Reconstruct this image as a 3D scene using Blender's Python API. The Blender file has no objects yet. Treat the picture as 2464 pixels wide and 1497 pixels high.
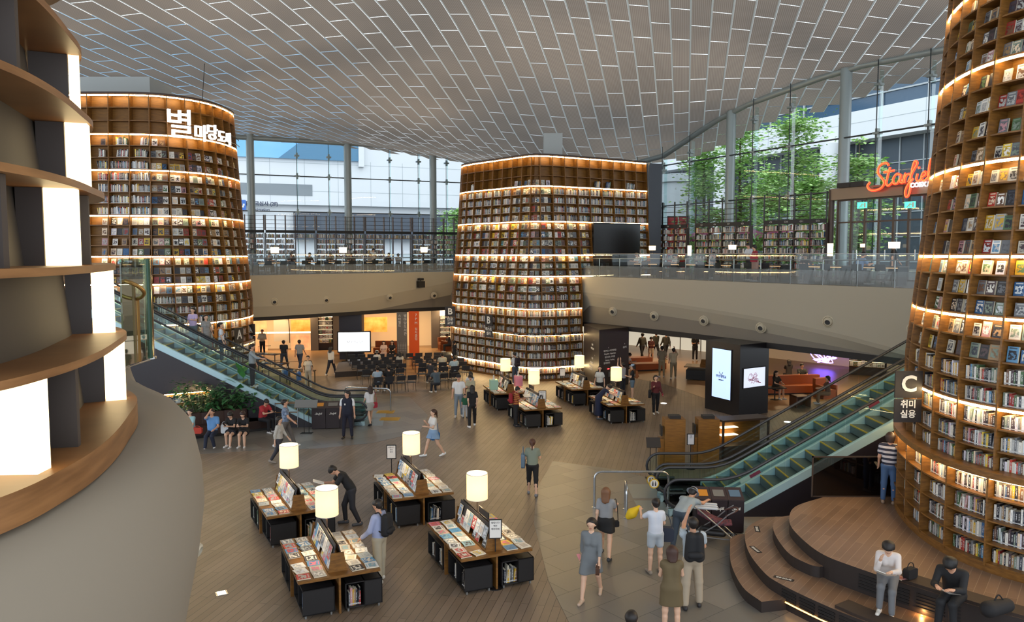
import bpy, math, random
import numpy as np
from mathutils import Vector, Matrix
random.seed(7)
R = math.radians
S = bpy.context.scene
COL = S.collection
# ---------------------------------------------------------------- camera, sky, exposure
PITCH = R(4.175); F = 1870.0; CH = 6.75
cam = bpy.data.objects.new('camera', bpy.data.cameras.new('camera')); COL.objects.link(cam)
cam.location = (0, 0, CH); cam.rotation_euler = (R(90)-PITCH, 0, 0)
cam.data.sensor_width = 36; cam.data.lens = 36*F/2464; cam.data.clip_end = 600; cam.data.clip_start = .1
S.camera = cam
W = bpy.data.worlds.new('sky'); S.world = W; W.use_nodes = True
nt = W.node_tree; bg = nt.nodes['Background']
bg.inputs[0].default_value = (.86, .93, 1.0, 1); bg.inputs[1].default_value = 1.75
S.view_settings.view_transform = 'Standard'; S.view_settings.look = 'None'
S.view_settings.exposure = .5; S.view_settings.gamma = 1; S.view_settings.use_curve_mapping = False
cy = S.cycles
cy.use_denoising = True; cy.max_bounces = 7; cy.diffuse_bounces = 3; cy.glossy_bounces = 3
cy.transmission_bounces = 6; cy.transparent_max_bounces = 14; cy.sample_clamp_indirect = 4; cy.caustics_reflective = False
cy.caustics_refractive = False
# ---------------------------------------------------------------- pixel -> place
def ray(x, y):
    u = (x-1232)/F; v = (748.5-y)/F
    return Vector((u, math.cos(PITCH)+v*math.sin(PITCH), -math.sin(PITCH)+v*math.cos(PITCH)))
def G(x, y, z=0.):
    r = ray(x, y); t = (z-CH)/r.z
    return Vector((r.x*t, r.y*t, z))
def D(x, y, Y):
    r = ray(x, y); t = Y/r.y
    return Vector((r.x*t, Y, CH+r.z*t))
# ---------------------------------------------------------------- materials
MATS = {}
def lin(c):
    if isinstance(c, str):
        c = [int(c[i:i+2], 16)/255 for i in (0, 2, 4)]
        c = [x/12.92 if x <= .04045 else ((x+.055)/1.055)**2.4 for x in c]
    return tuple(c[:3])+(1,)
def mat(name, c, rough=.6, metal=0., emit=0., var=0., scale=6., stretch=(1, 1, 1), bump=0., c2=None, spec=None, glow=None, coord='Object'):
    if name in MATS: return MATS[name]
    m = bpy.data.materials.new(name); m.use_nodes = True; MATS[name] = m
    N = m.node_tree; b = N.nodes['Principled BSDF']; c = lin(c)
    b.inputs['Base Color'].default_value = c; b.inputs['Roughness'].default_value = rough; b.inputs['Metallic'].default_value = metal
    if spec is not None: b.inputs['Specular IOR Level'].default_value = spec
    if emit:
        b.inputs['Emission Color'].default_value = lin(glow) if glow else c; b.inputs['Emission Strength'].default_value = emit
    if var or c2 or bump:
        tc = N.nodes.new('ShaderNodeTexCoord'); mp = N.nodes.new('ShaderNodeMapping'); no = N.nodes.new('ShaderNodeTexNoise')
        mp.inputs['Scale'].default_value = stretch; no.inputs['Scale'].default_value = scale; no.inputs['Detail'].default_value = 5
        N.links.new(tc.outputs[coord], mp.inputs[0]); N.links.new(mp.outputs[0], no.inputs[0])
        if var or c2:
            r = N.nodes.new('ShaderNodeValToRGB'); c2 = lin(c2) if c2 else tuple(x*(1-var) for x in c[:3])+(1,)
            r.color_ramp.elements[0].position = .32; r.color_ramp.elements[1].position = .68
            r.color_ramp.elements[0].color = c2; r.color_ramp.elements[1].color = c
            N.links.new(no.outputs[0], r.inputs[0]); N.links.new(r.outputs[0], b.inputs['Base Color'])
        if bump:
            bp = N.nodes.new('ShaderNodeBump'); bp.inputs['Strength'].default_value = bump; bp.inputs['Distance'].default_value = .02
            N.links.new(no.outputs[0], bp.inputs['Height']); N.links.new(bp.outputs[0], b.inputs['Normal'])
    return m
def glass(name, c, refl=.12, op=0.):
    """thin clear sheet: mostly lets light through, mirrors a little"""
    if name in MATS: return MATS[name]
    m = bpy.data.materials.new(name); m.use_nodes = True; MATS[name] = m; N = m.node_tree; N.nodes.clear()
    o = N.nodes.new('ShaderNodeOutputMaterial'); t = N.nodes.new('ShaderNodeBsdfTransparent'); g = N.nodes.new('ShaderNodeBsdfGlossy')
    g.inputs['Roughness'].default_value = .02; t.inputs[0].default_value = lin(c); mx = N.nodes.new('ShaderNodeMixShader')
    lw = N.nodes.new('ShaderNodeLayerWeight'); lw.inputs[0].default_value = .25
    mr = N.nodes.new('ShaderNodeMapRange'); mr.inputs['To Min'].default_value = refl*.35; mr.inputs['To Max'].default_value = min(1, refl*5)
    N.links.new(lw.outputs['Fresnel'], mr.inputs[0]); N.links.new(mr.outputs[0], mx.inputs[0])
    N.links.new(t.outputs[0], mx.inputs[1]); N.links.new(g.outputs[0], mx.inputs[2]); last = mx
    if op:
        d = N.nodes.new('ShaderNodeBsdfDiffuse'); d.inputs[0].default_value = lin(c); m2 = N.nodes.new('ShaderNodeMixShader'); m2.inputs[0].default_value = op
        N.links.new(mx.outputs[0], m2.inputs[1]); N.links.new(d.outputs[0], m2.inputs[2]); last = m2
    N.links.new(last.outputs[0], o.inputs[0]); return m
OAK = mat('oak', '8a5e1e', .5, c2='6b4512', scale=3, stretch=(1, 1, 14))
OAKD = mat('oak_board', '855a24', .45, c2='644117', scale=3, stretch=(2, 2, 8))
LED = mat('led_warm', (1, .72, .42), emit=36, glow=(1, .71, .34))
BLK = mat('black', '141214', .55); DARK = mat('charcoal', '201c1e', .6); CHR = mat('steel', 'b8bcc0', .25, 1)
WHT = mat('white', 'dcdad4', .6); GRY = mat('grey', '70706e', .6); BRONZE = mat('bronze', '4a3c34', .4, .4)
GLS = glass('clear_glass', (.93, .97, .97), .05)
def book_mat(name, cover):
    m = bpy.data.materials.new(name); m.use_nodes = True; N = m.node_tree; b = N.nodes['Principled BSDF']
    b.inputs['Roughness'].default_value = .45
    a = N.nodes.new('ShaderNodeAttribute'); a.attribute_name = 'bc'
    if not cover:
        uv = N.nodes.new('ShaderNodeUVMap'); sx = N.nodes.new('ShaderNodeSeparateXYZ'); N.links.new(uv.outputs[0], sx.inputs[0])
        def K_(op, x, y, z=0.):
            n = N.nodes.new('ShaderNodeMath'); n.operation = op
            for i, q in enumerate((x, y, z)):
                if isinstance(q, (int, float)): n.inputs[i].default_value = q
                else: N.links.new(q, n.inputs[i])
            return n.outputs[0]
        u_ = K_('FRACT', sx.outputs[0], 0); v_ = K_('FLOORED_MODULO', sx.outputs[1], 4)
        band = K_('MULTIPLY', K_('COMPARE', u_, .5, .2), K_('COMPARE', v_, 1.7, .75))
        no = N.nodes.new('ShaderNodeTexNoise'); no.noise_dimensions = '2D'; no.inputs['Scale'].default_value = 4.5; no.inputs['Detail'].default_value = 0
        N.links.new(uv.outputs[0], no.inputs[0])
        g = N.nodes.new('ShaderNodeMath'); g.operation = 'GREATER_THAN'; g.inputs[1].default_value = .47; N.links.new(no.outputs[0], g.inputs[0]); gg = K_('MULTIPLY', K_('MAXIMUM', K_('MULTIPLY', g.outputs[0], band), K_('COMPARE', v_, .3, .12)), .6)
        mx = N.nodes.new('ShaderNodeMix'); mx.data_type = 'RGBA'; N.links.new(gg, mx.inputs[0])
        inv = N.nodes.new('ShaderNodeInvert'); inv.inputs[0].default_value = .9; N.links.new(a.outputs[0], inv.inputs[1])
        N.links.new(a.outputs[0], mx.inputs[6]); N.links.new(inv.outputs[0], mx.inputs[7]); N.links.new(mx.outputs[2], b.inputs['Base Color'])
        return m
    a2 = N.nodes.new('ShaderNodeAttribute'); a2.attribute_name = 'bd'; L_ = N.links.new
    uv = N.nodes.new('ShaderNodeUVMap'); no = N.nodes.new('ShaderNodeTexNoise'); no.noise_dimensions = '2D'; no.inputs['Scale'].default_value = 3.4; no.inputs['Detail'].default_value = 4
    L_(uv.outputs[0], no.inputs[0])
    fr = N.nodes.new('ShaderNodeVectorMath'); fr.operation = 'FRACTION'; dv = N.nodes.new('ShaderNodeVectorMath'); dv.operation = 'DIVIDE'; dv.inputs[1].default_value = (2, 2, 1); L_(uv.outputs[0], dv.inputs[0]); L_(dv.outputs[0], fr.inputs[0])
    sp = N.nodes.new('ShaderNodeSeparateXYZ'); L_(fr.outputs[0], sp.inputs[0])
    def M_(op, x, y, z=None):
        n = N.nodes.new('ShaderNodeMath'); n.operation = op
        for i, q in enumerate((x, y, z)):
            if q is None: continue
            if isinstance(q, (int, float)): n.inputs[i].default_value = q
            else: L_(q, n.inputs[i])
        return n.outputs[0]
    U, V = sp.outputs[0], sp.outputs[1]
    pic = M_('MULTIPLY', M_('COMPARE', U, .25, .19), M_('COMPARE', V, .29, .19))
    g = M_('MULTIPLY', pic, M_('GREATER_THAN', no.outputs[0], .47))
    ttl = M_('MULTIPLY', M_('COMPARE', U, .25, .17), M_('COMPARE', V, .58, .03)); g = M_('MAXIMUM', g, M_('MULTIPLY', ttl, .8))
    mx = N.nodes.new('ShaderNodeMix'); mx.data_type = 'RGBA'; L_(g, mx.inputs[0])
    mw = N.nodes.new('ShaderNodeMix'); mw.data_type = 'RGBA'; mw.blend_type = 'MULTIPLY'; mw.inputs[0].default_value = .55; L_(mx.outputs[2], mw.inputs[6]); rr_ = N.nodes.new('ShaderNodeValToRGB'); rr_.color_ramp.elements[0].position = .38; rr_.color_ramp.elements[1].position = .55
    rr_.color_ramp.elements[0].color = (.25, .25, .3, 1); L_(no.outputs[0], rr_.inputs[0]); pm = N.nodes.new('ShaderNodeMix'); pm.data_type = 'RGBA'; L_(pic, pm.inputs[0]); pm.inputs[6].default_value = (1, 1, 1, 1); L_(rr_.outputs[0], pm.inputs[7]); L_(pm.outputs[2], mw.inputs[7])
    N.links.new(a.outputs[0], mx.inputs[6]); N.links.new(a2.outputs[0], mx.inputs[7]); N.links.new(mw.outputs[2], b.inputs['Base Color'])
    return m
SPINE = book_mat('book_spine', False); COVER = book_mat('book_cover', True); PAGES = mat('book_pages', 'd8cfb8', .8)
# ---------------------------------------------------------------- mesh builder
class MB:
    def __init__(s): s.v = []; s.f = []; s.m = []; s.T = None; s.mi = 0; s.c = []; s.c2 = []; s.uv = []; s.col = None
    def pts(s, P):
        n = len(s.v)
        if s.T is not None: P = [s.T @ Vector(p) for p in P]
        s.v += [tuple(p) for p in P]; return n
    def face(s, idx):
        s.f.append(tuple(idx)); s.m.append(s.mi)
        if s.col: s.c.append(s.col[0]); s.c2.append(s.col[1])
    def quad(s, a, b, c, d): n = s.pts([a, b, c, d]); s.face((n, n+1, n+2, n+3)); return s
    def hexa(s, P):
        n = s.pts(P)
        for q in ((0, 3, 2, 1), (4, 5, 6, 7), (0, 1, 5, 4), (1, 2, 6, 5), (2, 3, 7, 6), (3, 0, 4, 7)): s.face([n+i for i in q])
        return s
    def box(s, x0, y0, z0, x1, y1, z1):
        return s.hexa([(x0, y0, z0), (x1, y0, z0), (x1, y1, z0), (x0, y1, z0), (x0, y0, z1), (x1, y0, z1), (x1, y1, z1), (x0, y1, z1)])
    def cbox(s, c, d, rz=0, b=0):
        T = s.T; M = Matrix.Translation(c) @ Matrix.Rotation(rz, 4, 'Z'); s.T = M if T is None else T @ M
        if b: s.prism(rrect(d[0], d[1], b), -d[2]/2, d[2]/2)
        else: s.box(-d[0]/2, -d[1]/2, -d[2]/2, d[0]/2, d[1]/2, d[2]/2)
        s.T = T; return s
    def prism(s, poly, z0, z1, top=None):
        n = len(poly); top = top or poly
        k = s.pts([(p[0], p[1], z0) for p in poly]+[(p[0], p[1], z1) for p in top])
        s.face([k+n-1-i for i in range(n)]); s.face([k+n+i for i in range(n)])
        for i in range(n): j = (i+1) % n; s.face((k+i, k+j, k+n+j, k+n+i))
        return s
    def beam(s, a, b, w, h=None, up=(0, 0, 1)):
        a = Vector(a); b = Vector(b); h = h or w; d = (b-a).normalized(); u = Vector(up)
        if abs(d.dot(u)) > .99: u = Vector((0, 1, 0))
        r = d.cross(u).normalized()*(w/2); u = r.cross(d).normalized()*(h/2)
        return s.hexa([a-r-u, a+r-u, a+r+u, a-r+u, b-r-u, b+r-u, b+r+u, b-r+u])
    def tube(s, P, r, n=8, cap=True, close=False):
        P = [Vector(p) for p in P]; L = len(P); rr = r if isinstance(r, (list, tuple)) else [r]*L; ref = None; base = len(s.v)
        for i, p in enumerate(P):
            t = (P[(i+1) % L]-P[i-1]) if close else (P[min(i+1, L-1)]-P[max(i-1, 0)])
            t.normalize()
            if ref is None: ref = Vector((0, 0, 1)) if abs(t.z) < .9 else Vector((1, 0, 0))
            x = ref-t*ref.dot(t); x.normalize(); y = t.cross(x); ref = x
            s.pts([p+x*(math.cos(k*2*math.pi/n)*rr[i])+y*(math.sin(k*2*math.pi/n)*rr[i]) for k in range(n)])
        for i in range(L if close else L-1):
            a = base+i*n; b = base+((i+1) % L)*n
            for k in range(n): s.face((a+k, a+(k+1) % n, b+(k+1) % n, b+k))
        if cap and not close: s.face([base+n-1-k for k in range(n)]); s.face([base+(L-1)*n+k for k in range(n)])
        return s
    def lathe(s, prof, n=24, c=(0, 0, 0), caps=True):
        k = s.pts([(c[0]+r*math.cos(i*2*math.pi/n), c[1]+r*math.sin(i*2*math.pi/n), c[2]+z) for r, z in prof for i in range(n)])
        for j in range(len(prof)-1):
            for i in range(n): s.face((k+j*n+i, k+j*n+(i+1) % n, k+(j+1)*n+(i+1) % n, k+(j+1)*n+i))
        if caps: s.face([k+n-1-i for i in range(n)]); q = k+(len(prof)-1)*n; s.face([q+i for i in range(n)])
        return s
    def sweep(s, path, prof, cap=True):
        """path: list of (point, outward unit vector); prof: closed list of (outward, up)"""
        m = len(prof); k = len(s.v)
        for p, o in path: s.pts([(p[0]+o[0]*a, p[1]+o[1]*a, (p[2] if len(p) > 2 else 0)+b) for a, b in prof])
        for i in range(len(path)-1):
            for j in range(m): a = k+i*m; b = a+m; s.face((a+j, a+(j+1) % m, b+(j+1) % m, b+j))
        if cap: s.face([k+j for j in range(m)][::-1]); s.face([k+(len(path)-1)*m+j for j in range(m)])
        return s
    def build(s, name, mats, parent=None, smooth=False, loc=None, rz=0):
        me = bpy.data.meshes.new(name); me.from_pydata(s.v, [], s.f)
        for m in (mats if isinstance(mats, (list, tuple)) else [mats]): me.materials.append(m)
        if any(s.m): me.polygons.foreach_set('material_index', s.m)
        if s.c:
            nl = len(me.loops); cnt = [len(f) for f in s.f]
            for nm, src in (('bc', s.c), ('bd', s.c2)):
                at = me.color_attributes.new(nm, 'FLOAT_COLOR', 'CORNER'); arr = np.repeat(np.array(src, dtype=np.float32), cnt, axis=0)
                at.data.foreach_set('color', arr.ravel())
        if s.uv:
            ul = me.uv_layers.new(name='UVMap'); ul.data.foreach_set('uv', np.array(s.uv, dtype=np.float32).ravel())
        if smooth:
            me.polygons.foreach_set('use_smooth', [True]*len(s.f))
            if smooth != 2 and hasattr(me, 'set_sharp_from_angle'): me.set_sharp_from_angle(angle=R(8 if smooth == 3 else 35))
        me.update()
        o = bpy.data.objects.new(name, me); COL.objects.link(o)
        if parent: o.parent = parent
        if loc is not None: o.location = loc
        if rz: o.rotation_euler = (0, 0, rz)
        return o
def rrect(w, d, b, n=4):
    P = []
    for cx, cy, a in ((w/2-b, d/2-b, 0), (-w/2+b, d/2-b, 90), (-w/2+b, -d/2+b, 180), (w/2-b, -d/2+b, 270)):
        for i in range(n+1): t = R(a+90*i/n); P.append((cx+b*math.cos(t), cy+b*math.sin(t)))
    return P
def tag(o, label, cat, group=None, kind=None):
    o['label'] = label
    if cat: o['category'] = cat
    if group: o['group'] = group
    if kind: o['kind'] = kind
    return o
def st(o, label=None):
    o['kind'] = 'structure'
    if label: o['label'] = label
    return o
def thing(name, label, cat, loc=(0, 0, 0), rz=0, group=None):
    o = bpy.data.objects.new(name, None); COL.objects.link(o); o.location = loc; o.rotation_euler = (0, 0, rz); o.empty_display_size = .2
    return tag(o, label, cat, group)
def dup(o, loc=None, rz=None, label=None, parent=None):
    c = o.copy(); COL.objects.link(c)
    if parent: c.parent = parent
    if loc is not None: c.location = loc
    if rz is not None: c.rotation_euler = (0, 0, rz)
    if label: c['label'] = label
    for k in list(o.children): dup(k, parent=c)
    return c
def rows_lookup(o):
    return [c for c in o.children]
def catmull(P, n=6):
    P = [Vector(p) for p in P]; out = []
    Q = [P[0]*2-P[1]]+P+[P[-1]*2-P[-2]]
    for i in range(1, len(Q)-2):
        for k in range(n):
            t = k/n; a, b, c, d = Q[i-1], Q[i], Q[i+1], Q[i+2]
            out.append(.5*((2*b)+(c-a)*t+(2*a-5*b+4*c-d)*t*t+(3*b-a-3*c+d)*t**3))
    out.append(P[-1]); return out
def resample(P, step=None, n=None):
    L = [0]
    for a, b in zip(P, P[1:]): L.append(L[-1]+(b-a).length)
    n = n or max(1, round(L[-1]/step)); out = []; j = 0
    for i in range(n+1):
        t = L[-1]*i/n
        while j < len(L)-2 and L[j+1] < t: j += 1
        out.append(P[j].lerp(P[j+1], (t-L[j])/max(1e-9, L[j+1]-L[j])))
    return out
def normals(P, side=1):
    """horizontal unit normals to the right (side=1) of travel"""
    o = []
    for i in range(len(P)):
        t = P[min(i+1, len(P)-1)]-P[max(i-1, 0)]; o.append(Vector((t.y*side, -t.x*side, 0)).normalized())
    return o
def text(body, size, m, parent=None, name='lettering', depth=.004, loc=(0, 0, 0), rot=(0, 0, 0), align='CENTER', bold=0., shear=0., space=1.):
    c = bpy.data.curves.new(name, 'FONT'); c.body = body; c.size = size; c.extrude = depth; c.align_x = align; c.align_y = 'CENTER'; c.offset = bold; c.shear = shear
    c.space_character = space; c.resolution_u = 3
    c.materials.append(m); o = bpy.data.objects.new(name, c); COL.objects.link(o); o.location = loc; o.rotation_euler = rot
    if parent: o.parent = parent
    return o
# ---------------------------------------------------------------- books
PAL = ['e8e6df', 'dedad0', 'f2f0ea', 'c9c4b4', '2b2a2e', '1d1f2a', '3a3f4c', '8f2a26', 'b53a2c', '2f5d8c', '5b8fb5', 'c8a02e', 'd9b93a', '4d6b4a', '7a8a7c', '6b4a36', '9a7d5a', 'a8a9a6', '6a6d72', '4a3a40', 'd8d4e0', 'cfd8dc', 'b98a8f', 'e5cdb0']
PW = [4, 4, 3, 5, 8, 7, 7, 3, 2, 3, 2, 3, 2, 4, 5, 6, 5, 6, 7, 6, 2, 3, 2, 3]
PALL = [lin(c) for c in PAL]
CN = dict(zip(PAL, ['white', 'cream', 'white', 'beige', 'black', 'black', 'dark blue', 'dark red', 'red', 'blue', 'light blue', 'mustard', 'yellow', 'green', 'grey green', 'brown', 'tan', 'grey', 'grey', 'dark purple', 'pale lilac', 'pale grey', 'pink', 'peach']))
class Books(MB):
    """boxes with a spine/cover face that carries its own colour"""
    def book(s, T, w, h, d, ci, cj, cover=True):
        # local: x width, y depth (front at y=0, back at +d), z up from 0
        P = [T @ Vector(p) for p in ((0, 0, 0), (w, 0, 0), (w, d, 0), (0, d, 0), (0, 0, h), (w, 0, h), (w, d, h), (0, d, h))]
        k = len(s.v); s.v += [tuple(p) for p in P]; ox, oy = random.randrange(40)*2, random.randrange(40)*4; a = 1.3 if cover else 3
        for q, mi in (((0, 1, 5, 4), 0), ((1, 2, 6, 5), 1 if cover else 0), ((4, 5, 6, 7), 1), ((3, 0, 4, 7), 1 if cover else 0)):
            s.f.append(tuple(k+i for i in q)); s.m.append(mi); s.c.append(ci); s.c2.append(cj)
            s.uv += [(ox, oy), (ox+1, oy), (ox+1, oy+a), (ox, oy+a)]
        return s
def rc():
    i = random.choices(range(len(PAL)), PW)[0]; return i
REST = {'spine': Books(), 'cover': Books()}
# ---------------------------------------------------------------- ceiling
CP = [(-15, 30, 16.3), (-10.2, 31.9, 16.9), (-4.6, 33.7, 17.45), (2.2, 33.1, 17.3), (8.9, 31.9, 16.9), (16, 28.9, 15.95), (-18.8, 36.2, 15.4),
      (-20, 38.5, 15.05), (-13.5, 40.2, 15.45), (-6.4, 41.3, 15.65), (-2, 41.3, 15.6), (4.4, 42.6, 14.85), (-8, 44, 15.1), (13.3, 39.6, 16),
      (8.5, 51.3, 13), (5, 49.4, 12.8), (-19.3, 54.5, 15.2), (-12.2, 57.5, 14.9), (-7.4, 60.3, 14.5), (-3.4, 62.5, 14.05), (12, 44.8, 15.05),
      (15.4, 38.2, 15.7), (18.2, 33.2, 15.45), (0, 20, 18.3), (-20, 20, 17), (20, 20, 16.3), (0, 5, 18.5), (-30, 5, 17.5), (30, 5, 16.5),
      (28, 35, 15), (25, 50, 15.2), (3, 60, 13.5), (-30, 45, 15)]
_c = np.array(CP, float); _d = np.linalg.norm(_c[:, None, :2]-_c[None, :, :2], axis=2)
_K = np.where(_d > 0, _d**2*np.log(np.maximum(_d, 1e-9)), 0)+np.eye(len(_c))*60
_P = np.c_[np.ones(len(_c)), _c[:, :2]]; _A = np.block([[_K, _P], [_P.T, np.zeros((3, 3))]])
_w = np.linalg.solve(_A, np.r_[_c[:, 2], 0, 0, 0])
def ceil_z(X, Y):
    X = np.asarray(X, float); Y = np.asarray(Y, float)
    d = np.sqrt((X[..., None]-_c[:, 0])**2+(Y[..., None]-_c[:, 1])**2)
    return (np.where(d > 0, d*d*np.log(np.maximum(d, 1e-9)), 0)@_w[:-3])+_w[-3]+_w[-2]*X+_w[-1]*Y
SR = .2245; RW = .87; RL = 2.87
# glass walls: left from WL0 to WL1, right from WR0 to WR1
WL0 = Vector((-30, 50.0, 0)); WL1 = Vector((-1.5, 62.9, 0)); WR0 = Vector((8.2, 52.0, 0)); WR1 = Vector((22.0, 26.8, 0))
def build_ceiling():
    def thin(name, c, tr):
        m = bpy.data.materials.new(name); m.use_nodes = True; N = m.node_tree; N.nodes.clear(); o = N.nodes.new('ShaderNodeOutputMaterial')
        d = N.nodes.new('ShaderNodeBsdfDiffuse'); t = N.nodes.new('ShaderNodeBsdfTranslucent'); x = N.nodes.new('ShaderNodeMixShader'); x.inputs[0].default_value = tr
        d.inputs[0].default_value = lin(c); t.inputs[0].default_value = lin(c); N.links.new(d.outputs[0], x.inputs[1]); N.links.new(t.outputs[0], x.inputs[2]); N.links.new(x.outputs[0], o.inputs[0]); return m, d, t
    rib = thin('ceiling_rib', 'b0b8b8', .18)[0]; pan, dd, tt = thin('ceiling_panel', '968779', .32)
    N = pan.node_tree; tc = N.nodes.new('ShaderNodeUVMap')
    wv = N.nodes.new('ShaderNodeTexWave'); wv.inputs['Scale'].default_value = 3.2; wv.bands_direction = 'X'
    N.links.new(tc.outputs[0], wv.inputs[0]); no = N.nodes.new('ShaderNodeTexNoise'); no.inputs['Scale'].default_value = .12; no.inputs['Detail'].default_value = 3
    to = N.nodes.new('ShaderNodeTexCoord'); N.links.new(to.outputs['Object'], no.inputs[0])
    r = N.nodes.new('ShaderNodeValToRGB'); r.color_ramp.elements[0].color = lin('7d766f'); r.color_ramp.elements[1].color = lin('968b80'); r.color_ramp.elements[0].position = .35; r.color_ramp.elements[1].position = .65
    N.links.new(no.outputs[0], r.inputs[0]); mx = N.nodes.new('ShaderNodeMix'); mx.data_type = 'RGBA'; mx.blend_type = 'MULTIPLY'; mx.inputs[0].default_value = .28
    N.links.new(r.outputs[0], mx.inputs[6]); N.links.new(wv.outputs[0], mx.inputs[7])
    for q in (dd, tt): N.links.new(mx.outputs[2], q.inputs[0])
    ms = [rib, pan]
    m = MB(); uv = []
    ln = math.hypot(1, SR); dx, dy = SR/ln, 1/ln       # along a row
    def ins(X, Y):
        # inside the roof outline
        if Y > 44 and X < 2: return (WL1-WL0).cross(Vector((X, Y, 0))-WL0).z < 1.5*(WL1-WL0).length
        if X > 8 and (WR1-WR0).cross(Vector((X, Y, 0))-WR0).z > 4.5*(WR1-WR0).length: return False
        return Y < 66
    quads = []
    for k in range(-50, 46):
        for j in range(-1, 24):
            t0 = j*RL+(RL/2 if k % 2 else 0); t1 = t0+RL; ym = (t0+t1)/2
            Xm = (k+.5)*RW+SR*ym
            if not -34 < Xm < 34: continue
            if not ins(Xm, ym): continue
            e = .038; A0, A1, S0, S1 = k*RW, (k+1)*RW, t0, t1
            for part, a0, a1, s0, s1, n, q_ in ((1, A0+e, A1-e, S0+e, S1-e, 3, 2), (0, A0, A0+e, S0, S1, 3, 1), (0, A1-e, A1, S0, S1, 3, 1), (0, A0+e, A1-e, S0, S0+e, 1, 2), (0, A0+e, A1-e, S1-e, S1, 1, 2)):
                base = len(m.v)
                YY, AA = np.meshgrid(np.linspace(s0, s1, n+1), np.linspace(a0, a1, q_+1), indexing='ij'); XX = AA+SR*YY; ZZ = ceil_z(XX, YY)+(0 if part else .012)
                m.v += [(float(x), float(y), float(z)) for x, y, z in zip(XX.ravel(), YY.ravel(), ZZ.ravel())]
                m.mi = part; w_ = q_+1
                for i in range(n):
                    for q in range(q_):
                        a = base+i*w_+q; m.face((a, a+w_, a+w_+1, a+1))
                        uv += [(q/2+k, i/n), (q/2+k, (i+1)/n), ((q+1)/2+k, (i+1)/n), ((q+1)/2+k, i/n)]
    m.uv = uv
    o = m.build('ceiling', ms, smooth=True); st(o)
build_ceiling()
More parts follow.
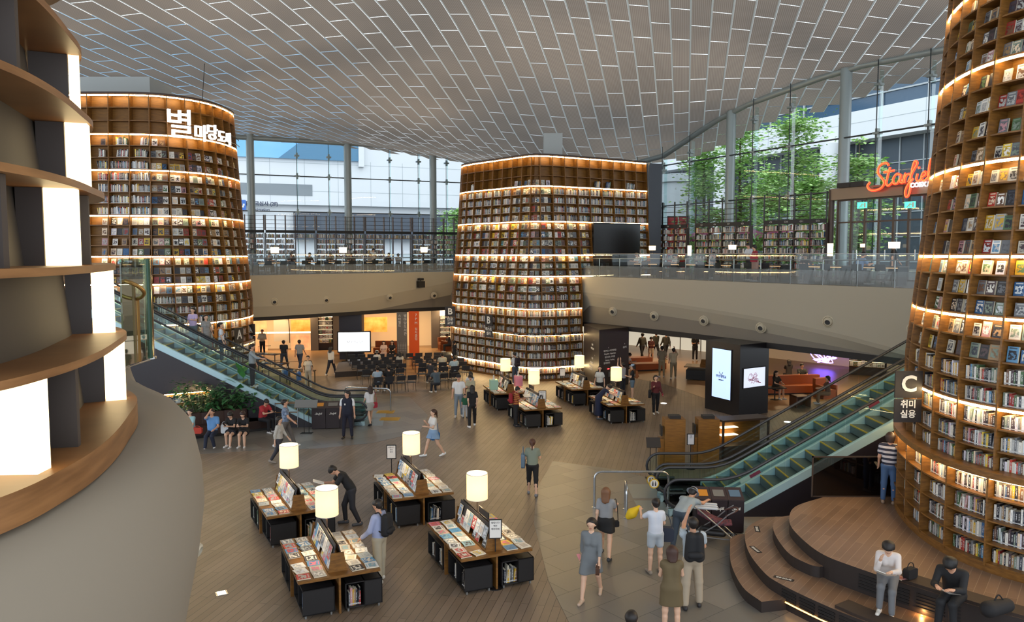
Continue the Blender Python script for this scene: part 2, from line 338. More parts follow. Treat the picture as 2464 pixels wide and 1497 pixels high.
# ---------------------------------------------------------------- book towers
def inset(z):
    return 0 if z < 4.5 else (.09*(z-4.5) if z < 8.5 else .36+.065*(z-8.5))
IND = {'cover': [], 'spine': []}     # candidates for individual books
def row_zs(z1, z0, n): return [z0+(z1-z0)*i/n for i in range(n)]
def tower(name, label, pts, width, tiers, content, n0=0, zlo=0., sub=3, skip=None, ledge=None, lit=(), top_cap=True, tid='', ledge_out=.28, depth=.34, bays=None, closed_back=None, lo=0):
    """pts: base outline, left to right seen from the hall; tiers: (z_top, z_bottom, rows) with a lit strip under each z_top"""
    P = resample(catmull([Vector((x, y, 0)) for x, y in pts], 10), n=None if bays is None else bays*sub, step=width/sub if bays is None else None)
    while (len(P)-1) % sub: P = resample(P, n=len(P)-1+(sub-(len(P)-1) % sub))
    Nn = normals(P, 1); nb = (len(P)-1)//sub
    at = lambda i, z, o=0.: P[i]+Nn[i]*(o-inset(z))+Vector((0, 0, z))
    XB = [1232+F*(P[b*sub].x+P[(b+1)*sub].x)/(P[b*sub].y+P[(b+1)*sub].y) for b in range(nb)]; sk = skip
    if sk: skip = lambda b, z: sk(XB[b], z)
    root = thing(name, label, 'bookcase tower', P[len(P)//2]-Nn[len(P)//2]*1.5+Vector((0, 0, zlo)))
    O = root.location
    def loc(p): return p-O
    zt = tiers[0][0]; zb = tiers[-1][1]
    m = MB(); zz = sorted({t[0] for t in tiers}|{t[1] for t in tiers}|{4.5, 8.5})
    zz = [z for z in zz if zb <= z <= zt]
    for z in zz:
        m.pts([loc(at(i, z, -depth)) for i in range(len(P))]); m.pts([loc(at(i, z, -depth-.12)) for i in range(len(P))])
    L = len(P)
    for a in range(len(zz)-1):
        for i in range(L-1):
            if skip and skip(i//sub, (zz[a]+zz[a+1])/2): continue
            q = a*2*L+i; m.face((q, q+1, q+1+2*L, q+2*L)); q += L; m.face((q, q+2*L, q+1+2*L, q+1))
    m.build('back_panel', OAK, root, smooth=True)
    rings = []
    for ti, (z1, z0, n) in enumerate(tiers):
        zs = [z1-(z1-z0)*k/n for k in range(n)]
        for k, z in enumerate(zs): rings.append((z, k == 0))
        for k in range(n):
            for b in range(nb):
                if skip and skip(b, zs[k]-.2): continue
                floor_z = zs[k+1] if k+1 < n else z0
                content(ti, k, n, b, XB, floor_z+.02, zs[k]-floor_z-.05, [at(b*sub+j, floor_z) for j in range(sub+1)], [Nn[b*sub+j] for j in range(sub+1)], tid)
    rings.append((zb+.04, False))
    for z, main in rings:
        runs = []; cur = []
        for b in range(nb):
            if skip and (skip(b, z-.2) and skip(b, z+.2)):
                if cur: runs.append(cur)
                cur = []
            else: cur.append(b)
        if cur: runs.append(cur)
        for run in runs:
            i0, i1 = run[0]*sub, (run[-1]+1)*sub
            th = .03 if not main else .05; out = .0
            if ledge and abs(z-ledge) < .02: out = ledge_out; th = .12
            elif ledge and z < ledge: out = ledge_out-.03
            mb = MB(); mb.sweep([(loc(at(i, z)), Nn[i]) for i in range(i0, i1+1)], [(out, -th/2), (out, th/2), (-depth, th/2), (-depth, -th/2)])
            mb.build('shelf_board', OAKD, root, smooth=True)
            if main:
                q_ = -.055 if ledge and abs(z-ledge) < .02 else 0
                mb = MB(); mb.sweep([(loc(at(i, z)), Nn[i]) for i in range(i0, i1+1)], [(out+q_+.004, -th/2-.036*(q_ == 0)-.02*(q_ < 0)), (out+q_+.004, -th/2+.012), (out+q_-.02, -th/2+.012), (out+q_-.02, -th/2-.036*(q_ == 0)-.02*(q_ < 0))])
                mb.build('light_strip', LED, root)
    for b in range(nb+1):
        i = b*sub; mb = MB(); zz2 = [z for z in zz]
        segs = [[]]
        for a in range(len(zz)):
            zc = zz[a]-.1
            if skip and skip(min(b, nb-1), zc) and skip(max(b-1, 0), zc): segs.append([])
            segs[-1].append(zz[a])
        for sg in segs:
            if len(sg) < 2: continue
            t = Vector((-Nn[i].y, Nn[i].x, 0))*.018
            for za, zc in zip(sg, sg[1:]):
                A = loc(at(i, za)); B = loc(at(i, zc)); n_ = Nn[i]
                o1 = .03 if not (ledge and za < ledge-.1) else ledge_out-.02
                d1 = -depth
                mb.hexa([A+t+n_*o1, A-t+n_*o1, A-t+n_*d1, A+t+n_*d1, B+t+n_*o1, B-t+n_*o1, B-t+n_*d1, B+t+n_*d1])
        if mb.v: mb.build('upright', OAKD, root)
    mb = MB(); o_ = ledge_out-.05 if ledge else 0; mb.sweep([(loc(at(i, 0)), Nn[i]) for i in range(L) if not (skip and skip(min(i//sub, nb-1), zb+.1))], [(o_, zlo), (o_, zb+.03), (-depth, zb+.03), (-depth, zlo)]); mb.build('plinth', OAKD, root, smooth=True)
    if top_cap:
        mb = MB(); mb.sweep([(loc(at(i, zt)), Nn[i]) for i in range(L)], [(.03, .03), (.03, .1), (-1.2, .1), (-1.2, .03)]); mb.build('cornice', mat('cornice', '3a2a24', .6), root, smooth=True)
    return root, P, Nn
def frame_at(pts, ns, u, out):
    """point on the bay's front arc at 0..1 and matrix with x along, y inward"""
    k = len(pts)-1; t = min(u*k, k-1e-6); i = int(t); p = pts[i].lerp(pts[i+1], t-i); n = ns[i].lerp(ns[i+1], t-i).normalized()
    x = Vector((-n.y, n.x, 0)); p = p+n*out
    return p, Matrix(((x.x, -n.x, 0, p.x), (x.y, -n.y, 0, p.y), (0, 0, 1, p.z), (0, 0, 0, 1)))
def fill_spines(pts, ns, h, tid, where, u0=.05, u1=.95, lean=0., warm=0, out=-.09, keep=1.):
    L = sum((b-a).length for a, b in zip(pts, pts[1:])); u = u0; base = random.random()
    n = 0; us = []
    while u < u1:
        w = random.uniform(.022, .05); us.append((u, w)); u += w/L*1.04
    for i, (u, w) in enumerate(us):
        if random.random() > keep: continue
        hh = h*random.uniform(.6, .8) if h > .3 else h*random.uniform(.7, .86)
        p, T = frame_at(pts, ns, u, out)
        T = T @ Matrix.Translation((0, 0, .016))
        if lean or random.random() < .03: T = T @ Matrix.Rotation(lean or R(random.choice((-9, 9))), 4, 'Y')
        c = rc()
        IND['spine'].append((p, T, w, hh, .16, c, rc(), f'{where}, {ordn(i+1)} from left', tid))
def fill_covers(pts, ns, h, tid, where, n=3, out=-.1):
    for i in range(n):
        w = min(.2 if tid == 'C' else .225, .72/n)*random.uniform(.9, 1.06); hh = min(h*.8, w*random.uniform(1.3, 1.45)); u = (i+.5)/n*.86+.03
        L = (pts[-1]-pts[0]).length
        p, T = frame_at(pts, ns, u-w/2/L, out-random.uniform(0, .03)); T = T @ Matrix.Translation((0, 0, .016)) @ Matrix.Rotation(R(-9), 4, 'X') @ Matrix.Rotation(R(random.uniform(-6, 6)), 4, 'Z')
        c = rc(); c2 = rc()
        IND['cover'].append((p, T, w, hh, random.uniform(.02, .045), c, c2, f'{where}, {ordn(i+1)} from left', tid))
ORD = ['first', 'second', 'third', 'fourth', 'fifth', 'sixth', 'seventh', 'eighth', 'ninth', 'tenth', 'eleventh', 'twelfth', 'thirteenth', 'fourteenth', 'fifteenth', 'sixteenth', 'seventeenth', 'eighteenth', 'nineteenth', 'twentieth']
def ordn(i): return ORD[i-1] if i <= 20 else ('twenty-'+ORD[i-21] if i < 30 else ('thirtieth' if i == 30 else 'thirty-'+ORD[(i-31) % 10]))
ROWN = {}
def content_for(rule, tname):
    def f(ti, k, n, b, XB, z, h, pts, ns, tid):
        kind = rule(ti, k, b, XB)
        if not kind: return
        r = ROWN[tname](ti, k)
        L0 = min(q for q in range(len(XB)) if XB[q] > {'left tower': 245, 'middle tower': 1085, 'right tower': 2195}[tname]); where = f"{tname}'s {ordn(r)} shelf, {ordn(b-L0+1)} bay"
        pts = [p+Vector((0, 0, 0)) for p in pts]
        if kind == 'c': fill_covers(pts, ns, h, tid, where, n=3 if random.random() < .9 else 2)
        elif kind == 's': fill_spines(pts, ns, h, tid, where, u1=random.choice((.95, .95, .93, .86)))
        elif kind == 'p': fill_spines(pts, ns, h, tid, where, u0=random.uniform(.2, .6), u1=random.uniform(.7, .9), lean=random.choice((0, R(8))))
        elif kind == 'q': fill_covers(pts, ns, h, tid, where, n=2)
        elif kind == 'l': fill_spines(pts, ns, h, tid, where, u0=.06, u1=.93, lean=R(6), out=0.)
        elif kind == 'o': fill_spines(pts, ns, h, tid, where, out=.035)
    return f
def cum(rows):
    a = [0]
    for r in rows: a.append(a[-1]+r)
    return lambda ti, k: a[ti]+k+1
# left tower A
tA = [(13.58, 11.91, 3), (11.91, 10.38, 3), (10.38, 8.43, 4), (8.43, 6.68, 4), (6.68, 5.48, 3), (5.48, 3.72, 4), (3.72, 2.5, 3), (2.5, .75, 4), (.75, .05, 2)]
def ruleA(ti, k, b, XB):
    x = XB[b]; lf = x < 355
    if ti == 0: return None
    if ti == 1: return ('p' if (lf and random.random() < .7) else ('q' if x < 410 else None)) if k == 0 else ('s' if k == 2 and lf else ('p' if lf else 'c'))
    if ti == 2: return 's' if lf else 'c'
    if ti in (3, 4): return 'c'
    if ti == 5: return 'c' if k == 0 else ('s' if (k == 1 and x < 420) or k > 1 else 'c')
    if ti >= 7: return 'o'
    return 's'
ROWN['left tower'] = cum([t[2] for t in tA])
TA, PA, NA = tower('round_bookcase_tower', 'tall round wooden book tower on the left with the glowing white Korean sign', [(-23.5, 34.3), (-20.5, 33.3), (-17.8, 33.1), (-15.3, 33.3), (-13.85, 34.3), (-13.1, 35.6), (-12.85, 37.3), (-13.1, 39.2), (-14.2, 41)], .93, tA, content_for(ruleA, 'left tower'), tid='A', ledge=2.5, ledge_out=.1)
# middle tower B
tB = [(11.98, 10.40, 3), (10.40, 8.52, 4), (8.52, 6.74, 4), (6.74, 5.60, 3), (5.60, 3.86, 4), (3.86, 2.5, 3), (2.5, .75, 4), (.75, .05, 2)]
def ruleB(ti, k, b, XB):
    x = XB[b]
    if ti == 0: return None if k < 2 else ('q' if 1225 < x < 1330 else ('p' if random.random() < .55 else None))
    if ti == 1: return 'c' if 1205 < x < 1340 else 's'
    if ti in (2, 3): return 'c'
    if ti == 4: return 'c' if k < 2 else 's'
    if ti >= 6: return 'o'
    return 's'
ROWN['middle tower'] = cum([t[2] for t in tB])
def skipB(x, z): return (x > 1408 and z < 5.5) or (1432 < x < 1537 and 5.4 < z < 8.45)
ptsB = [(-2.6, 49.2), (-3.45, 47.9), (-3.53, 46.5), (-2.75, 45.1), (-1.2, 43.3), (-.1, 42.0), (.75, 41.2), (1.5, 41.1), (2.6, 41.45), (3.91, 42.2), (5.96, 43.4), (8.03, 44.7)]
TB, PB, NB = tower('round_bookcase_tower', 'tall curved wooden book tower in the middle of the hall below the ceiling dip', ptsB, .83, tB, content_for(ruleB, 'middle tower'), tid='B', skip=skipB, ledge=2.5, ledge_out=.12)
# right tower C
tC = [(13.7, 11.98, 4), (11.98, 10.40, 4), (10.40, 8.52, 4), (8.52, 6.74, 4), (6.74, 5.60, 3), (5.60, 3.95, 4), (3.95, 2.72, 3), (2.72, 1.02, 4)]
def ruleC(ti, k, b, XB):
    if ti <= 4: return 'c'
    if ti == 5: return 'c' if k < 2 else 's'
    return 'o' if ti == 7 else 's'
ROWN['right tower'] = cum([t[2] for t in tC])
TC, PC, NC = tower('round_bookcase_tower', 'tall round wooden book tower on the right, standing on the stepped stage', [(11.4, 20.6), (10.0, 19.3), (9.2, 18.0), (8.75, 16.6), (8.6, 15.3), (8.78, 14.3), (9.3, 13.5), (10.2, 12.8), (11.6, 12.3)], .86, tC, content_for(ruleC, 'right tower'), tid='C', zlo=.9, ledge=2.72, ledge_out=.22)
# ---------------------------------------------------------------- floors
def floor_mats():
    m = bpy.data.materials.new('plank_floor'); m.use_nodes = True; N = m.node_tree; b = N.nodes['Principled BSDF']
    tc = N.nodes.new('ShaderNodeTexCoord'); mp = N.nodes.new('ShaderNodeMapping'); mp.inputs['Rotation'].default_value = (0, 0, -math.atan2(1, SR))
    br = N.nodes.new('ShaderNodeTexBrick'); br.inputs['Scale'].default_value = 1; br.inputs['Brick Width'].default_value = 2.2; br.inputs['Row Height'].default_value = .16
    br.inputs['Mortar Size'].default_value = .004; br.inputs['Color1'].default_value = lin('80705f'); br.inputs['Color2'].default_value = lin('92806f'); br.inputs['Mortar'].default_value = lin('352a24')
    no = N.nodes.new('ShaderNodeTexNoise'); no.inputs['Scale'].default_value = 1.2; mx = N.nodes.new('ShaderNodeMix'); mx.data_type = 'RGBA'; mx.blend_type = 'MULTIPLY'; mx.inputs[0].default_value = .35
    for a, c in ((tc.outputs['Object'], mp.inputs[0]), (mp.outputs[0], br.inputs[0]), (mp.outputs[0], no.inputs[0]), (br.outputs[0], mx.inputs[6]), (no.outputs[0], mx.inputs[7]), (mx.outputs[2], b.inputs['Base Color'])): N.links.new(a, c)
    b.inputs['Roughness'].default_value = .42
    t = bpy.data.materials.new('stone_tile'); t.use_nodes = True; N = t.node_tree; b = N.nodes['Principled BSDF']
    tc = N.nodes.new('ShaderNodeTexCoord'); mp = N.nodes.new('ShaderNodeMapping'); mp.inputs['Rotation'].default_value = (0, 0, R(-38))
    br = N.nodes.new('ShaderNodeTexBrick'); br.inputs['Scale'].default_value = 1; br.inputs['Brick Width'].default_value = 1.2; br.inputs['Row Height'].default_value = .8
    br.inputs['Mortar Size'].default_value = .006; br.inputs['Color1'].default_value = lin('6c6862'); br.inputs['Color2'].default_value = lin('807a72'); br.inputs['Mortar'].default_value = lin('3e3c3a'); br.inputs['Bias'].default_value = 0
    for a, c in ((tc.outputs['Object'], mp.inputs[0]), (mp.outputs[0], br.inputs[0]), (br.outputs[0], b.inputs['Base Color'])): N.links.new(a, c)
    b.inputs['Roughness'].default_value = .32
    return m, t
PLANK, TILE = floor_mats()
m = MB(); m.box(-34, -2, -.25, 36, 75, 0); st(m.build('floor', PLANK))
def flat(pix, z, name, mt, th=.006, z0=0):
    P = [G(x, y, z0) for x, y in pix]; m = MB(); m.prism([(p.x, p.y) for p in P][::1], z, z+th); return m.build(name, mt)
st(flat([(400, 1098), (600, 1085), (760, 1080), (900, 1066), (1010, 1040), (1030, 1000), (985, 955), (900, 950), (800, 1000), (640, 1000), (360, 990)][::-1], 0, 'floor_tile_west', TILE))
st(flat([(1330, 1110), (1290, 1180), (1285, 1260), (1320, 1400), (1420, 1600), (2200, 1600), (2300, 1300), (1800, 1220), (1600, 1160), (1480, 1130)][::-1], 0, 'floor_tile_east', TILE))
# tactile paving squares
TACT = mat('tactile_yellow', 'b08a2e', .6)
for i, (x, y, w) in enumerate([(928, 992, .75), (938, 1009, .8)]):
    p = G(x, y); mb = MB(); mb.box(-w/2, -.3, .006, w/2, .3, .016)
    for k in range(7): mb.box(-w/2+.05, -.26+k*.085, .016, w/2-.05, -.23+k*.085, .022)
    tag(mb.build('tactile_tile', TACT, loc=(p.x, p.y, 0)), ['yellow ribbed paving square by the left escalator, behind the other', 'yellow ribbed paving square by the left escalator, nearest the tables'][i], 'paving', 'yellow tactile paving squares')
# ---------------------------------------------------------------- upper floor, fascias
FLZ = 5.55
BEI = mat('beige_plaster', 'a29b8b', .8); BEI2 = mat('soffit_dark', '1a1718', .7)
eL = [(-30, 36), (-22, 40.5), (-15.2, 44.2), (-10.3, 48.6), (-4.1, 53.4), (1, 54.5)]
eR = [(2.6, 43.6), (4.0, 42.2), (7.6, 37.4), (10.3, 33.0), (12.5, 29.6), (14.3, 26.6), (17.5, 21.5), (20, 16)]
def fascia(pts, zb, brk, rec, name, label):
    P = catmull([Vector((x, y, 0)) for x, y in pts], 6); Nn = normals(P, 1)
    n = len(P); f = lambda i, a: np.interp(i/(n-1)*(len(pts)-1), range(len(a)), a)
    m = MB(); k = 8
    for i, p in enumerate(P):
        b = f(i, brk); r = f(i, rec); z0 = zb
        prof = [(-.3, FLZ), (0, FLZ), (.02, FLZ-.5), (.02, b+.12), (-.03, b-.05), (-r, z0), (-r, z0), (-r-.3, z0)]
        m.pts([(p.x+Nn[i].x*o, p.y+Nn[i].y*o, z) for o, z in prof])
    for i in range(n-1):
        for j in range(k-1): a = i*k+j; m.face((a, a+1, a+1+k, a+k))
    o = m.build(name, BEI, smooth=3); st(o, label)
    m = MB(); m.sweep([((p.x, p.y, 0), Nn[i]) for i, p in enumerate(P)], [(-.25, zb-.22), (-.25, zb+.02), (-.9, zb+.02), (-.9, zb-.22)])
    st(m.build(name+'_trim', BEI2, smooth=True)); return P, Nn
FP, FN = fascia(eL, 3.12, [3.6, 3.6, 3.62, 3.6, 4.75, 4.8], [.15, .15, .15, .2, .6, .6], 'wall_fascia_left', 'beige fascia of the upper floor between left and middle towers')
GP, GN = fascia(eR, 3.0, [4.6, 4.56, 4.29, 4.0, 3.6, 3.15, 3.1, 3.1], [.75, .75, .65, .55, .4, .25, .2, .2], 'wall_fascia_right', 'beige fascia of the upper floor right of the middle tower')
m = MB(); far = [(36, 16), (40, 75), (-40, 75), (-40, 36)]
poly = [tuple((p-FN[i]*.3)[:2]) for i, p in enumerate(FP[6:-6], 6)]+[(-.5, 52), (2.6, 46)]+[tuple((p-GN[i]*.3)[:2]) for i, p in enumerate(GP[6:], 6)]+far
m.prism(poly[::1], 3.0, FLZ); m.f = m.f; st(m.build('floor_upper_slab', mat('slab', '6b655c', .5)))
# nozzles in the fascia
NOZ = mat('nozzle', 'b5ac98', .5)
def nozzle(p, n, r, lab):
    T = Matrix.Translation(p) @ Vector((n.x*.6-p.x/p.y*.4, n.y*.6-.4, -.05)).to_track_quat('Z', 'Y').to_matrix().to_4x4()
    root = thing('air_nozzle', lab, 'air nozzle', p, 0, 'round air nozzles in the fascias'); T = T.copy(); T.translation = (0, 0, 0)
    a = MB(); a.T = T; a.lathe([(r*1.15, -.05), (r*1.15, .03), (r*.95, .06), (r*.88, .03)], 24, caps=False); a.build('rim', NOZ, root, smooth=True)
    a = MB(); a.T = T @ Matrix.Rotation(R(14), 4, 'X'); a.lathe([(r*.92, .0), (r*.88, .05), (r*.7, .10), (r*.52, .11), (r*.5, .07)], 24, caps=False); a.build('barrel', NOZ, root, smooth=True)
    a = MB(); a.T = T; a.lathe([(.01, .075), (r*.52, .075)], 20, caps=False); a.build('throat', BLK, root)
def along(P, Nn, x):
    best = min(range(len(P)-1), key=lambda i: abs(1232+F*P[i].x/P[i].y-x)); j = best
    return P[j], Nn[j]
for i, (x, y) in enumerate([(659, 726), (784, 722), (937, 716), (1043, 711)]):
    P_, n = along(catmull([Vector((a, b, 0)) for a, b in eL], 60), normals(catmull([Vector((a, b, 0)) for a, b in eL], 60)), x)
    q = D(x, y, P_.y); nozzle(Vector((P_.x, P_.y, q.z))+n*-.0, n, .2, f'round beige air nozzle in the left fascia, {ordn(i+1)} from the left tower')
for i, (x, y) in enumerate([(1466, 750), (1570, 761), (1690, 772), (1831, 789), (1998, 774), (2200, 792)]):
    P_, n = along(catmull([Vector((a, b, 0)) for a, b in eR], 60), normals(catmull([Vector((a, b, 0)) for a, b in eR], 60)), x)
    q = D(x, y, P_.y); nozzle(Vector((P_.x, P_.y, q.z))+n*[-.25, -.22, -.15, -.12, .03, -.02][i], n, .205, f'round beige air nozzle in the right fascia, {ordn(i+1)} from the middle tower')
# ---------------------------------------------------------------- balustrades of the upper floor
FROST = glass('frosted_glass', (.66, .69, .70), .05, .16); STAIN = mat('rail_steel', 'a4a6a6', .3, .9)
def railing(P, Nn, name, label, i0=0, i1=None, base=FLZ, off=-.08, h=1.22, hr=.98):
    pts = resample(P[i0:i1], 1.5); nn = normals(pts); root = thing(name, label, 'railing', pts[0]+Vector((0, 0, base)))
    O = root.location; q = [p+nn[i]*off+Vector((0, 0, base))-O for i, p in enumerate(pts)]
    for a, b in zip(q, q[1:]):
        g = (b-a)*.012; A, B = a+g, b-g; z = Vector((0, 0, 1))
        m = MB(); m.beam(A+z*(h/2+.2), B+z*(h/2+.2), .014, h-.4); m.build('glass_panel', GLS, root)
        m = MB(); m.beam(A+z*.3, B+z*.3, .016, .56); m.build('frosted_band', FROST, root)
    for i, a in enumerate(q):
        m = MB(); m.beam(a-nn[i]*.03, a-nn[i]*.03+Vector((0, 0, hr)), .035, .02); m.build('post', STAIN, root)
    m = MB(); m.tube([a+Vector((0, 0, hr))-nn[i]*.06 for i, a in enumerate(q)], .025, 8); m.build('handrail', STAIN, root, smooth=True)
    m = MB(); m.tube([a+Vector((0, 0, h))for i, a in enumerate(q)], .01, 6); m.build('top_edge', STAIN, root, smooth=True)
railing(FP, FN, 'glass_balustrade', 'glass balustrade on the upper floor between the left and middle towers', 10, -2)
railing(GP, GN, 'glass_balustrade', 'glass balustrade on the upper floor right of the middle tower', 5, None)
# ---------------------------------------------------------------- glass curtain walls
STL = mat('grey_steel', '929998', .4, .3); STK = mat('dark_mullion', '20262a', .4)
dL = (WL1-WL0).normalized(); dR = (WR1-WR0).normalized()
def curtain(A, B, ztop, name, cols, step, side, tz=(9.8, 12.35)):
    d = (B-A).normalized(); L = (B-A).length; n = Vector((d.y, -d.x, 0))*side    # inward
    root = thing(name, 'tall point-fixed glass curtain wall at the '+('back left' if side > 0 else 'right')+' of the hall', 'glass wall', A+Vector((0, 0, FLZ))); root['kind'] = 'structure'
    O = root.location; k = int(L/step); m = MB(); mm = MB(); cl = MB(); fin = MB()
    for i in range(k):
        a = A+d*(i*step+.01); b = A+d*((i+1)*step-.01)
        za, zb = ztop(a), ztop(b)
        m.quad(a-O+Vector((0, 0, FLZ)), b-O+Vector((0, 0, FLZ)), b-O+Vector((0, 0, zb)), a-O+Vector((0, 0, za)))
    m.build('window_pane', glass('wall_glass', (.95, .98, .99), .028), root)
    for i in range(k+1):
        p = A+d*(i*step); z1 = ztop(p)+.1; P = p+n*.12-O
        if any((p-c).length < 1.0 for c in cols): continue
        mb = MB(); mb.beam(P+Vector((0, 0, FLZ)), P+Vector((0, 0, z1+.3)), .035); mb.build('tension_rod', STK, root)
        mb = MB(); mb.beam(P+n*.28+Vector((0, 0, FLZ)), P+n*.28+Vector((0, 0, z1-.7)), .02, .26, up=n); mb.build('glass_fin', glass('fin_glass', (.86, .95, .94), .03), root)
        for z in tz+(ztop(p)-1.3,):
            mb = MB(); mb.cbox(P+n*.1+Vector((0, 0, z)), (.34, .3, .1), math.atan2(d.y, d.x)); mb.cbox(P+n*.1+Vector((0, 0, z)), (.12, .2, .42), math.atan2(d.y, d.x)); mb.build('clamp', mat('clamp', '848a88', .4, .6), root)
    for z in tz:
        mb = MB(); mb.tube([A+n*.15-O+Vector((0, 0, z)), B+n*.15-O+Vector((0, 0, z))], .04, 6); mb.build('transom_rod', STK, root)
    pp = [A+d*(L*i/12)+n*.35 for i in range(13)]
    mb = MB(); mb.tube([p-O+Vector((0, 0, ztop(p)-.25)) for p in pp], .17, 12); mb.build('top_pipe', STL, root, smooth=True)
    for c in cols:
        mb = MB(); mb.lathe([(.27, 0), (.27, ztop(c)-FLZ+.02)], 20, c-O+n*.35+Vector((0, 0, FLZ))); mb.build('column', STL, root, smooth=True)
    return root
zL = lambda p: 14.95+.15
zR = lambda p: float(np.interp(p.y, [26, 33, 38.2, 44.8, 50.5], [15.3, 15.5, 15.75, 15.0, 12.9]))+.2
wl = lambda x: next(q for q in (WL0+dL*t*.01 for t in range(4000)) if 1232+F*q.x/q.y >= x)
wr = lambda x: next(q for q in (WR1-dR*t*.01 for t in range(4000)) if 1232+F*q.x/q.y <= x)
cL = [wl(x) for x in (608, 838, 1040)]
curtain(WL0, WL1, zL, 'window_curtain_left', cL, (cL[1]-cL[0]).length/3, 1)
cR = [wr(x) for x in (1741, 2010)]
curtain(WR0, WR1, zR, 'window_curtain_right', cR, (cR[1]-cR[0]).length/3, -1)
# ---------------------------------------------------------------- stepped stage by the right tower
SPL = PLANK.copy(); SPL.name = 'stage_plank'; MATS['stage_plank'] = SPL
for n_ in SPL.node_tree.nodes:
    if n_.type == 'TEX_BRICK': n_.inputs['Color1'].default_value = lin('8a6e58'); n_.inputs['Color2'].default_value = lin('7a604c'); n_.inputs['Mortar'].default_value = lin('a58c74')
    if n_.type == 'MAPPING': n_.inputs['Rotation'].default_value = (0, 0, R(-52))
SDK = mat('stage_riser', '2a2220', .6)
def stage_tier(pts, z0, z1, name, close, lab):
    P = catmull([Vector((x, y, 0)) for x, y in pts], 6); poly = [(p.x, p.y) for p in P]+close
    m = MB(); m.prism(poly[::-1] if Vector((poly[1][0]-poly[0][0], poly[1][1]-poly[0][1], 0)).cross(Vector((poly[2][0]-poly[0][0], poly[2][1]-poly[0][1], 0))).z < 0 else poly, z0, z1)
    m.m = [0, 1]+[0]*(len(m.m)-2); N = len(poly)
    o = m.build(name, [SDK, SPL]); return tag(o, lab, 'stage', 'tiers of the round stage')
stage_tier([(7.6, 18.45), (6.6, 17.7), (6.13, 16.8), (5.98, 16.0), (6.05, 14.9), (6.42, 14.2), (7.2, 13.2), (8.2, 12.1), (10, 10.8)], 0, .9, 'stage_tier', [(14, 10.8), (14, 18.45)], 'top plank tier of the round stage carrying the right book tower')
stage_tier([(6.33, 18.3), (5.92, 18.1), (5.36, 17.4), (5.04, 16.2), (5.0, 15.1), (5.13, 14.5), (5.61, 13.6), (6.2, 12.8), (7.5, 11.5)], 0, .45, 'stage_tier', [(13, 10), (13, 18.3)], 'wide middle plank tier of the round stage with floor labels')
stage_tier([(5.75, 17.9), (5.12, 17.6), (4.92, 17.1), (4.63, 15.98), (4.54, 14.85), (4.70, 14.2)], 0, .22, 'stage_step', [(5.35, 14.35), (6, 17.9)], 'low curved step at the outer foot of the stage')
stage_tier([(6.6, 17.8), (6.08, 17.5), (5.76, 16.7), (5.64, 15.5), (5.83, 14.9), (6.0, 14.75)], .45, .67, 'stage_step', [(6.5, 14.9), (7, 17.8)], 'low curved step between middle and top tiers of the stage')
# LED strip under the middle tier
Pm = catmull([Vector(p) for p in [(5.06, 14.9, .16), (5.13, 14.5, .16), (5.61, 13.6, .16), (6.2, 12.8, .16), (7.5, 11.5, .16)]], 5); nn = normals(Pm)
m = MB(); m.tube([p-nn[i]*-.02 for i, p in enumerate(Pm)], .015, 6); tag(m.build('light_strip', mat('led_step', (1, .6, .2), emit=5, glow=(1, .46, .10))), 'orange light strip under the front edge of the middle stage tier', 'light strip')
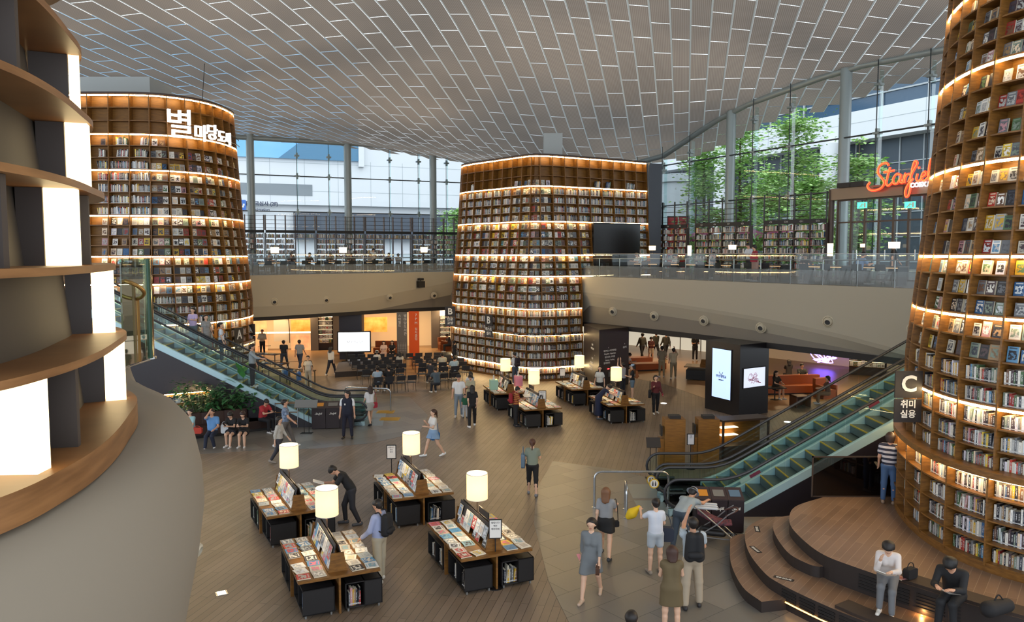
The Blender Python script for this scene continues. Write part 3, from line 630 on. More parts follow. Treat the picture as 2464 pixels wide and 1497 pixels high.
# ---------------------------------------------------------------- near bookcase with light boxes, on its parapet
def near_case():
    base = [(-4.6, 1.2), (-3.4, 1.7), (-2.7, 2.5), (-2.36, 3.4), (-2.33, 4.0), (-2.43, 4.6), (-2.65, 5.3), (-2.93, 6.0), (-3.4, 6.55), (-4.1, 6.9), (-5, 7)]
    P = catmull([Vector((x, y, 0)) for x, y in base], 8); Nn = normals(P, 1)
    if Nn[30].x < 0: Nn = [-n for n in Nn]
    root = thing('curved_bookcase', 'large empty curved bookcase close by on the left with glowing boxes on its shelves', 'bookcase', (-3.6, 4.2, 5.5))
    O = root.location; W1 = mat('case_wood', '8a6038', .45, c2='6d4826', scale=2, stretch=(1, 1, 10)); GB = mat('case_back', '40382f', .6, c2='352f29', scale=1); DV = mat('case_divider', '3c3430', .6)
    TOPW = mat('case_top', '8c6f52', .55)
    zs = [5.64, 6.16, 6.68, 7.2, 7.72, 8.24, 8.76, 9.3]; ins = lambda z: .11*(z-5.64)
    at = lambda i, z, o=0: P[i]+Nn[i]*(o-ins(z))+Vector((0, 0, z))-O
    n = len(P)
    m = MB(); k = 0
    for i in range(n): m.pts([at(i, 5.5, -.36), at(i, 9.5, -.36)])
    for i in range(n-1): m.face((2*i, 2*i+2, 2*i+3, 2*i+1))
    m.build('back_panel', GB, root, smooth=True)
    for z in zs:
        t = .045 if z > 5.7 else .17; m = MB()
        m.sweep([(at(i, z), Nn[i]) for i in range(n)], [(.0, -t), (.0, 0), (-.4, 0), (-.4, -t)]); m.build('shelf_board', W1, root, smooth=True)
    LB = mat('light_box', (1, .80, .52), .5, emit=2.2, glow=(1, .76, .38))
    def near(x, y, z):
        g = G(x, y, z) if abs(z-CH) > .2 else D(x, y, 6)
        return min(range(n), key=lambda i: (P[i]-Nn[i]*ins(z)-Vector((g.x, g.y, 0))).length)
    def seg(lv, i0, i1, mt, name, o=-.07, d=-.33):
        z0 = zs[lv]; z1 = zs[lv+1]-.047; m = MB(); path = [(0, 0)]
        m2 = []
        for i in (range(i0, i1+1) if i1 > i0 else (i0,)): m2.append(i)
        m.hexa([at(m2[0], z0, o), at(m2[-1], z0, o), at(m2[-1], z0, d), at(m2[0], z0, d), at(m2[0], z1, o), at(m2[-1], z1, o), at(m2[-1], z1, d), at(m2[0], z1, d)])
        return m.build(name, mt, root)
    # light boxes: their near faces stand across the shelf, looking along the curve
    def ang(lv, x, set_=.03):
        z = zs[lv]; f = lambda i: 1232+F*(P[i]-Nn[i]*(ins(z)+set_)).x/(P[i]-Nn[i]*(ins(z)+set_)).y
        c = [i for i in range(12, n-10) if P[i].y > 1.5]
        return next((i for i in c if f(i) >= x), max(c, key=f))
    def radial(lv, i, di, o0, o1, mt, name):
        z0 = zs[lv]; z1 = zs[lv+1]-.047; j = min(i+di, n-1); m = MB()
        t = (P[i+1]-P[i]).normalized(); D_ = t*di if isinstance(di, float) else P[j]-P[i]; a_ = Nn[i]
        A = lambda z, o: P[i]+a_*(o-ins(zs[lv+1])*.6-ins(zs[lv])*.4)+Vector((0, 0, z))-O
        m.hexa([A(z0, o0), A(z0, o1), A(z0, o1)+D_, A(z0, o0)+D_, A(z1, o0), A(z1, o1), A(z1, o1)+D_, A(z1, o0)+D_]); m.build(name, mt, root)
    for lv, x, w_ in ((0, 84, .27), (0, 322, .14), (1, 290, .15), (2, 205, .17), (3, 238, .14), (4, 236, .07), (5, 60, .12)):
        i = ang(lv, x); radial(lv, i, .13, -.04, -.04-w_, LB, 'light_box')
        radial(lv, i, .3, -.04-w_-.005, -.36, DV, 'divider')
    for lv, x in ((0, 110), (2, 35), (2, 246), (5, 150), (4, 100), (0, 200)):
        i = ang(lv, x); radial(lv, i, .05, -.08, -.36, DV, 'divider')
    return P, Nn
NP_, NN_ = near_case()
# parapet below it
pp = [(-5.2, -.6), (-3.4, .4), (-2.75, 2.0), (-2.45, 3.4), (-2.42, 4.6), (-2.7, 5.8), (-3.2, 6.9), (-4.0, 7.9), (-4.6, 8.9), (-5.3, 10.2)]
P = catmull([Vector((x, y, 0)) for x, y in pp], 6); Nn = normals(P, 1)
if Nn[20].x < 0: Nn = [-q for q in Nn]
m = MB(); prof = [(-.55, 5.46), (.0, 5.46), (.15, 5.42), (.25, 5.3), (.31, 5.0), (.32, 4.75), (.28, 4.45), (.17, 3.9), (.05, 3.2), (-.5, 3.0)]
for i, p in enumerate(P): m.pts([(p.x+Nn[i].x*o*(1.0 if p.y < 8 else .8), p.y+Nn[i].y*o, z) for o, z in prof])
k = len(prof)
for i in range(len(P)-1):
    for j in range(k-1): a = i*k+j; m.face((a, a+k, a+1+k, a+1))
st(m.build('wall_parapet', mat('parapet', '82796b', .75), smooth=2), 'large smooth beige parapet under the near bookcase')
m = MB(); m.prism([(p.x-Nn[i].x*.5, p.y-Nn[i].y*.5) for i, p in enumerate(P)]+[(-16, 10.2), (-16, -.6)], 5.2, 5.45); st(m.build('floor_near_landing', mat('slab', '6b655c', .5)))
nozzle(D(455, 1318, 6.9), Vector((.8, .6, 0)), .09, 'round pale air nozzle under the near beige parapet')
# ---------------------------------------------------------------- brass and glass gate at the top of the left escalator
BRASS = mat('brass', 'a5814a', .35, .8)
t = thing('glass_screen', 'green-edged glass screen and brass post beside the near bookcase', 'screen', (-4.3, 9.2, 5.5))
O = t.location
def wp(x, y, Y): return D(x, y, Y)-O
a, b, c_, d_ = wp(300, 935, 8.6), wp(300, 618, 8.6), wp(352, 622, 9.3), wp(354, 936, 9.3)
m = MB(); m.beam(Vector((a.x, a.y, -.02)), Vector((c_.x, c_.y, -.02)), .02, .01); m.build('floor_channel', STAIN, t)
m = MB(); A = Vector((a.x, a.y, 0)); C_ = Vector((c_.x, c_.y, 0)); m.beam(A+Vector((0, 0, .6)), C_+Vector((0, 0, .6)), .016, 1.2); m.build('glass_panel', glass('green_glass', (.72, .9, .8), .15), t)
m = MB(); m.beam(C_+Vector((.02, 0, 0)), C_+Vector((.02, 0, 1.2)), .02, .05); m.build('glass_edge', mat('glass_edge', '1f4a3a', .2), t)
m = MB(); e = wp(340, 930, 9.0); m.beam(Vector((e.x-.05, e.y, 0)), Vector((e.x-.05, e.y, .72)), .1, .05); m.build('brass_post', BRASS, t)
rl = [wp(300, 676, 8.7), wp(318, 682, 8.7), wp(334, 690, 8.75), (wp(345, 700, 8.8)), wp(346, 708, 8.85), wp(338, 716, 8.9), wp(326, 720, 8.95)]
m = MB(); m.tube(catmull(rl, 4), .022, 10); m.build('handrail', BRASS, t, smooth=True)
m = MB(); g = wp(316, 935, 8.9); h_ = wp(316, 735, 8.9); m.beam(Vector((g.x, g.y, 0)), Vector((g.x, g.y, .9)), .16, .03)
for i in range(14): m.cbox((g.x, g.y-.02, .1+i*.055), (.12, .02, .012))
m.build('louvred_panel', mat('brass_dull', '7c6848', .5, .5), t)
t2 = thing('mirror_column', 'tall narrow column reflecting bookshelves right of the glass screen', 'column', D(362, 900, 10.0))
q = D(362, 870, 10.0); t2.location = (q.x, q.y, 5.4)
m = MB(); m.lathe([(.055, 0), (.055, 1.28)], 16); m.build('shaft', mat('mirror', 'b0a088', .08, 1), t2, smooth=True)
m = MB(); m.lathe([(.075, 0), (.075, .03)], 16); m.build('base', STAIN, t2)
# ---------------------------------------------------------------- outside
PANEL = mat('outer_panel', 'd6dadd', .5); PJ = mat('outer_joint', 'a9b1b6', .6); OWIN = mat('outer_window', '3c5266', .1, .2)
def facade(A, B, bands, name, label, step, joints=True, thick=6, extra=None):
    """bands: (z0, z1, kind) from bottom to top"""
    d = (B-A).normalized(); L = (B-A).length; n = Vector((-d.y, d.x, 0)); root = thing(name, label, 'building', A); O = A; rz = math.atan2(d.y, d.x)
    root.rotation_euler = (0, 0, rz)
    for z0, z1, kd in bands:
        if kd == 'p':
            m = MB(); m.box(0, 0, z0, L, thick, z1); m.build('wall', PANEL, root)
            m = MB()
            for i in range(1, int(L/step)): m.box(i*step-.02, -.012, z0, i*step+.02, 0, z1)
            for j in range(1, int((z1-z0)/1.5)+1): m.box(0, -.012, z0+j*1.5-.02, L, 0, z0+j*1.5+.02)
            m.build('panel_joints', PJ, root)
        elif kd == 'w':
            m = MB(); m.box(0, .35, z0, L, .4, z1); m.build('window', OWIN, root)
            m = MB()
            for i in range(int(L/step)+1): m.box(i*step-.07, .2, z0, i*step+.07, .35, z1)
            m.box(0, .2, (z0+z1)/2-.06, L, .35, (z0+z1)/2+.06); m.build('window_frame', mat('white_frame', 'a8aeb2', .5), root)
        elif kd == 'r':
            m = MB(); m.box(0, 1.6, z0, L, 1.8, z1); m.build('recess_glazing', mat('recess', '3b444c', .3), root)
            m = MB()
            for i in range(int(L/2.2)+1): m.box(i*2.2-.04, 1.5, z0, i*2.2+.04, 1.6, z1)
            for j in range(1, 8): m.box(0, 1.5, z0+(z1-z0)*j/8-.04, L, 1.6, z0+(z1-z0)*j/8+.04)
            m.build('mullions', mat('white_frame', 'a8aeb2', .5), root)
    return root
# right: office block with ribbon windows
A = Vector((14.0, 99, 0)); B = Vector((43, 38.5, 0))
def col(c, r, z0, z1, root):
    m = MB(); m.lathe([(r, z0), (r, z1)], 24, c); m.build('column', PANEL, root, smooth=True)
bd = facade(B, A, [(0, 16.4, 'r'), (16.4, 18.9, 'p'), (18.9, 21.2, 'w'), (21.2, 23.0, 'p')], 'office_building', 'white panelled office building with ribbon windows outside the right glass wall', 4.2)
bd.rotation_euler = (0, 0, math.atan2((A-B).y, (A-B).x))
# mirror the depth to the far side
for c in bd.children: c.scale = (1, -1, 1)
for s_ in (6, 20, 34, 48): col((s_, .5, 0), .8, 0, 16.4, bd)
pc = D(1630, 500, 72); m = MB(); m.lathe([(1.55, 0), (1.55, 13.2), (1.8, 13.3), (1.8, 14)], 28); o = m.build('round_pillar', mat('pillar_conc', '8f989c', .5), smooth=True, loc=(pc.x, pc.y, 0)); tag(o, 'thick round pale pillar outside, just right of the middle tower', 'pillar')
# left: white hall
A = Vector((-46, 76, 0)); B = Vector((16, 100, 0))
d = (B-A).normalized()
root = facade(A, B, [(0, 7.2, 'p'), (12.1, 17.0, 'p')], 'white_panel_building', 'long white panelled building with a blue glass corner outside the left glass wall', 3.6)
zb = 12.1
m = MB(); m.box(0, .6, 7.2, 62, 1, 12.1); m.build('wall', PANEL, root)
m = MB(); u0 = 26; m.box(u0-2, -.3, 8.4, 62, .6, 11.3); m.build('grey_canopy', mat('canopy_grey', '4d5560', .5), root)
m = MB(); m.box(0, -.05, 13.1, 26, 0, 14.3); m.build('louvre_band', mat('louvre', '7f878c', .6), root)
m = MB(); m.box(-4, -.3, 17.0, 31, 0, 30); m.build('blue_glazing', mat('sky_reflection', '6fb0e0', .12, .0, c2='8cc4ea', scale=.15), root)  # reflected sky and mountain painted on as coloured sheets
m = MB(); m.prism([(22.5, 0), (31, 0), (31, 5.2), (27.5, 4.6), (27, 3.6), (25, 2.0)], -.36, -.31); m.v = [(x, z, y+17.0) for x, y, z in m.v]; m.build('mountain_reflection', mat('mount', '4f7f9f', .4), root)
m = MB(); m.box(31, -.5, 16.4, 31.6, .1, 30); m.build('corner_post', PANEL, root)
m = MB(); m.box(31.6, 0, 17.0, 66, 1, 30); m.build('wall', PANEL, root)
# immigration sign
ZS = D(600, 492, 80.9).z
u = lambda x: next(i*.1 for i in range(620) if 1232+F*(A+d*i*.1).x/(A+d*i*.1).y > x)
sg = thing('direction_sign', 'blue pictogram and dark lettering pointing to immigration on the white building', 'sign', A+d*u(560)+Vector((0, 0, ZS)), math.atan2(d.y, d.x)); 
NV = mat('sign_navy', '2c3550', .6); m = MB(); m.prism(rrect(1.15, 1.1, .12), -.03, .03); m.v = [(x+.95, z-.05, y+.05) for x, y, z in m.v]; m.build('pictogram', mat('sign_blue', '2f66b8', .5), sg)
m = MB(); m.box(.55, -.1, -.1, .85, -.09, .05); m.box(.62, -.1, -.25, .68, -.09, .3); m.box(1.0, -.1, -.2, 1.3, -.09, 0); m.box(1.05, -.1, .1, 1.12, -.09, .35); m.box(1.2, -.1, 0, 1.38, -.09, .2); m.build('pictogram_figures', WHT, sg)
text('출입국심사 (2F)', .52, NV, sg, loc=(3.1, -.06, .22), rot=(R(90), 0, 0), bold=.012)
text('Immigration', .42, NV, sg, loc=(2.9, -.06, -.38), rot=(R(90), 0, 0), bold=.008)
# ground outside
m = MB(); m.box(-120, 52, 5.1, 140, 160, 5.2); o = m.build('ground_outside', mat('paving_out', '8d9194', .7)); st(o)
o.data.clear_geometry(); m = MB(); m.prism([(WR0.x+.5, WR0.y+2), (WR1.x+1.0, WR1.y), (60, WR1.y-6), (120, 150), (-90, 150), (-60, 40), (WL0.x, WL0.y+1), (WL1.x, WL1.y+1)][::1], 4.9, 5.3)
me = m.build('tmp', mat('paving_out', '8d9194', .7)).data; tmp = bpy.data.objects['tmp']; o.data = me; bpy.data.objects.remove(tmp)
# trees
LEAF = [mat('leaf_a', 'a8d07c', .6, c2='7cae58', scale=9), mat('leaf_b', 'bcd98e', .6, c2='92bc6a', scale=9)]
BARK = mat('bark', '5a4c40', .8)
def tree(p, H, w, lab, n=1100, seed=1, li=0, z0=5.3, conic=.75):
    rnd = random.Random(seed); root = thing('leafy_tree', lab, 'tree', (p.x, p.y, z0), 0, 'young trees outside the right glass wall')
    m = MB(); m.tube([(0, 0, 0), (.05, 0, H*.4), (-.03, .04, H*.7), (0, 0, H*.98)], [.14, .11, .07, .02], 8)
    tips = []
    for i in range(34):
        h = H*rnd.uniform(.2, .93); a = rnd.uniform(0, 6.28); f = 1-abs(h/H-.42)*1.25; L = w*.5*max(.2, f)*rnd.uniform(.6, 1.1)
        e = Vector((math.cos(a)*L, math.sin(a)*L, h+L*.25)); s_ = Vector((0, 0, h-.1)); mid = s_.lerp(e, .5)+Vector((0, 0, .12))
        m.tube([s_, mid, e], [.035, .02, .008], 5); tips += [(s_.lerp(e, t), .3+.35*t) for t in (.4, .6, .8, 1.0)]
    tips.append((Vector((0, 0, H)), .3))
    m.build('trunk', BARK, root, smooth=True); f = MB()
    for i in range(n):
        c, r = rnd.choice(tips); c = c+Vector((rnd.gauss(0, r*1.0), rnd.gauss(0, r*1.0), rnd.gauss(-.05, r*.38)))
        s_ = rnd.uniform(.06, .12)
        q = Matrix.Rotation(rnd.uniform(0, 6.28), 3, 'Z') @ Matrix.Rotation(rnd.gauss(0, .55), 3, 'X')
        f.mi = i % 2
        f.quad(c+q @ Vector((-s_*1.7, 0, 0)), c+q @ Vector((0, -s_*.8, .01)), c+q @ Vector((s_*1.7, 0, 0)), c+q @ Vector((0, s_*.8, .01)))
    f.build('foliage', LEAF, root)
for i, (x, Y, ytop, w, li, lab) in enumerate([(1692, 56, 330, 3.4, 1, 'slender green tree outside next to the middle tower'), (1778, 53, 272, 4.6, 0, 'tall airy green tree outside, left of the middle glass bay'), (1905, 48, 262, 4.6, 0, 'tall airy green tree outside, right of the one beside the first column'),
        (1955, 55, 380, 4.0, 1, 'smaller green tree outside close to the wide grey column'), (2062, 45, 335, 3.2, 0, 'green tree outside above the entrance canopy'), (1098, 72, 505, 4.4, 1, 'green tree tip outside, left of the middle tower'), (1845, 62, 400, 4, 1, 'paler green tree outside between the two tallest trees')]):
    p = D(x, 560, Y); zt = D(x, ytop, Y).z; tree(p, zt-5.3, w, lab, n=4600, seed=i+3)
hg = MB(); rnd = random.Random(5)
for i in range(2600):
    a = rnd.random(); x = 1660+a*350; p = D(x, 560, 47-a*7.5); c = Vector((p.x+rnd.gauss(0, .15), p.y+rnd.uniform(0, .6), rnd.uniform(5.3, 7.9))); s_ = rnd.uniform(.07, .14); q = Matrix.Rotation(rnd.uniform(0, 6.28), 3, 'Z') @ Matrix.Rotation(rnd.uniform(.2, 1.4), 3, 'X')
    hg.mi = i % 2; hg.quad(c+q @ Vector((-s_, 0, 0)), c+q @ Vector((0, -s_, .01)), c+q @ Vector((s_, 0, 0)), c+q @ Vector((0, s_, .01)))
tag(hg.build('hedge', LEAF), 'green hedge outside behind the upper-floor bookshelves', 'hedge')
PK = mat('parasol_cloth', 'b0567e', .7)
for i, (x, Y, y) in enumerate([(1690, 52, 563), (1805, 49, 560), (1885, 46, 562)]):
    p = D(x, y, Y); r = thing('garden_parasol', f'pink garden parasol outside, {ordn(i+1)} from the middle tower', 'parasol', (p.x, p.y, 5.3), 0, 'pink parasols outside')
    m = MB(); m.lathe([(1.6, 2.3), (1.62, 2.42), (.05, 3.1)], 8); m.build('canopy', PK, r); m = MB(); m.lathe([(.03, 0), (.03, 3.1)], 8); m.build('pole', WHT, r)
p = D(1632, 560, 56); r = thing('banner', 'red and white hanging banner outside, right of the middle tower', 'banner', (p.x, p.y, 5.3))
m = MB(); m.box(-.75, 0, .5, -.05, .03, 4.1); m.box(.03, 0, .5, .75, .03, 4.1); m.build('red_cloth', mat('red_cloth', 'c8242c', .6), r); m = MB(); m.box(-.05, 0, .5, .03, .03, 4.1); m.build('white_stripe', WHT, r)
m = MB(); m.box(-.8, 0, 4.1, .8, .05, 4.18); m.box(-.8, 0, 0, -.74, .05, 4.1); m.box(.74, 0, 0, .8, .05, 4.1); m.build('frame', STK, r)
# ---------------------------------------------------------------- book tables with drum lamps
def shade_mat():
    m = bpy.data.materials.new('lamp_shade'); m.use_nodes = True; N = m.node_tree; N.nodes.clear(); o = N.nodes.new('ShaderNodeOutputMaterial'); d = N.nodes.new('ShaderNodeBsdfDiffuse'); t = N.nodes.new('ShaderNodeBsdfTranslucent')
    x = N.nodes.new('ShaderNodeMixShader'); x.inputs[0].default_value = .6; e = N.nodes.new('ShaderNodeEmission'); e.inputs[0].default_value = (1, .78, .42, 1); e.inputs[1].default_value = .30; a = N.nodes.new('ShaderNodeAddShader')
    for q in (d, t): q.inputs[0].default_value = (.95, .86, .66, 1)
    N.links.new(d.outputs[0], x.inputs[1]); N.links.new(t.outputs[0], x.inputs[2]); N.links.new(x.outputs[0], a.inputs[0]); N.links.new(e.outputs[0], a.inputs[1]); N.links.new(a.outputs[0], o.inputs[0]); return m
SHADE = shade_mat()
BULB = bpy.data.lights.new('lamp_bulb', 'POINT'); BULB.energy = 56; BULB.color = (1, .76, .45); BULB.shadow_soft_size = .08
IND['mag'] = []; IND['stand'] = []
MGC = ['e4e2dc', 'd8dde2', 'f0ece2', 'c9c2b8', '9aa4ac', 'c83a3a', '4f88b8', 'd9b93a', 'cf6f86', '3a3f4c', 'dedad0', 'b9b4ac', '7fa7b8', 'e5cdb0', '2b2a2e']
for c in MGC:
    if c not in PAL: PAL.append(c); PW.append(0); PALL.append(lin(c)); CN[c] = {'d8dde2': 'pale blue', 'f0ece2': 'white', 'c9c2b8': 'beige', '9aa4ac': 'grey', 'c83a3a': 'red', '4f88b8': 'blue', 'cf6f86': 'pink', 'e4e2dc': 'white', 'b9b4ac': 'grey', '7fa7b8': 'light blue'}.get(c, 'pale')
MGI = [PAL.index(c) for c in MGC]; MGW = [6, 5, 5, 5, 5, 3, 5, 3, 3, 4, 4, 5, 5, 4, 4]
def mc(): return random.choices(MGI, MGW)[0]
def book_table(left, near, lampx, who, size=(2.32, 1.54), kinds='full', lampy=None, ang=None, c=None):
    l, n = G(*left, .75), G(*near, .75); a = (l-n).normalized(); rz = math.atan2(a.y, a.x)
    b = Vector((a.y, -a.x, 0)); cc = n+a*size[0]/2+b*size[1]/2
    L, Wd = size; root = thing('book_table', f'oak book table {who}', 'table', (cc.x, cc.y, 0), rz, 'book display tables')
    M = Matrix.Translation((cc.x, cc.y, 0)) @ Matrix.Rotation(rz, 4, 'Z')
    m = MB(); m.box(-L/2, -Wd/2, .70, L/2, Wd/2, .75); m.build('table_top', OAKD, root)
    for x0, y0, x1, y1 in ((-L/2+.03, -.02, L/2-.03, .02), (-.02, -Wd/2+.03, .02, -.02), (-.02, .02, .02, Wd/2-.03)): m = MB(); m.box(x0, y0, 0, x1, y1, .70); m.build('leg', OAKD, root)
    # crates: two on each long side, pulled out a little
    for i, (sx, sy) in enumerate(((-1, 1), (1, 1), (-1, -1), (1, -1))):
        x0, x1 = (-L/2+.02, -.1) if sx < 0 else (.1, L/2-.02); y0, y1 = (.1, Wd/2-.02) if sy > 0 else (-Wd/2+.02, -.1); e = .06*((i*37) % 3)
        if sy > 0: y1 += e-.06
        else: y0 -= e-.06
        z0, z1 = .07, .56
        cr = MB(); t = .02; ox = L/2-.02-.55
        cr.box(x0, y0, z0, x1, y1, z0+t); cr.box(x0, y0, z1-t, x1, y1, z1)
        nearend = sx < 0 and sy < 0; ym = (y0+y1)/2; xm = (x0+x1)/2
        cr.box(x1-t, y0, z0, x1, y1, z1)
        if nearend: cr.box(x0, y0, z0, x0+t, ym, z1); cr.box(x0, ym-t, z0, x1, ym, z1)
        else: cr.box(x0, y0, z0, x0+t, y1, z1)
        cr.box(x0, y0, z0, x1, y0+t, z1)
        if sy < 0: cr.box(x0, y1-t, z0, x1, y1, z1)
        cr.box(xm-.01, y0, z0, xm+.01, y1, z1)
        o = cr.build('crate', BLK, root)
        w = MB()
        for wx in (x0+.06, x1-.06):
            for wy in (y0+.06, y1-.06): w.cbox((wx, wy, .035), (.05, .03, .07))
        w.build('casters', GRY, o)
        # books in the crate, seen from the short end and from the long side
        for face in (('end',) if nearend else (('side',) if sy > 0 else ())):
            nb = random.randint(6, 9); u = .03
            for k in range(nb):
                wd = random.uniform(.022, .045); hh = random.uniform(.26, .36)
                if face == 'end': T = M @ Matrix.Translation((x0+.05, y1-.04-u, z0+t+.001)) @ Matrix.Rotation(R(-90), 4, 'Z')
                else: T = M @ Matrix.Translation(((x0 if k % 2 else xm)+.05+u+wd, y1-.04, z0+t+.001)) @ Matrix.Rotation(R(180), 4, 'Z')
                T = T @ Matrix.Rotation(R(random.choice((0, 0, 0, 6))), 4, 'Y')
                IND['spine'].append((T.to_translation(), T, wd, hh, .15, rc(), rc(), f'{ORD[i]} crate, table {who}, {ordn(k+1)} on {face}', 'T')); u += wd*1.05
    # rack
    rw = .38; rl = L*.82 if kinds == 'full' else L*.7
    for s in (-1, 1):
        m = MB(); m.v = []; m.prism([(-rw/2, 0), (rw/2, 0), (rw/2-.02, .03), (.12, .36), (-.12, .36), (-rw/2+.02, .03)], -.012, .012); m.v = [(s*rl/2+z, x, .75+y) for x, y, z in m.v]; m.build('rack_end', OAKD, root)
    m = MB(); m.box(-rl/2, -.03, .75, rl/2, .03, 1.02); m.box(-rl/2, -rw/2, .75, rl/2, rw/2, .785); m.box(-rl/2, -.11, .93, rl/2, .11, .95); m.build('rack_step', OAKD, root)
    for s in (-1, 1):
        m = MB(); m.T = Matrix.Translation((0, s*.1, .95)) @ Matrix.Rotation(R(-s*-14), 4, 'X'); m.box(-rl/2+.02, -.01, 0, rl/2-.02, .01, .32); m.build('black_board', DARK, root)
    sg = random.choice((.35, -.4)); m = MB(); m.box(sg-.28, -.012, 1.30, sg+.28, .012, 1.44); m.box(sg-.2, -.004, .95, sg-.19, .004, 1.3); m.box(sg+.19, -.004, .95, sg+.2, .004, 1.3); o = m.build('name_board', DARK, root)
    text('잡지', .1, WHT, o, loc=(sg, .016 if a.x > 0 else -.016, 1.37), rot=(R(90), 0, 0 if a.x <= 0 else R(180)))
    # lamp (stands in the rack: its own thing)
    lp = thing('drum_lamp', f'cream drum lamp on table {who}', 'lamp', (cc.x, cc.y, .95), rz, 'drum lamps on the book tables')
    m = MB(); m.tube([(0, 0, 0), (0, 0, .7)], .012, 8); m.build('pole', BRONZE, lp, smooth=True)
    m = MB(); m.lathe([(.225, .60), (.225, 1.15)], 32, caps=False); m.lathe([(.219, 1.15), (.219, .6)], 32, caps=False); m.build('lamp_shade', SHADE, lp, smooth=True)
    m = MB(); m.lathe([(.228, 1.14), (.228, 1.155), (.216, 1.155)], 32, caps=False); m.lathe([(.228, .6), (.228, .612)], 32, caps=False); m.build('shade_rim', WHT, lp)
    bl = bpy.data.objects.new('lamp_bulb', BULB); COL.objects.link(bl); bl.parent = lp; bl.location = (0, 0, .88)
    # standing magazines on both sides of the rack
    for s in (-1, 1):
        for lv, (zz, yy, k) in enumerate(((.787, rw/2-.035, 9), (.952, .145, 8))):
            for i in range(k):
                if random.random() < .12: continue
                w = .19; x = -rl/2+.08+(rl-.16)*(i+.5)/k
                T = M @ Matrix.Translation((x, s*yy, zz)) @ Matrix.Rotation(R(0 if s < 0 else 180), 4, 'Z') @ Matrix.Rotation(R(-17), 4, 'X') @ Matrix.Translation((-w/2, -.008, 0))
                IND['stand'].append((T.to_translation(), T, min(w, (rl-.16)/k*.94), .26, .012, mc(), mc(), f"{('lower', 'upper')[lv]} rack, table {who}, {ordn(i+1)}", 'T'))
    # magazines lying flat
    for s in (-1, 1):
        for j in range(2):
            nr = 8
            for i in range(nr):
                if random.random() < .04: continue
                w, h = .20, .26; x = -L/2+.05+(L-.1)*(i+.5)/nr; y = s*(rw/2+.17+j*.29); c1, c2 = mc(), mc()
                T = M @ Matrix.Translation((x, y, .751)) @ Matrix.Rotation(R(-90 if s < 0 else 90)*1+R(random.gauss(0, 5))+R(90), 4, 'Z') @ Matrix.Rotation(R(-90), 4, 'X') @ Matrix.Translation((-w/2*1.2, -.001-.02, -h/2*.9))
                IND['mag'].append((T.to_translation(), T, w*1.25, h*.92, .018, c1, c2, f"table {who}, {('far', 'near')[s > 0]} {('inner', 'outer')[j]} line, {ordn(i+1)}", 'T'))
    return root, lp, M
TBL = [((603, 1186), (642, 1246), 'left of the bending man'), ((673, 1299), (717, 1402), 'at the front left'), ((898, 1145), (948, 1203), 'near the denim-skirted woman'), ((1027, 1258), (1110, 1348), 'at the front right'),
       ((1160, 925), (1190, 948), 'with the pastel boxes'), ((1216, 958), (1262, 987), 'by the striped boy'), ((1334, 917), (1376, 938), 'by the dark pillar'), ((1412, 950), (1465, 977), 'by the navy-dressed woman')]
TM = [book_table(a, b, 0, w) for a, b, w in TBL]
# sign stands
def sign_stand(p, h, w, hh, rz, lab, lines, face='e6e2dc', tilt=0):
    r = thing('sign_stand', lab, 'sign stand', (p.x, p.y, 0), rz, 'black sign stands')
    m = MB(); m.lathe([(.16, 0), (.16, .015), (.03, .025)], 28); m.build('base', BLK, r, smooth=True)
    m = MB(); m.tube([(0, 0, .02), (0, 0, h-hh)], .012, 8); m.build('pole', BLK, r, smooth=True)
    m = MB(); m.box(-w/2, -.012, h-hh, w/2, .012, h); f = m.build('frame', BLK, r)
    m = MB(); m.box(-w/2+.022, -.016, h-hh+.022, w/2-.022, -.012, h-.022); m.build('notice', mat('paper_'+face, face, .6), f)
    for i, t in enumerate(lines): text(t, w*.17, mat('ink', '34303a', .7), f, loc=(0, -.02, h-.07-i*w*.24), rot=(R(90), 0, 0), depth=.001)
    return r
sign_stand(G(1192, 1414), 1.42, .27, .4, R(3), 'black floor sign stand in front of the front right table', ['알립니다', '책은', '제자리에'])
sign_stand(G(943, 1190), 1.42, .27, .4, R(3), 'black floor sign stand left of the table by the denim-skirted woman', ['알립니다', '잡지', '안내'])
sign_stand(G(1305, 1026), 1.42, .3, .46, R(3), 'black floor sign stand beside the boy in stripes', ['알립니다', '신간', '안내'])
sign_stand(G(1353, 958), 1.42, .27, .38, R(3), 'black floor sign stand behind the table by the dark pillar', ['알립니다', '도서'])
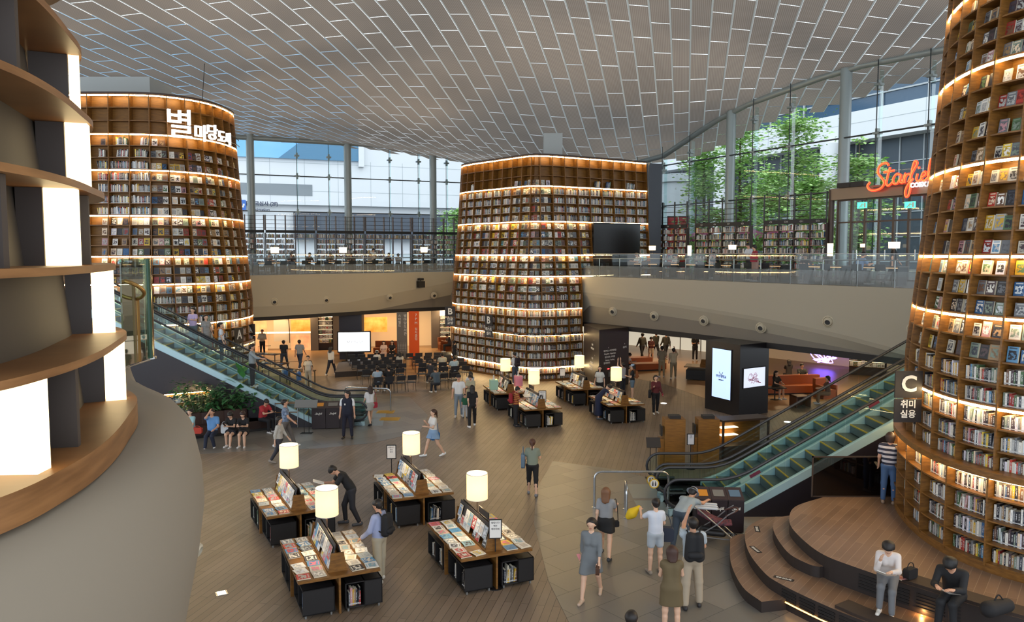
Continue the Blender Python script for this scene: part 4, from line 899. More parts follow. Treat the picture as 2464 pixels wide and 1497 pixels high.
# ---------------------------------------------------------------- escalators
TREAD = mat('step_tread', '4e5c5c', .45, .3); YEL = mat('step_yellow', 'a8902c', .6); DECK = mat('deck', 'a6c6d0', .35, .25); RUB = mat('rubber', '2c2e34', .45); EGL = glass('escalator_glass', (.82, .93, .92), .1)
CLAD = mat('escalator_cladding', '231f26', .35)
def escalator(P0, u, v, w, H, lab, slope=math.tan(R(30.3)), s_end=None, newel=2.0, nm=(0, 1)):
    """P0: floor point where the near edge starts to climb; u: climbing direction, v: away from the near edge"""
    root = thing('escalator', lab, 'escalator', P0, 0, 'escalators'); L = H/slope if s_end is None else s_end
    pt = lambda s, t, z: u*s+v*t+Vector((0, 0, z))
    zf = lambda s: max(0, s*slope)
    def soft(s):   # softened knee
        k = .5
        return 0 if s < -k else (s*slope if s > k else slope*(s+k)**2/(4*k))
    # treads
    n = int((L+1.0)/.4)
    for i in range(n):
        s0 = -1.0+i*.4; z = soft(s0+.2); z = round(z/.233)*.233 if s0 > .3 else z
        zz = soft(s0+.3); m = MB()
        m.hexa([pt(s0, .14, zz-.22), pt(s0+.4, .14, zz-.22), pt(s0+.4, w-.14, zz-.22), pt(s0, w-.14, zz-.22), pt(s0, .14, zz), pt(s0+.4, .14, zz), pt(s0+.4, w-.14, zz), pt(s0, w-.14, zz)]); st_ = m.build('step', TREAD, root)
        m = MB(); m.hexa([pt(s0-.002, .14, zz-.03), pt(s0+.03, .14, zz-.03), pt(s0+.03, w-.14, zz-.03), pt(s0-.002, w-.14, zz-.03), pt(s0-.002, .14, zz+.003), pt(s0+.03, .14, zz+.003), pt(s0+.03, w-.14, zz+.003), pt(s0-.002, w-.14, zz+.003)]); m.build('edge_line', YEL, st_)
    ss = [-newel+.3+i*.25 for i in range(int((L+newel-.3)/.25)+1)]
    for t0, t1, sgn in ((0, .14, -1), (w-.14, w, 1)):
        m = MB(); k = 0
        for s in ss:
            z = soft(s)+.1; m.pts([pt(s, t0, z-.3), pt(s, t1, z-.3), pt(s, t1, z+.06), pt(s, t0, z+.06)])
        for i in range(len(ss)-1):
            for j in range(4): a = i*4+j; b = i*4+(j+1) % 4; m.face((a, b, b+4, a+4))
        m.build('skirt_deck', DECK, root, smooth=True)
        tm = (t0+t1)/2
        step = 6
        for i in range(0, len(ss)-1, step):
            m = MB(); q = ss[i:i+step+1]; g = .01
            for s in q: s_ = s+(g if s == q[0] else (-g if s == q[-1] else 0)); m.pts([pt(s_, tm, soft(s)+.16), pt(s_, tm, soft(s)+.9)])
            for j in range(len(q)-1): m.face((2*j, 2*j+2, 2*j+3, 2*j+1))
            m.build('glass_panel', EGL, root)
        hr = [pt(s, tm, soft(s)+.95) for s in ss if s > -newel+.55]
        c = pt(-newel+.55, tm, 0); arc = []
        for k_ in range(11):
            a = R(90+18*k_); arc.append(c+u*math.cos(a)*.36+Vector((0, 0, .59+math.sin(a)*.36)))
        arc = [pt(-newel+.9, tm, .23)][:0]+arc[::-1]
        m = MB(); m.tube([pt(-newel+1.0, tm, .23)]+arc+hr, .04, 8); m.build('handrail', RUB, root, smooth=True)
        m = MB(); q = [c+Vector((0, 0, .6))+u*math.cos(R(a))*.33+Vector((0, 0, math.sin(R(a))*.33)) for a in range(90, 271, 15)]; k_ = m.pts(q+[pt(-newel+.9, tm, .24), pt(-newel+.9, tm, .92)]); m.face(list(range(len(q)+2))); m.build('newel_glass', EGL, root)
    m = MB(); m.hexa([pt(-newel-.4, .0, 0), pt(-1.0, 0, 0), pt(-1.0, w, 0), pt(-newel-.4, w, 0), pt(-newel-.4, .0, .012), pt(-1.0, 0, .012), pt(-1.0, w, .012), pt(-newel-.4, w, .012)]); m.build('landing_plate', mat('landing_steel', '8f989c', .35, .6), root)
    m = MB()
    for s in (-newel+.35,):
        for t in (0, w-.14): m.hexa([pt(s, t, 0), pt(s+1.4, t, 0), pt(s+1.4, t+.14, 0), pt(s, t+.14, 0), pt(s+.1, t, .16), pt(s+1.4, t, .16), pt(s+1.4, t+.14, .16), pt(s+.1, t+.14, .16)])
    m.build('newel_base', DARK, root)
    return root, pt, soft, L
uC, vC = Vector((1, 0, 0)), Vector((0, 1, 0)); PC0 = Vector((5.75, 19.6, 0))
EC1 = escalator(PC0, uC, vC, 1.3, 5.55, 'nearer escalator of the right pair, rising to the right beside the stage')
EC2 = escalator(PC0+vC*1.5, uC, vC, 1.3, 5.55, 'farther escalator of the right pair, behind the one beside the stage')
uA, vA = Vector((-.995, -.1, 0)), Vector((-.1, .995, 0)); PA0 = Vector((-7.5, 30.05, 0)); SLA = .536
EA1 = escalator(PA0, uA, vA, 1.3, 5.55, 'nearer escalator of the left pair, rising to the left above the sofa', SLA, 9.0)
EA2 = escalator(PA0+vA*1.5, uA, vA, 1.3, 5.55, 'farther escalator of the left pair, in front of the left book tower', SLA, 9.0)
def cladding(P0, u, v, L, lab, sl=math.tan(R(30.3))):
    m = MB(); pt = lambda s, t, z: P0+u*s+v*t+Vector((0, 0, z)); d = -.02
    P = [pt(-1.6, d, 0), pt(L, d, 0), pt(L, d, max(.1, L*sl-.15)), pt(.1, d, .02), pt(-1.6, d, .02)]
    Q = [p+v*2.8 for p in P]; Q = [p+v*2.84 for p in P]; k = m.pts(P+Q); m.face([k+i for i in range(5)]); m.face([k+5+i for i in range(5)][::-1])
    for i in range(5): j = (i+1) % 5; m.face((k+i, k+5+i, k+5+j, k+j))
    o = m.build('escalator_cladding', CLAD); tag(o, lab, 'cladding', 'escalator side claddings'); return o
cladding(PC0-vC*.0, uC, vC, 9.3, 'dark wedge-shaped cladding below the right escalators')
cladding(PA0, uA, vA, 9.0, 'dark wedge-shaped cladding below the left escalators', SLA)
# no-entry discs and notices on the right escalators
m = MB(); m.lathe([(0.001, 0), (.11, 0), (.11, .006), (.001, .006)], 24, caps=False)
for i, (x, y, Yv) in enumerate(((1567, 1155, 21.0), (1574, 1164, 19.72))):
    r = thing('caution_disc', ['round yellow child-caution sticker on the glass behind the front one', 'round yellow child-caution sticker on the front escalator glass'][i], 'sticker', D(x, y, Yv-.02), 0, 'caution stickers on the escalator')
    q = MB(); q.T = Matrix.Rotation(R(90), 4, 'X'); q.lathe([(.0, 0), (.13, 0)], 24, caps=False); q.build('disc', mat('caution_yellow', 'c8a42c', .5), r)
    q = MB(); q.T = Matrix.Rotation(R(90), 4, 'X'); q.lathe([(.0, .004), (.1, .004)], 24, caps=False); q.build('white_field', WHT, r)
    q = MB(); q.T = Matrix.Rotation(R(90), 4, 'X')
    for s in (-.035, .035): q.box(s-.018, -.06, .006, s+.018, .02, .01); q.lathe([(0, .008), (.018, .008)], 10, (s, .042, 0), caps=False)
    q.build('pictogram', mat('ink', '34303a', .7), r)
for x, y in ((2090, 982), (1805, 1150)):
    p = D(x, y, 20.9); r = thing('notice_strip', 'red and white notice strip on the '+('upper' if x > 2000 else 'lower')+' part of the right escalator deck', 'notice', p, 0, 'notice strips on the escalator')
    a = math.atan(.58); q = MB(); q.T = Matrix.Rotation(-a, 4, 'Y'); q.box(-.3, -.06, 0, .0, -.05, .09); q.build('white_half', WHT, r); q = MB(); q.T = Matrix.Rotation(-a, 4, 'Y'); q.box(.0, -.06, 0, .32, -.05, .09); q.build('red_half', mat('notice_red', 'b03a5a', .6), r)
# grab rails before the escalators
def hoop(a, b, h, lab):
    r = thing('guard_rail', lab, 'guard rail', (a.x, a.y, 0)); d = b-a; d.z = 0; m = MB(); L = d.length; e = d.normalized(); c = .18
    P = [Vector((0, 0, 0)), Vector((0, 0, h-c))]+[e*(c-c*math.cos(R(t)))+Vector((0, 0, h-c+c*math.sin(R(t)))) for t in (30, 60, 90)]
    Q = [d-p+Vector((0, 0, 2*p.z)) for p in P[::-1]]; m.tube(P+Q, .032, 10); m.build('tube', CHR, r, smooth=True)
    for o in (Vector((0, 0, 0)), d): q = MB(); q.lathe([(.07, 0), (.07, .02), (.035, .025)], 16, o); q.build('foot_plate', CHR, r)
hoop(G(1430, 1222), G(1608, 1222), .98, 'long steel guard rail before the right escalators')
hoop(G(1507, 1248), G(1509, 1236)+Vector((0, .35, 0)), .8, 'short steel hoop on the landing plate of the right escalators')
hoop(G(940, 990), G(830, 985), .98, 'steel guard rail at the foot of the left escalators')
SFT = [[(515,1175),(500,1157),(470,1157),(442,1180),(437,1222),(462,1258),(486,1298),(468,1335),(420,1352),(378,1343),(360,1312),(378,1288)],
 [(526,1190),(508,1262),(502,1308),(520,1325),(548,1300)],[(482,1222),(556,1216)],
 [(603,1252),(574,1245),(552,1275),(556,1310),(580,1314),(602,1280),(608,1250),(602,1300),(620,1314)],
 [(620,1314),(636,1250),(640,1262),(634,1316)],[(636,1285),(650,1256),(672,1256),(676,1268)],
 [(660,1310),(690,1240),(716,1190),(714,1170),(698,1170),(686,1215),(678,1290),(674,1370),(662,1412),(646,1412),(642,1372),(664,1322),(694,1290)],
 [(722,1256),(716,1296),(732,1310),(752,1290)],[(730,1208),(731,1222)],
 [(752,1285),(778,1270),(776,1250),(758,1256),(750,1292),(770,1311),(798,1285)],
 [(798,1282),(822,1212),(822,1170),(808,1168),(799,1230),(798,1295),(816,1311),(828,1300)],
 [(864,1262),(840,1255),(828,1290),(842,1311),(864,1282),(880,1208),(890,1160),(878,1160),(870,1290),(886,1308)]]
def script_logo(parent, mt, w, h, r=.03, name='script_lettering', T=None):
    for stt in SFT if w > 1 else [None]:
        m = MB(); m.T = T
        for q in ([stt] if stt else SFT):
            P = [Vector(((x-625)/530*w, 0, -(y-1283)/265*h)) for x, y in q]; m.tube(catmull(P, 4) if len(P) > 2 else P, r, 6)
        m.build(name, mt, parent, smooth=True)
# bins with the script logo
def bins(A, B, n, lab, top):
    d = (B-A); w = d.length/n; rz = math.atan2(d.y, d.x); e = d.normalized()
    for i in range(n):
        p = A+e*(w*(i+.5)); r = thing('waste_bin', f'dark boxy waste bin {lab}, {ORD[i]} from its left end', 'bin', (p.x, p.y, 0), rz, 'dark waste bins')
        m = MB(); m.box(-w/2+.008, 0, .03, w/2-.008, .45, .8); m.build('body', mat('bin_brown', '2a2024', .35), r)
        m = MB(); m.hexa([(-w/2+.005, -.01, .81), (w/2-.005, -.01, .81), (w/2-.005, .46, .98), (-w/2+.005, .46, .98), (-w/2+.005, -.01, .84), (w/2-.005, -.01, .84), (w/2-.005, .46, 1.01), (-w/2+.005, .46, 1.01)]); l_ = m.build('lid', mat('bin_lid', '3a2e30', .3), r)
        m = MB(); m.hexa([(-w/3, .1, .885), (w/3, .1, .885), (w/3, .34, .968), (-w/3, .34, .968), (-w/3, .1, .89), (w/3, .1, .89), (w/3, .34, .975), (-w/3, .34, .975)]); m.build('insert', [mat('insert_a', 'c8862c', .4), GRY, mat('insert_b', '56708a', .4)][i % 3], l_)
        script_logo(r, WHT, w*.5, .1, .006, T=Matrix.Translation((0, -.008, .6)))
bins(G(750, 1034), G(852, 1031), 3, 'at the foot of the left escalators', 0)
bins(G(1672, 1282), G(1790, 1285), 3, 'beside the stroller and the stage', 1)
# glass fence by the stage
gA, gB = Vector((7.25, 18.4, .9)), Vector((9.2, 18.4, .9)); r = thing('glass_fence', 'dark glass fence on the stage behind the woman in stripes', 'fence', gA)
m = MB(); m.box(0, 0, .02, 2.1, .012, .98); m.build('glass_panel', glass('smoked', (.42, .40, .40), .1), r); m = MB(); m.box(-.02, -.01, 0, .01, .02, 1.0); m.box(-.02, -.01, .97, 2.1, .02, 1.0); m.box(0, -.01, 0, 2.1, .02, .03); m.build('frame', BRONZE, r)
# ---------------------------------------------------------------- shops under the upper floor
WARM = mat('warm_panel', (1, .78, .5), emit=3.2, glow=(1, .72, .40)); WPAN = mat('shop_panel', 'e6dcc8', .5); CREAM = mat('shop_light', (1, .86, .66), emit=1.5, glow=(1, .82, .58))
DL = mat('downlight', (1, .8, .55), emit=240, glow=(1, .68, .36)); GREYW = mat('grey_column', '6a625a', .5); SHFL = mat('shop_floor_glow', 'a5825c', .35)
def vwall(a, b, z0, z1, mt, name, th=.15, back=0.):
    d = (b-a).normalized(); n = Vector((-d.y, d.x, 0)); m = MB(); A = a+n*back; B_ = b+n*back
    m.prism([(A.x, A.y), (B_.x, B_.y), (B_.x+n.x*th, B_.y+n.y*th), (A.x+n.x*th, A.y+n.y*th)], z0, z1); return m.build(name, mt)
ZS_ = 3.1
sw = lambda x, Yo=0: G(x, 850 if x < 1100 else 860)
W0, W1 = G(560, 846), G(1130, 834)          # shop front line, left side
dW = (W1-W0).normalized()
xs = lambda x: W0+dW*((1232+0)*0) if False else next(W0+dW*t*.02 for t in range(-200, 2000) if 1232+F*(W0+dW*t*.02).x/(W0+dW*t*.02).y >= x)
st(vwall(xs(380)-dW*6, xs(1120)+dW*8, 0, ZS_, mat('shop_wall_glow', 'cfae7c', .5, emit=.3, glow=(1, .66, .32)), 'wall_shops_back', back=1.2), 'warm glowing shop wall under the upper floor at the back left')  # wall glows faintly by itself, standing in for the shops' light
def onwall(x0, x1, ya, yb, mt, name, lab, cat, out=0., parts=None):
    a, b = xs(x0), xs(x1); zt = D(x0, ya, a.y).z; zb = D(x0, yb, a.y).z; o = thing(name, lab, cat, (a.x, a.y, zb), math.atan2(dW.y, dW.x)); L = (b-a).length
    m = MB(); m.box(0, -out, 0, L, .06, zt-zb); m.build('panel', mt, o); return o, L, zt-zb
o, L, H = onwall(656, 692, 768, 822, WPAN, 'shop_screen', 'white rectangular screen panel with a dark curved arm in the shop window', 'screen')
m = MB(); m.tube([(L*.6, -.08, H+.1), (L*1.0, -.08, H), (L*1.05, -.08, H*.55), (L*1.05, -.08, -.1)], .03, 6); m.build('curved_arm', BRONZE, o)
POS = {'a': mat('poster_orange', 'd8852e', .5, c2='f0c27a', scale=2, emit=.5), 'b': mat('poster_peach', 'e8b27a', .5, c2='b4552a', scale=1.4, emit=.5)}
for i, (x0, x1, ya, yb, k, lab) in enumerate([(697, 748, 770, 800, 'a', 'orange and yellow backlit poster in the left shop window, upper'), (697, 748, 806, 850, 'b', 'peach backlit poster in the left shop window, lower'), (600, 640, 772, 850, 'b', 'pale orange window display left of the white screen panel'), (866, 930, 764, 800, 'a', 'warm poster in the shop window right of the television'), (1045, 1076, 765, 830, 'b', 'tall window display next to the middle tower sign')]):
    onwall(x0, x1, ya, yb, POS[k], 'backlit_poster', lab, 'poster')
o, L, H = onwall(590, 752, 800, 804, CREAM, 'light_rail', 'bright horizontal light rail across the left shop window', 'light')
for i, (x0, x1, lab) in enumerate([(746, 764, 'grey square column left of the lit magazine wall'), (800, 818, 'grey square column between magazine wall and television'), (1036, 1056, 'grey square column left of the bright shelf by the middle tower')]):
    a, b = xs(x0), xs(x1); m = MB(); m.box(0, -.5, 0, (b-a).length, 0, ZS_); tag(m.build('square_column', GREYW, loc=(a.x, a.y, 0), rz=math.atan2(dW.y, dW.x)), lab, 'column', 'grey square columns at the shops')
def magwall(x0, x1, lab, n=6, p=None, rz=None, w=None):
    if p is None: p = xs(x0); w = (xs(x1)-p).length; rz = math.atan2(dW.y, dW.x); 
    r = thing('magazine_wall', lab, 'shelf', (p.x, p.y, 0), rz); m = MB(); m.box(0, -.1, 0, w, .1, 2.9); m.build('back', mat('shelf_dark', '3a2418', .5), r)
    m = MB(); m.box(.03, -.14, 2.3, w-.03, -.1, 2.85); m.build('lit_header', WARM, r)
    for i in range(n):
        z = .5+i*.32; m = MB(); m.box(.03, -.4, z, w-.03, -.1, z+.03); s_ = m.build('shelf', OAKD, r)
        m = MB(); m.box(.03, -.38, z+.30, w-.03, -.36, z+.31); m.build('shelf_light', WARM, s_)
        k = max(3, int(w/.2)); q = Books()
        for j in range(k):
            T = Matrix.Translation((.06+(w-.12)*j/k, -.33, z+.03)) @ Matrix.Rotation(R(-14), 4, 'X'); q.book(T, (w-.12)/k*.88, .22, .02, PALL[random.choice((0, 1, 2, 0, 13, 22, 0))], PALL[rc()])
        o = q.build('magazine_row', [COVER, PAGES], s_)
    return r
magwall(764, 799, 'lit magazine shelf wall left of the television')
magwall(1056, 1082, 'lit magazine shelf wall just left of the middle tower')
# floor strip with the shops' warm light painted into its tan; downlights
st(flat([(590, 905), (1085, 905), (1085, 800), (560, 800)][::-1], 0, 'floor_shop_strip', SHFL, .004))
def downlights(pts, nm, lab):
    for i, p in enumerate(pts):
        m = MB(); m.lathe([(.13, 0), (.13, .03), (.17, .03)], 14, caps=False); r = thing('downlight', f'{lab}, {ordn(i+1)} from the left', 'light', (p.x, p.y, ZS_-.13), 0, nm)
        m.build('trim_ring', WHT, r, smooth=True); q = MB(); q.lathe([(.12, .02), (.001, .021)][::-1], 14, caps=False); q.build('lamp', DL, r)
PD = [xs(x)-Vector((-dW.y, dW.x, 0))*1.0 for x in (590, 640, 690, 740, 850, 905, 950, 1005, 1060)]
downlights(PD, 'downlights over the left shops', 'round downlight in the soffit before the left shops')
# right side shops
V0, V1 = Vector((6.0, 60.5, 0)), Vector((15.5, 51.5, 0)); V2 = Vector((27, 38, 0))
st(vwall(V0-Vector((6, -4, 0)), V1, 0, ZS_, mat('shop_white_glow', 'e0dccc', .35, emit=.35, glow=(1, .93, .74)), 'wall_shops_right', back=.3), 'bright white shop wall behind the walking visitors')  # glow added to the wall so the right shops look lit
st(vwall(V1, V2, 0, ZS_, mat('shop_tan_glow', 'b28a5a', .45, emit=.12, glow=(1, .7, .4)), 'wall_shops_far_right', back=.3), 'tan shop front wall behind the orange sofas')  # weak glow mixed into the tan in place of shop lighting
m = MB(); d = (V1-V0)
for i in range(9): q = V0+d*(i/8); m.box(q.x-.03, q.y-.06, 0, q.x+.03, q.y, ZS_)
for z in (.9, 1.9): m.beam(V0+Vector((0, -.05, z)), V1+Vector((0, -.05, z)), .05)
tag(m.build('shopfront_frame', mat('frame_grey', '8b8578', .4)), 'thin grey frame grid of the white shopfront behind the walking visitors', 'shopfront')
st(flat([(1500, 905), (1600, 925), (1700, 960), (1850, 990), (2000, 960), (2200, 900), (2200, 850), (1500, 820)][::-1], 0, 'floor_right_strip', SHFL, .004))  # warm light of the right shops put into the strip's colour
PR_ = [D(x, y, Y) for x, y, Y in [(1530, 800, 51), (1575, 800, 49), (1630, 800, 47), (1680, 810, 45), (1880, 830, 40), (1940, 830, 39), (2000, 830, 38), (2060, 830, 36), (2120, 830, 35)]]
downlights(PR_, 'downlights over the right shops', 'round downlight in the soffit before the right shops')
tp = MB()
PURP = mat('purple_neon', (.35, .2, 1), emit=7, glow=(.22, .12, 1))
p = D(1980, 860, 46.0); r = thing('neon_sign', 'blue and purple neon scribble glowing above the orange sofas', 'sign', p, R(-45)); rnd = random.Random(3)
for k in range(3):
    m = MB(); P = [Vector((rnd.uniform(-.8, .8), 0, rnd.uniform(-.35, .45))) for _ in range(8)]; m.tube(catmull(P, 5), .03, 6); m.build('neon_tube', PURP, r, smooth=True)
a = D(2044, 868, 43.5); magwall(0, 0, 'lit magazine shelf wall at the right end behind the escalator', 5, Vector((a.x, a.y, 0)), R(-30), 1.9)
# dark service pillar with directions, and the kiosk pillar with screens
def prismthing(name, lab, cat, px, z1, mt, z0=0):
    P = [G(*q) for q in px]; c = sum(P, Vector())/len(P); r = thing(name, lab, cat, (c.x, c.y, 0)); m = MB(); pl = [(p.x-c.x, p.y-c.y) for p in P]
    A_ = sum(pl[i][0]*pl[(i+1) % len(pl)][1]-pl[(i+1) % len(pl)][0]*pl[i][1] for i in range(len(pl)))
    m.prism(pl if A_ > 0 else pl[::-1], z0, z1); m.build('body', mt, r); return r, P, c
PIL = mat('pillar_brown', '2e2624', .45)
r, P, c = prismthing('direction_pillar', 'wide dark brown pillar with white direction lettering right of the middle tower', 'pillar', [(1404, 912), (1441, 938), (1512, 925), (1480, 900)], 3.0, PIL)
def face_text(P0, P1, root, c, lines, size, m=WHT, off=.015):
    """lines: (u 0..1 along, z, text)"""
    d = P1-P0; rz = math.atan2(d.y, d.x); n = Vector((d.y, -d.x, 0)).normalized()
    for u, z, t, *k in lines: text(t, k[0] if k else size, m, root, loc=P0.lerp(P1, u)+n*off-Vector((c.x, c.y, 0))+Vector((0, 0, z)), rot=(R(90), 0, rz), bold=.002)
face_text(P[1], P[2], r, c, [(.3, 2.05, '<'), (.85, 2.15, '>'), (.35, 1.9, '메가박스 / 아쿠아리움'), (.35, 1.75, 'Megabox  Aquarium'), (.35, 1.58, '봉은사역 / 주차장'), (.35, 1.43, 'Subway  Parking'), (.25, 1.28, '엘리베이터'), (.85, 1.98, '삼성역')], .11)
face_text(P[0], P[1], r, c, [(.7, 2.35, '^'), (.6, 2.1, '별마당'), (.6, 1.9, '라이브플라자'), (.75, 1.6, '>'), (.6, 1.4, '도서관'), (.55, 1.15, '센트럴플라자'), (.5, .95, '아셈플라자 동문'), (.5, .8, 'Central Plaza')], .12)
d = P[2]-P[1]; rz = math.atan2(d.y, d.x); n = Vector((d.y, -d.x, 0)).normalized(); q = P[1].lerp(P[2], .42)+n*.02-c
m = MB(); m.box(-.03, 0, 0, .03, .02, .03); 
for u in (.3, .45): b_ = m = MB(); m.cbox(P[1].lerp(P[2], u)+n*.02-c+Vector((0, 0, .98)), (.12, .02, .05), rz); m.build('red_display', mat('red_led', (1, .05, .05), emit=3), r)
m = MB(); m.cbox(P[1].lerp(P[2], .35)+n*.02-c+Vector((0, 0, .7)), (.22, .02, .26), rz); m.build('grey_plate', GRY, r)
m = MB(); m.lathe([(0.0, 0), (.06, 0.0)], 12, caps=False)
r, P, c = prismthing('kiosk_pillar', 'big near-black pillar with a tall lit screen and a smaller map screen', 'pillar', [(1696, 982), (1778, 1004), (1847, 993), (1765, 972)], 3.02, mat('kiosk_black', '17161a', .3))
def screen(P0, P1, u0, u1, z0, z1, mt, name, root, c, off=.03):
    a = P0.lerp(P1, u0)-c; b = P0.lerp(P1, u1)-c; d = (b-a).normalized(); n = Vector((d.y, -d.x, 0)); m = MB(); m.quad(a+n*off+Vector((0, 0, z0)), b+n*off+Vector((0, 0, z0)), b+n*off+Vector((0, 0, z1)), a+n*off+Vector((0, 0, z1)))
    f = MB(); e = .04; f.beam(a-d*e+n*.01+Vector((0, 0, (z0+z1)/2)), b+d*e+n*.01+Vector((0, 0, (z0+z1)/2)), .03, z1-z0+.08); fo = f.build('screen_frame', BLK, root); return m.build(name, mt, fo), fo
SB = mat('screen_blue', (.55, .72, 1), emit=.8, glow=(.42, .58, 1)); SW = mat('screen_white', (.85, .9, 1), emit=.55, glow=(.72, .80, 1))
_, fo = screen(P[0], P[1], .22, .76, .62, 2.72, SB, 'lit_screen', r, c)
INKB = mat('ink_navy', '3a4670', .6); face_text(P[0], P[1], r, c, [(.49, 1.55, '부산대학교', .14), (.49, 1.40, 'UNIVERSITY', .06)], .1, INKB, .04)
q = P[0].lerp(P[1], .49)-c; m = MB(); d = (P[1]-P[0]).normalized(); n = Vector((d.y, -d.x, 0)); m.tube([q+n*.045+Vector((0, 0, 1.75))+d*(.1*math.cos(R(a)))+Vector((0, 0, .1*math.sin(R(a)))) for a in range(180, 361, 20)], .012, 5); m.build('screen_emblem', GRY, r)
_, fo = screen(P[1], P[2], .12, .86, 1.2, 2.0, SW, 'map_screen', r, c)
m = MB(); d = P[2]-P[1]; n = Vector((d.y, -d.x, 0)).normalized(); rnd = random.Random(9)
for k in range(6):
    Q = [P[1].lerp(P[2], rnd.uniform(.25, .75))+n*.04-c+Vector((0, 0, rnd.uniform(1.3, 1.85))) for _ in range(4)]; m.tube(Q, .008, 4)
m.build('map_lines', mat('map_red', 'b8325a', .6), r)
# television, low stage, dark blue column, hanging banners
a, b = G(806, 872), G(862, 872); c_ = (a+b)/2; m = MB(); w = (b-a).length; m.box(-w/2, -.3, 0, w/2, .5, 3.1); tag(m.build('blue_column', mat('column_navy', '262a3c', .5), loc=(c_.x, c_.y+1.6, 0)), 'dark navy square column behind the television', 'column')
p = G(853, 872); r = thing('television', 'large television on a black stand showing a bright white picture', 'television', (p.x, p.y, 0), R(8))
zt, zb = D(853, 800, p.y).z, D(853, 845, p.y).z; w = 74/F*p.y
m = MB(); m.box(-w/2-.08, -.06, zb-.08, w/2+.08, .06, zt+.08); f = m.build('frame', BLK, r); m = MB(); m.quad((-w/2, -.065, zb), (w/2, -.065, zb), (w/2, -.065, zt), (-w/2, -.065, zt)); m.build('picture', mat('tv_white', (.9, .94, 1), emit=2.2, glow=(.88, .93, 1)), f)
for s in (-.5, .5): m = MB(); m.box(s-.04, -.04, .05, s+.04, .04, zb); m.build('stand_post', BLK, r)
m = MB(); m.box(-.8, -.35, 0, .8, .35, .06); m.build('stand_base', BLK, r)
text('Starfield', .3, GRY, f, loc=(0, -.08, (zt+zb)/2), rot=(R(90), 0, 0), shear=.3)
P = [G(806, 903), G(955, 893), G(960, 866), G(812, 874)]; c = P[0]; r = thing('low_stage', 'low carpeted stage platform behind the black chairs', 'stage', (c.x, c.y, 0)); m = MB(); Q = [G(806, 895, .32), G(950, 886, .32), G(945, 862, .32), G(815, 872, .32)]
m.prism([(q.x-c.x, q.y-c.y) for q in Q], 0, .3); m.build('body', mat('stage_side', '2c2422', .6), r); m = MB(); m.prism([(q.x-c.x, q.y-c.y) for q in Q], .3, .32); m.build('carpet', mat('stage_carpet', '6e645e', .9), r)
BT = ['별마당도서관', '스타필드']
for x, mt, cols, lab in ((968, mat('banner_grey', '6a6664', .8), [('별마당도서관', .32, .22), ('스타필드', -.22, .2)], 'tall grey hanging banner with vertical Korean lettering'), (997, mat('banner_orange', 'd2531c', .8), [('7PM', .2, .24), ('컬처클럽', .2, .2)], 'tall orange hanging banner with vertical lettering')):
    p = G(x, 864); w = 25/F*p.y; zt = D(x, 752 if x < 980 else 750, p.y).z; r = thing('hanging_banner', lab, 'banner', (p.x, p.y, .02)); m = MB(); m.box(-w/2, -.01, 0, w/2, .01, zt); m.build('cloth', mt, r)
    m = MB(); m.box(-w/2-.02, -.02, 0, w/2+.02, .02, .04); m.build('bottom_bar', BLK, r)
    y = zt-.25
    for s, ox, sz in cols:
        if x > 980 and s != '7PM': pass
        yy = y
        for ch in s: text(ch, sz, WHT, r, loc=(ox*w if abs(ox) < 1 else 0, -.02, yy), rot=(R(90), 0, 0), depth=.002); yy -= sz*1.05
        if x > 980: y = yy-.15
    if x < 980:
        for k in range(5):
            yy = 1.0
            for ch in '7월공연안': text(ch, .09, WHT, r, loc=(-w*.35+k*w*.17, -.02, yy), rot=(R(90), 0, 0), depth=.002); yy -= .12
# ---------------------------------------------------------------- black chairs
CH_ = mat('chair_black', '26282e', .5); CL_ = mat('chair_leg', '303238', .35, .6)
def make_chair(loc, rz, lab):
    r = thing('stacking_chair', lab, 'chair', loc, rz, 'black stacking chairs before the low stage')
    m = MB(); m.cbox((0, 0, .44), (.44, .42, .03), 0, .04); m.build('seat', CH_, r)
    m = MB(); m.T = Matrix.Translation((0, -.2, .46)) @ Matrix.Rotation(R(8), 4, 'X'); m.box(-.22, -.015, .12, .22, .01, .36); m.build('backrest', CH_, r)
    for x in (-.2, .2):
        for y, t in ((.18, .04), (-.18, -.06)): m = MB(); m.tube([(x, y+t, 0), (x, y, .44)]+([(x, y-.06, .82)] if y < 0 else []), .011, 6); m.build('leg', CL_, r)
    return r
ch0 = None; CHP = []
rowA = [(908, 946), (880, 925), (868, 912), (856, 902), (850, 893), (846, 885)]; rowB = [(1116, 932), (1118, 915), (1112, 904), (1106, 894), (1100, 886), (1096, 878)]
for i in range(6):
    a, b = G(*rowA[i]), G(*rowB[i]); n = max(2, round((b-a).length/.58))
    for j in range(n+1):
        if j == n//2 and i < 5: continue
        if (i, j) in ((0, n),): continue
        p = a.lerp(b, j/n); rz = math.atan2((b-a).y, (b-a).x)+R(random.uniform(-4, 4))+R(4)
        lab = f'black chair facing the low stage, {ordn(i+1)} row from the front tables, {ordn(j+1)} from left'
        if ch0 is None: ch0 = make_chair(p, rz, lab)
        else: dup(ch0, p, rz, lab)
        CHP.append((p, rz))
# ---------------------------------------------------------------- seats, plants and small furniture
LEA = mat('leather_brown', '3e2a26', .4); ORA = mat('leather_orange', '9a4f22', .45)
def bench(px, z, mt, lab, back=None, name='bench', rz=None, size=None):
    pass
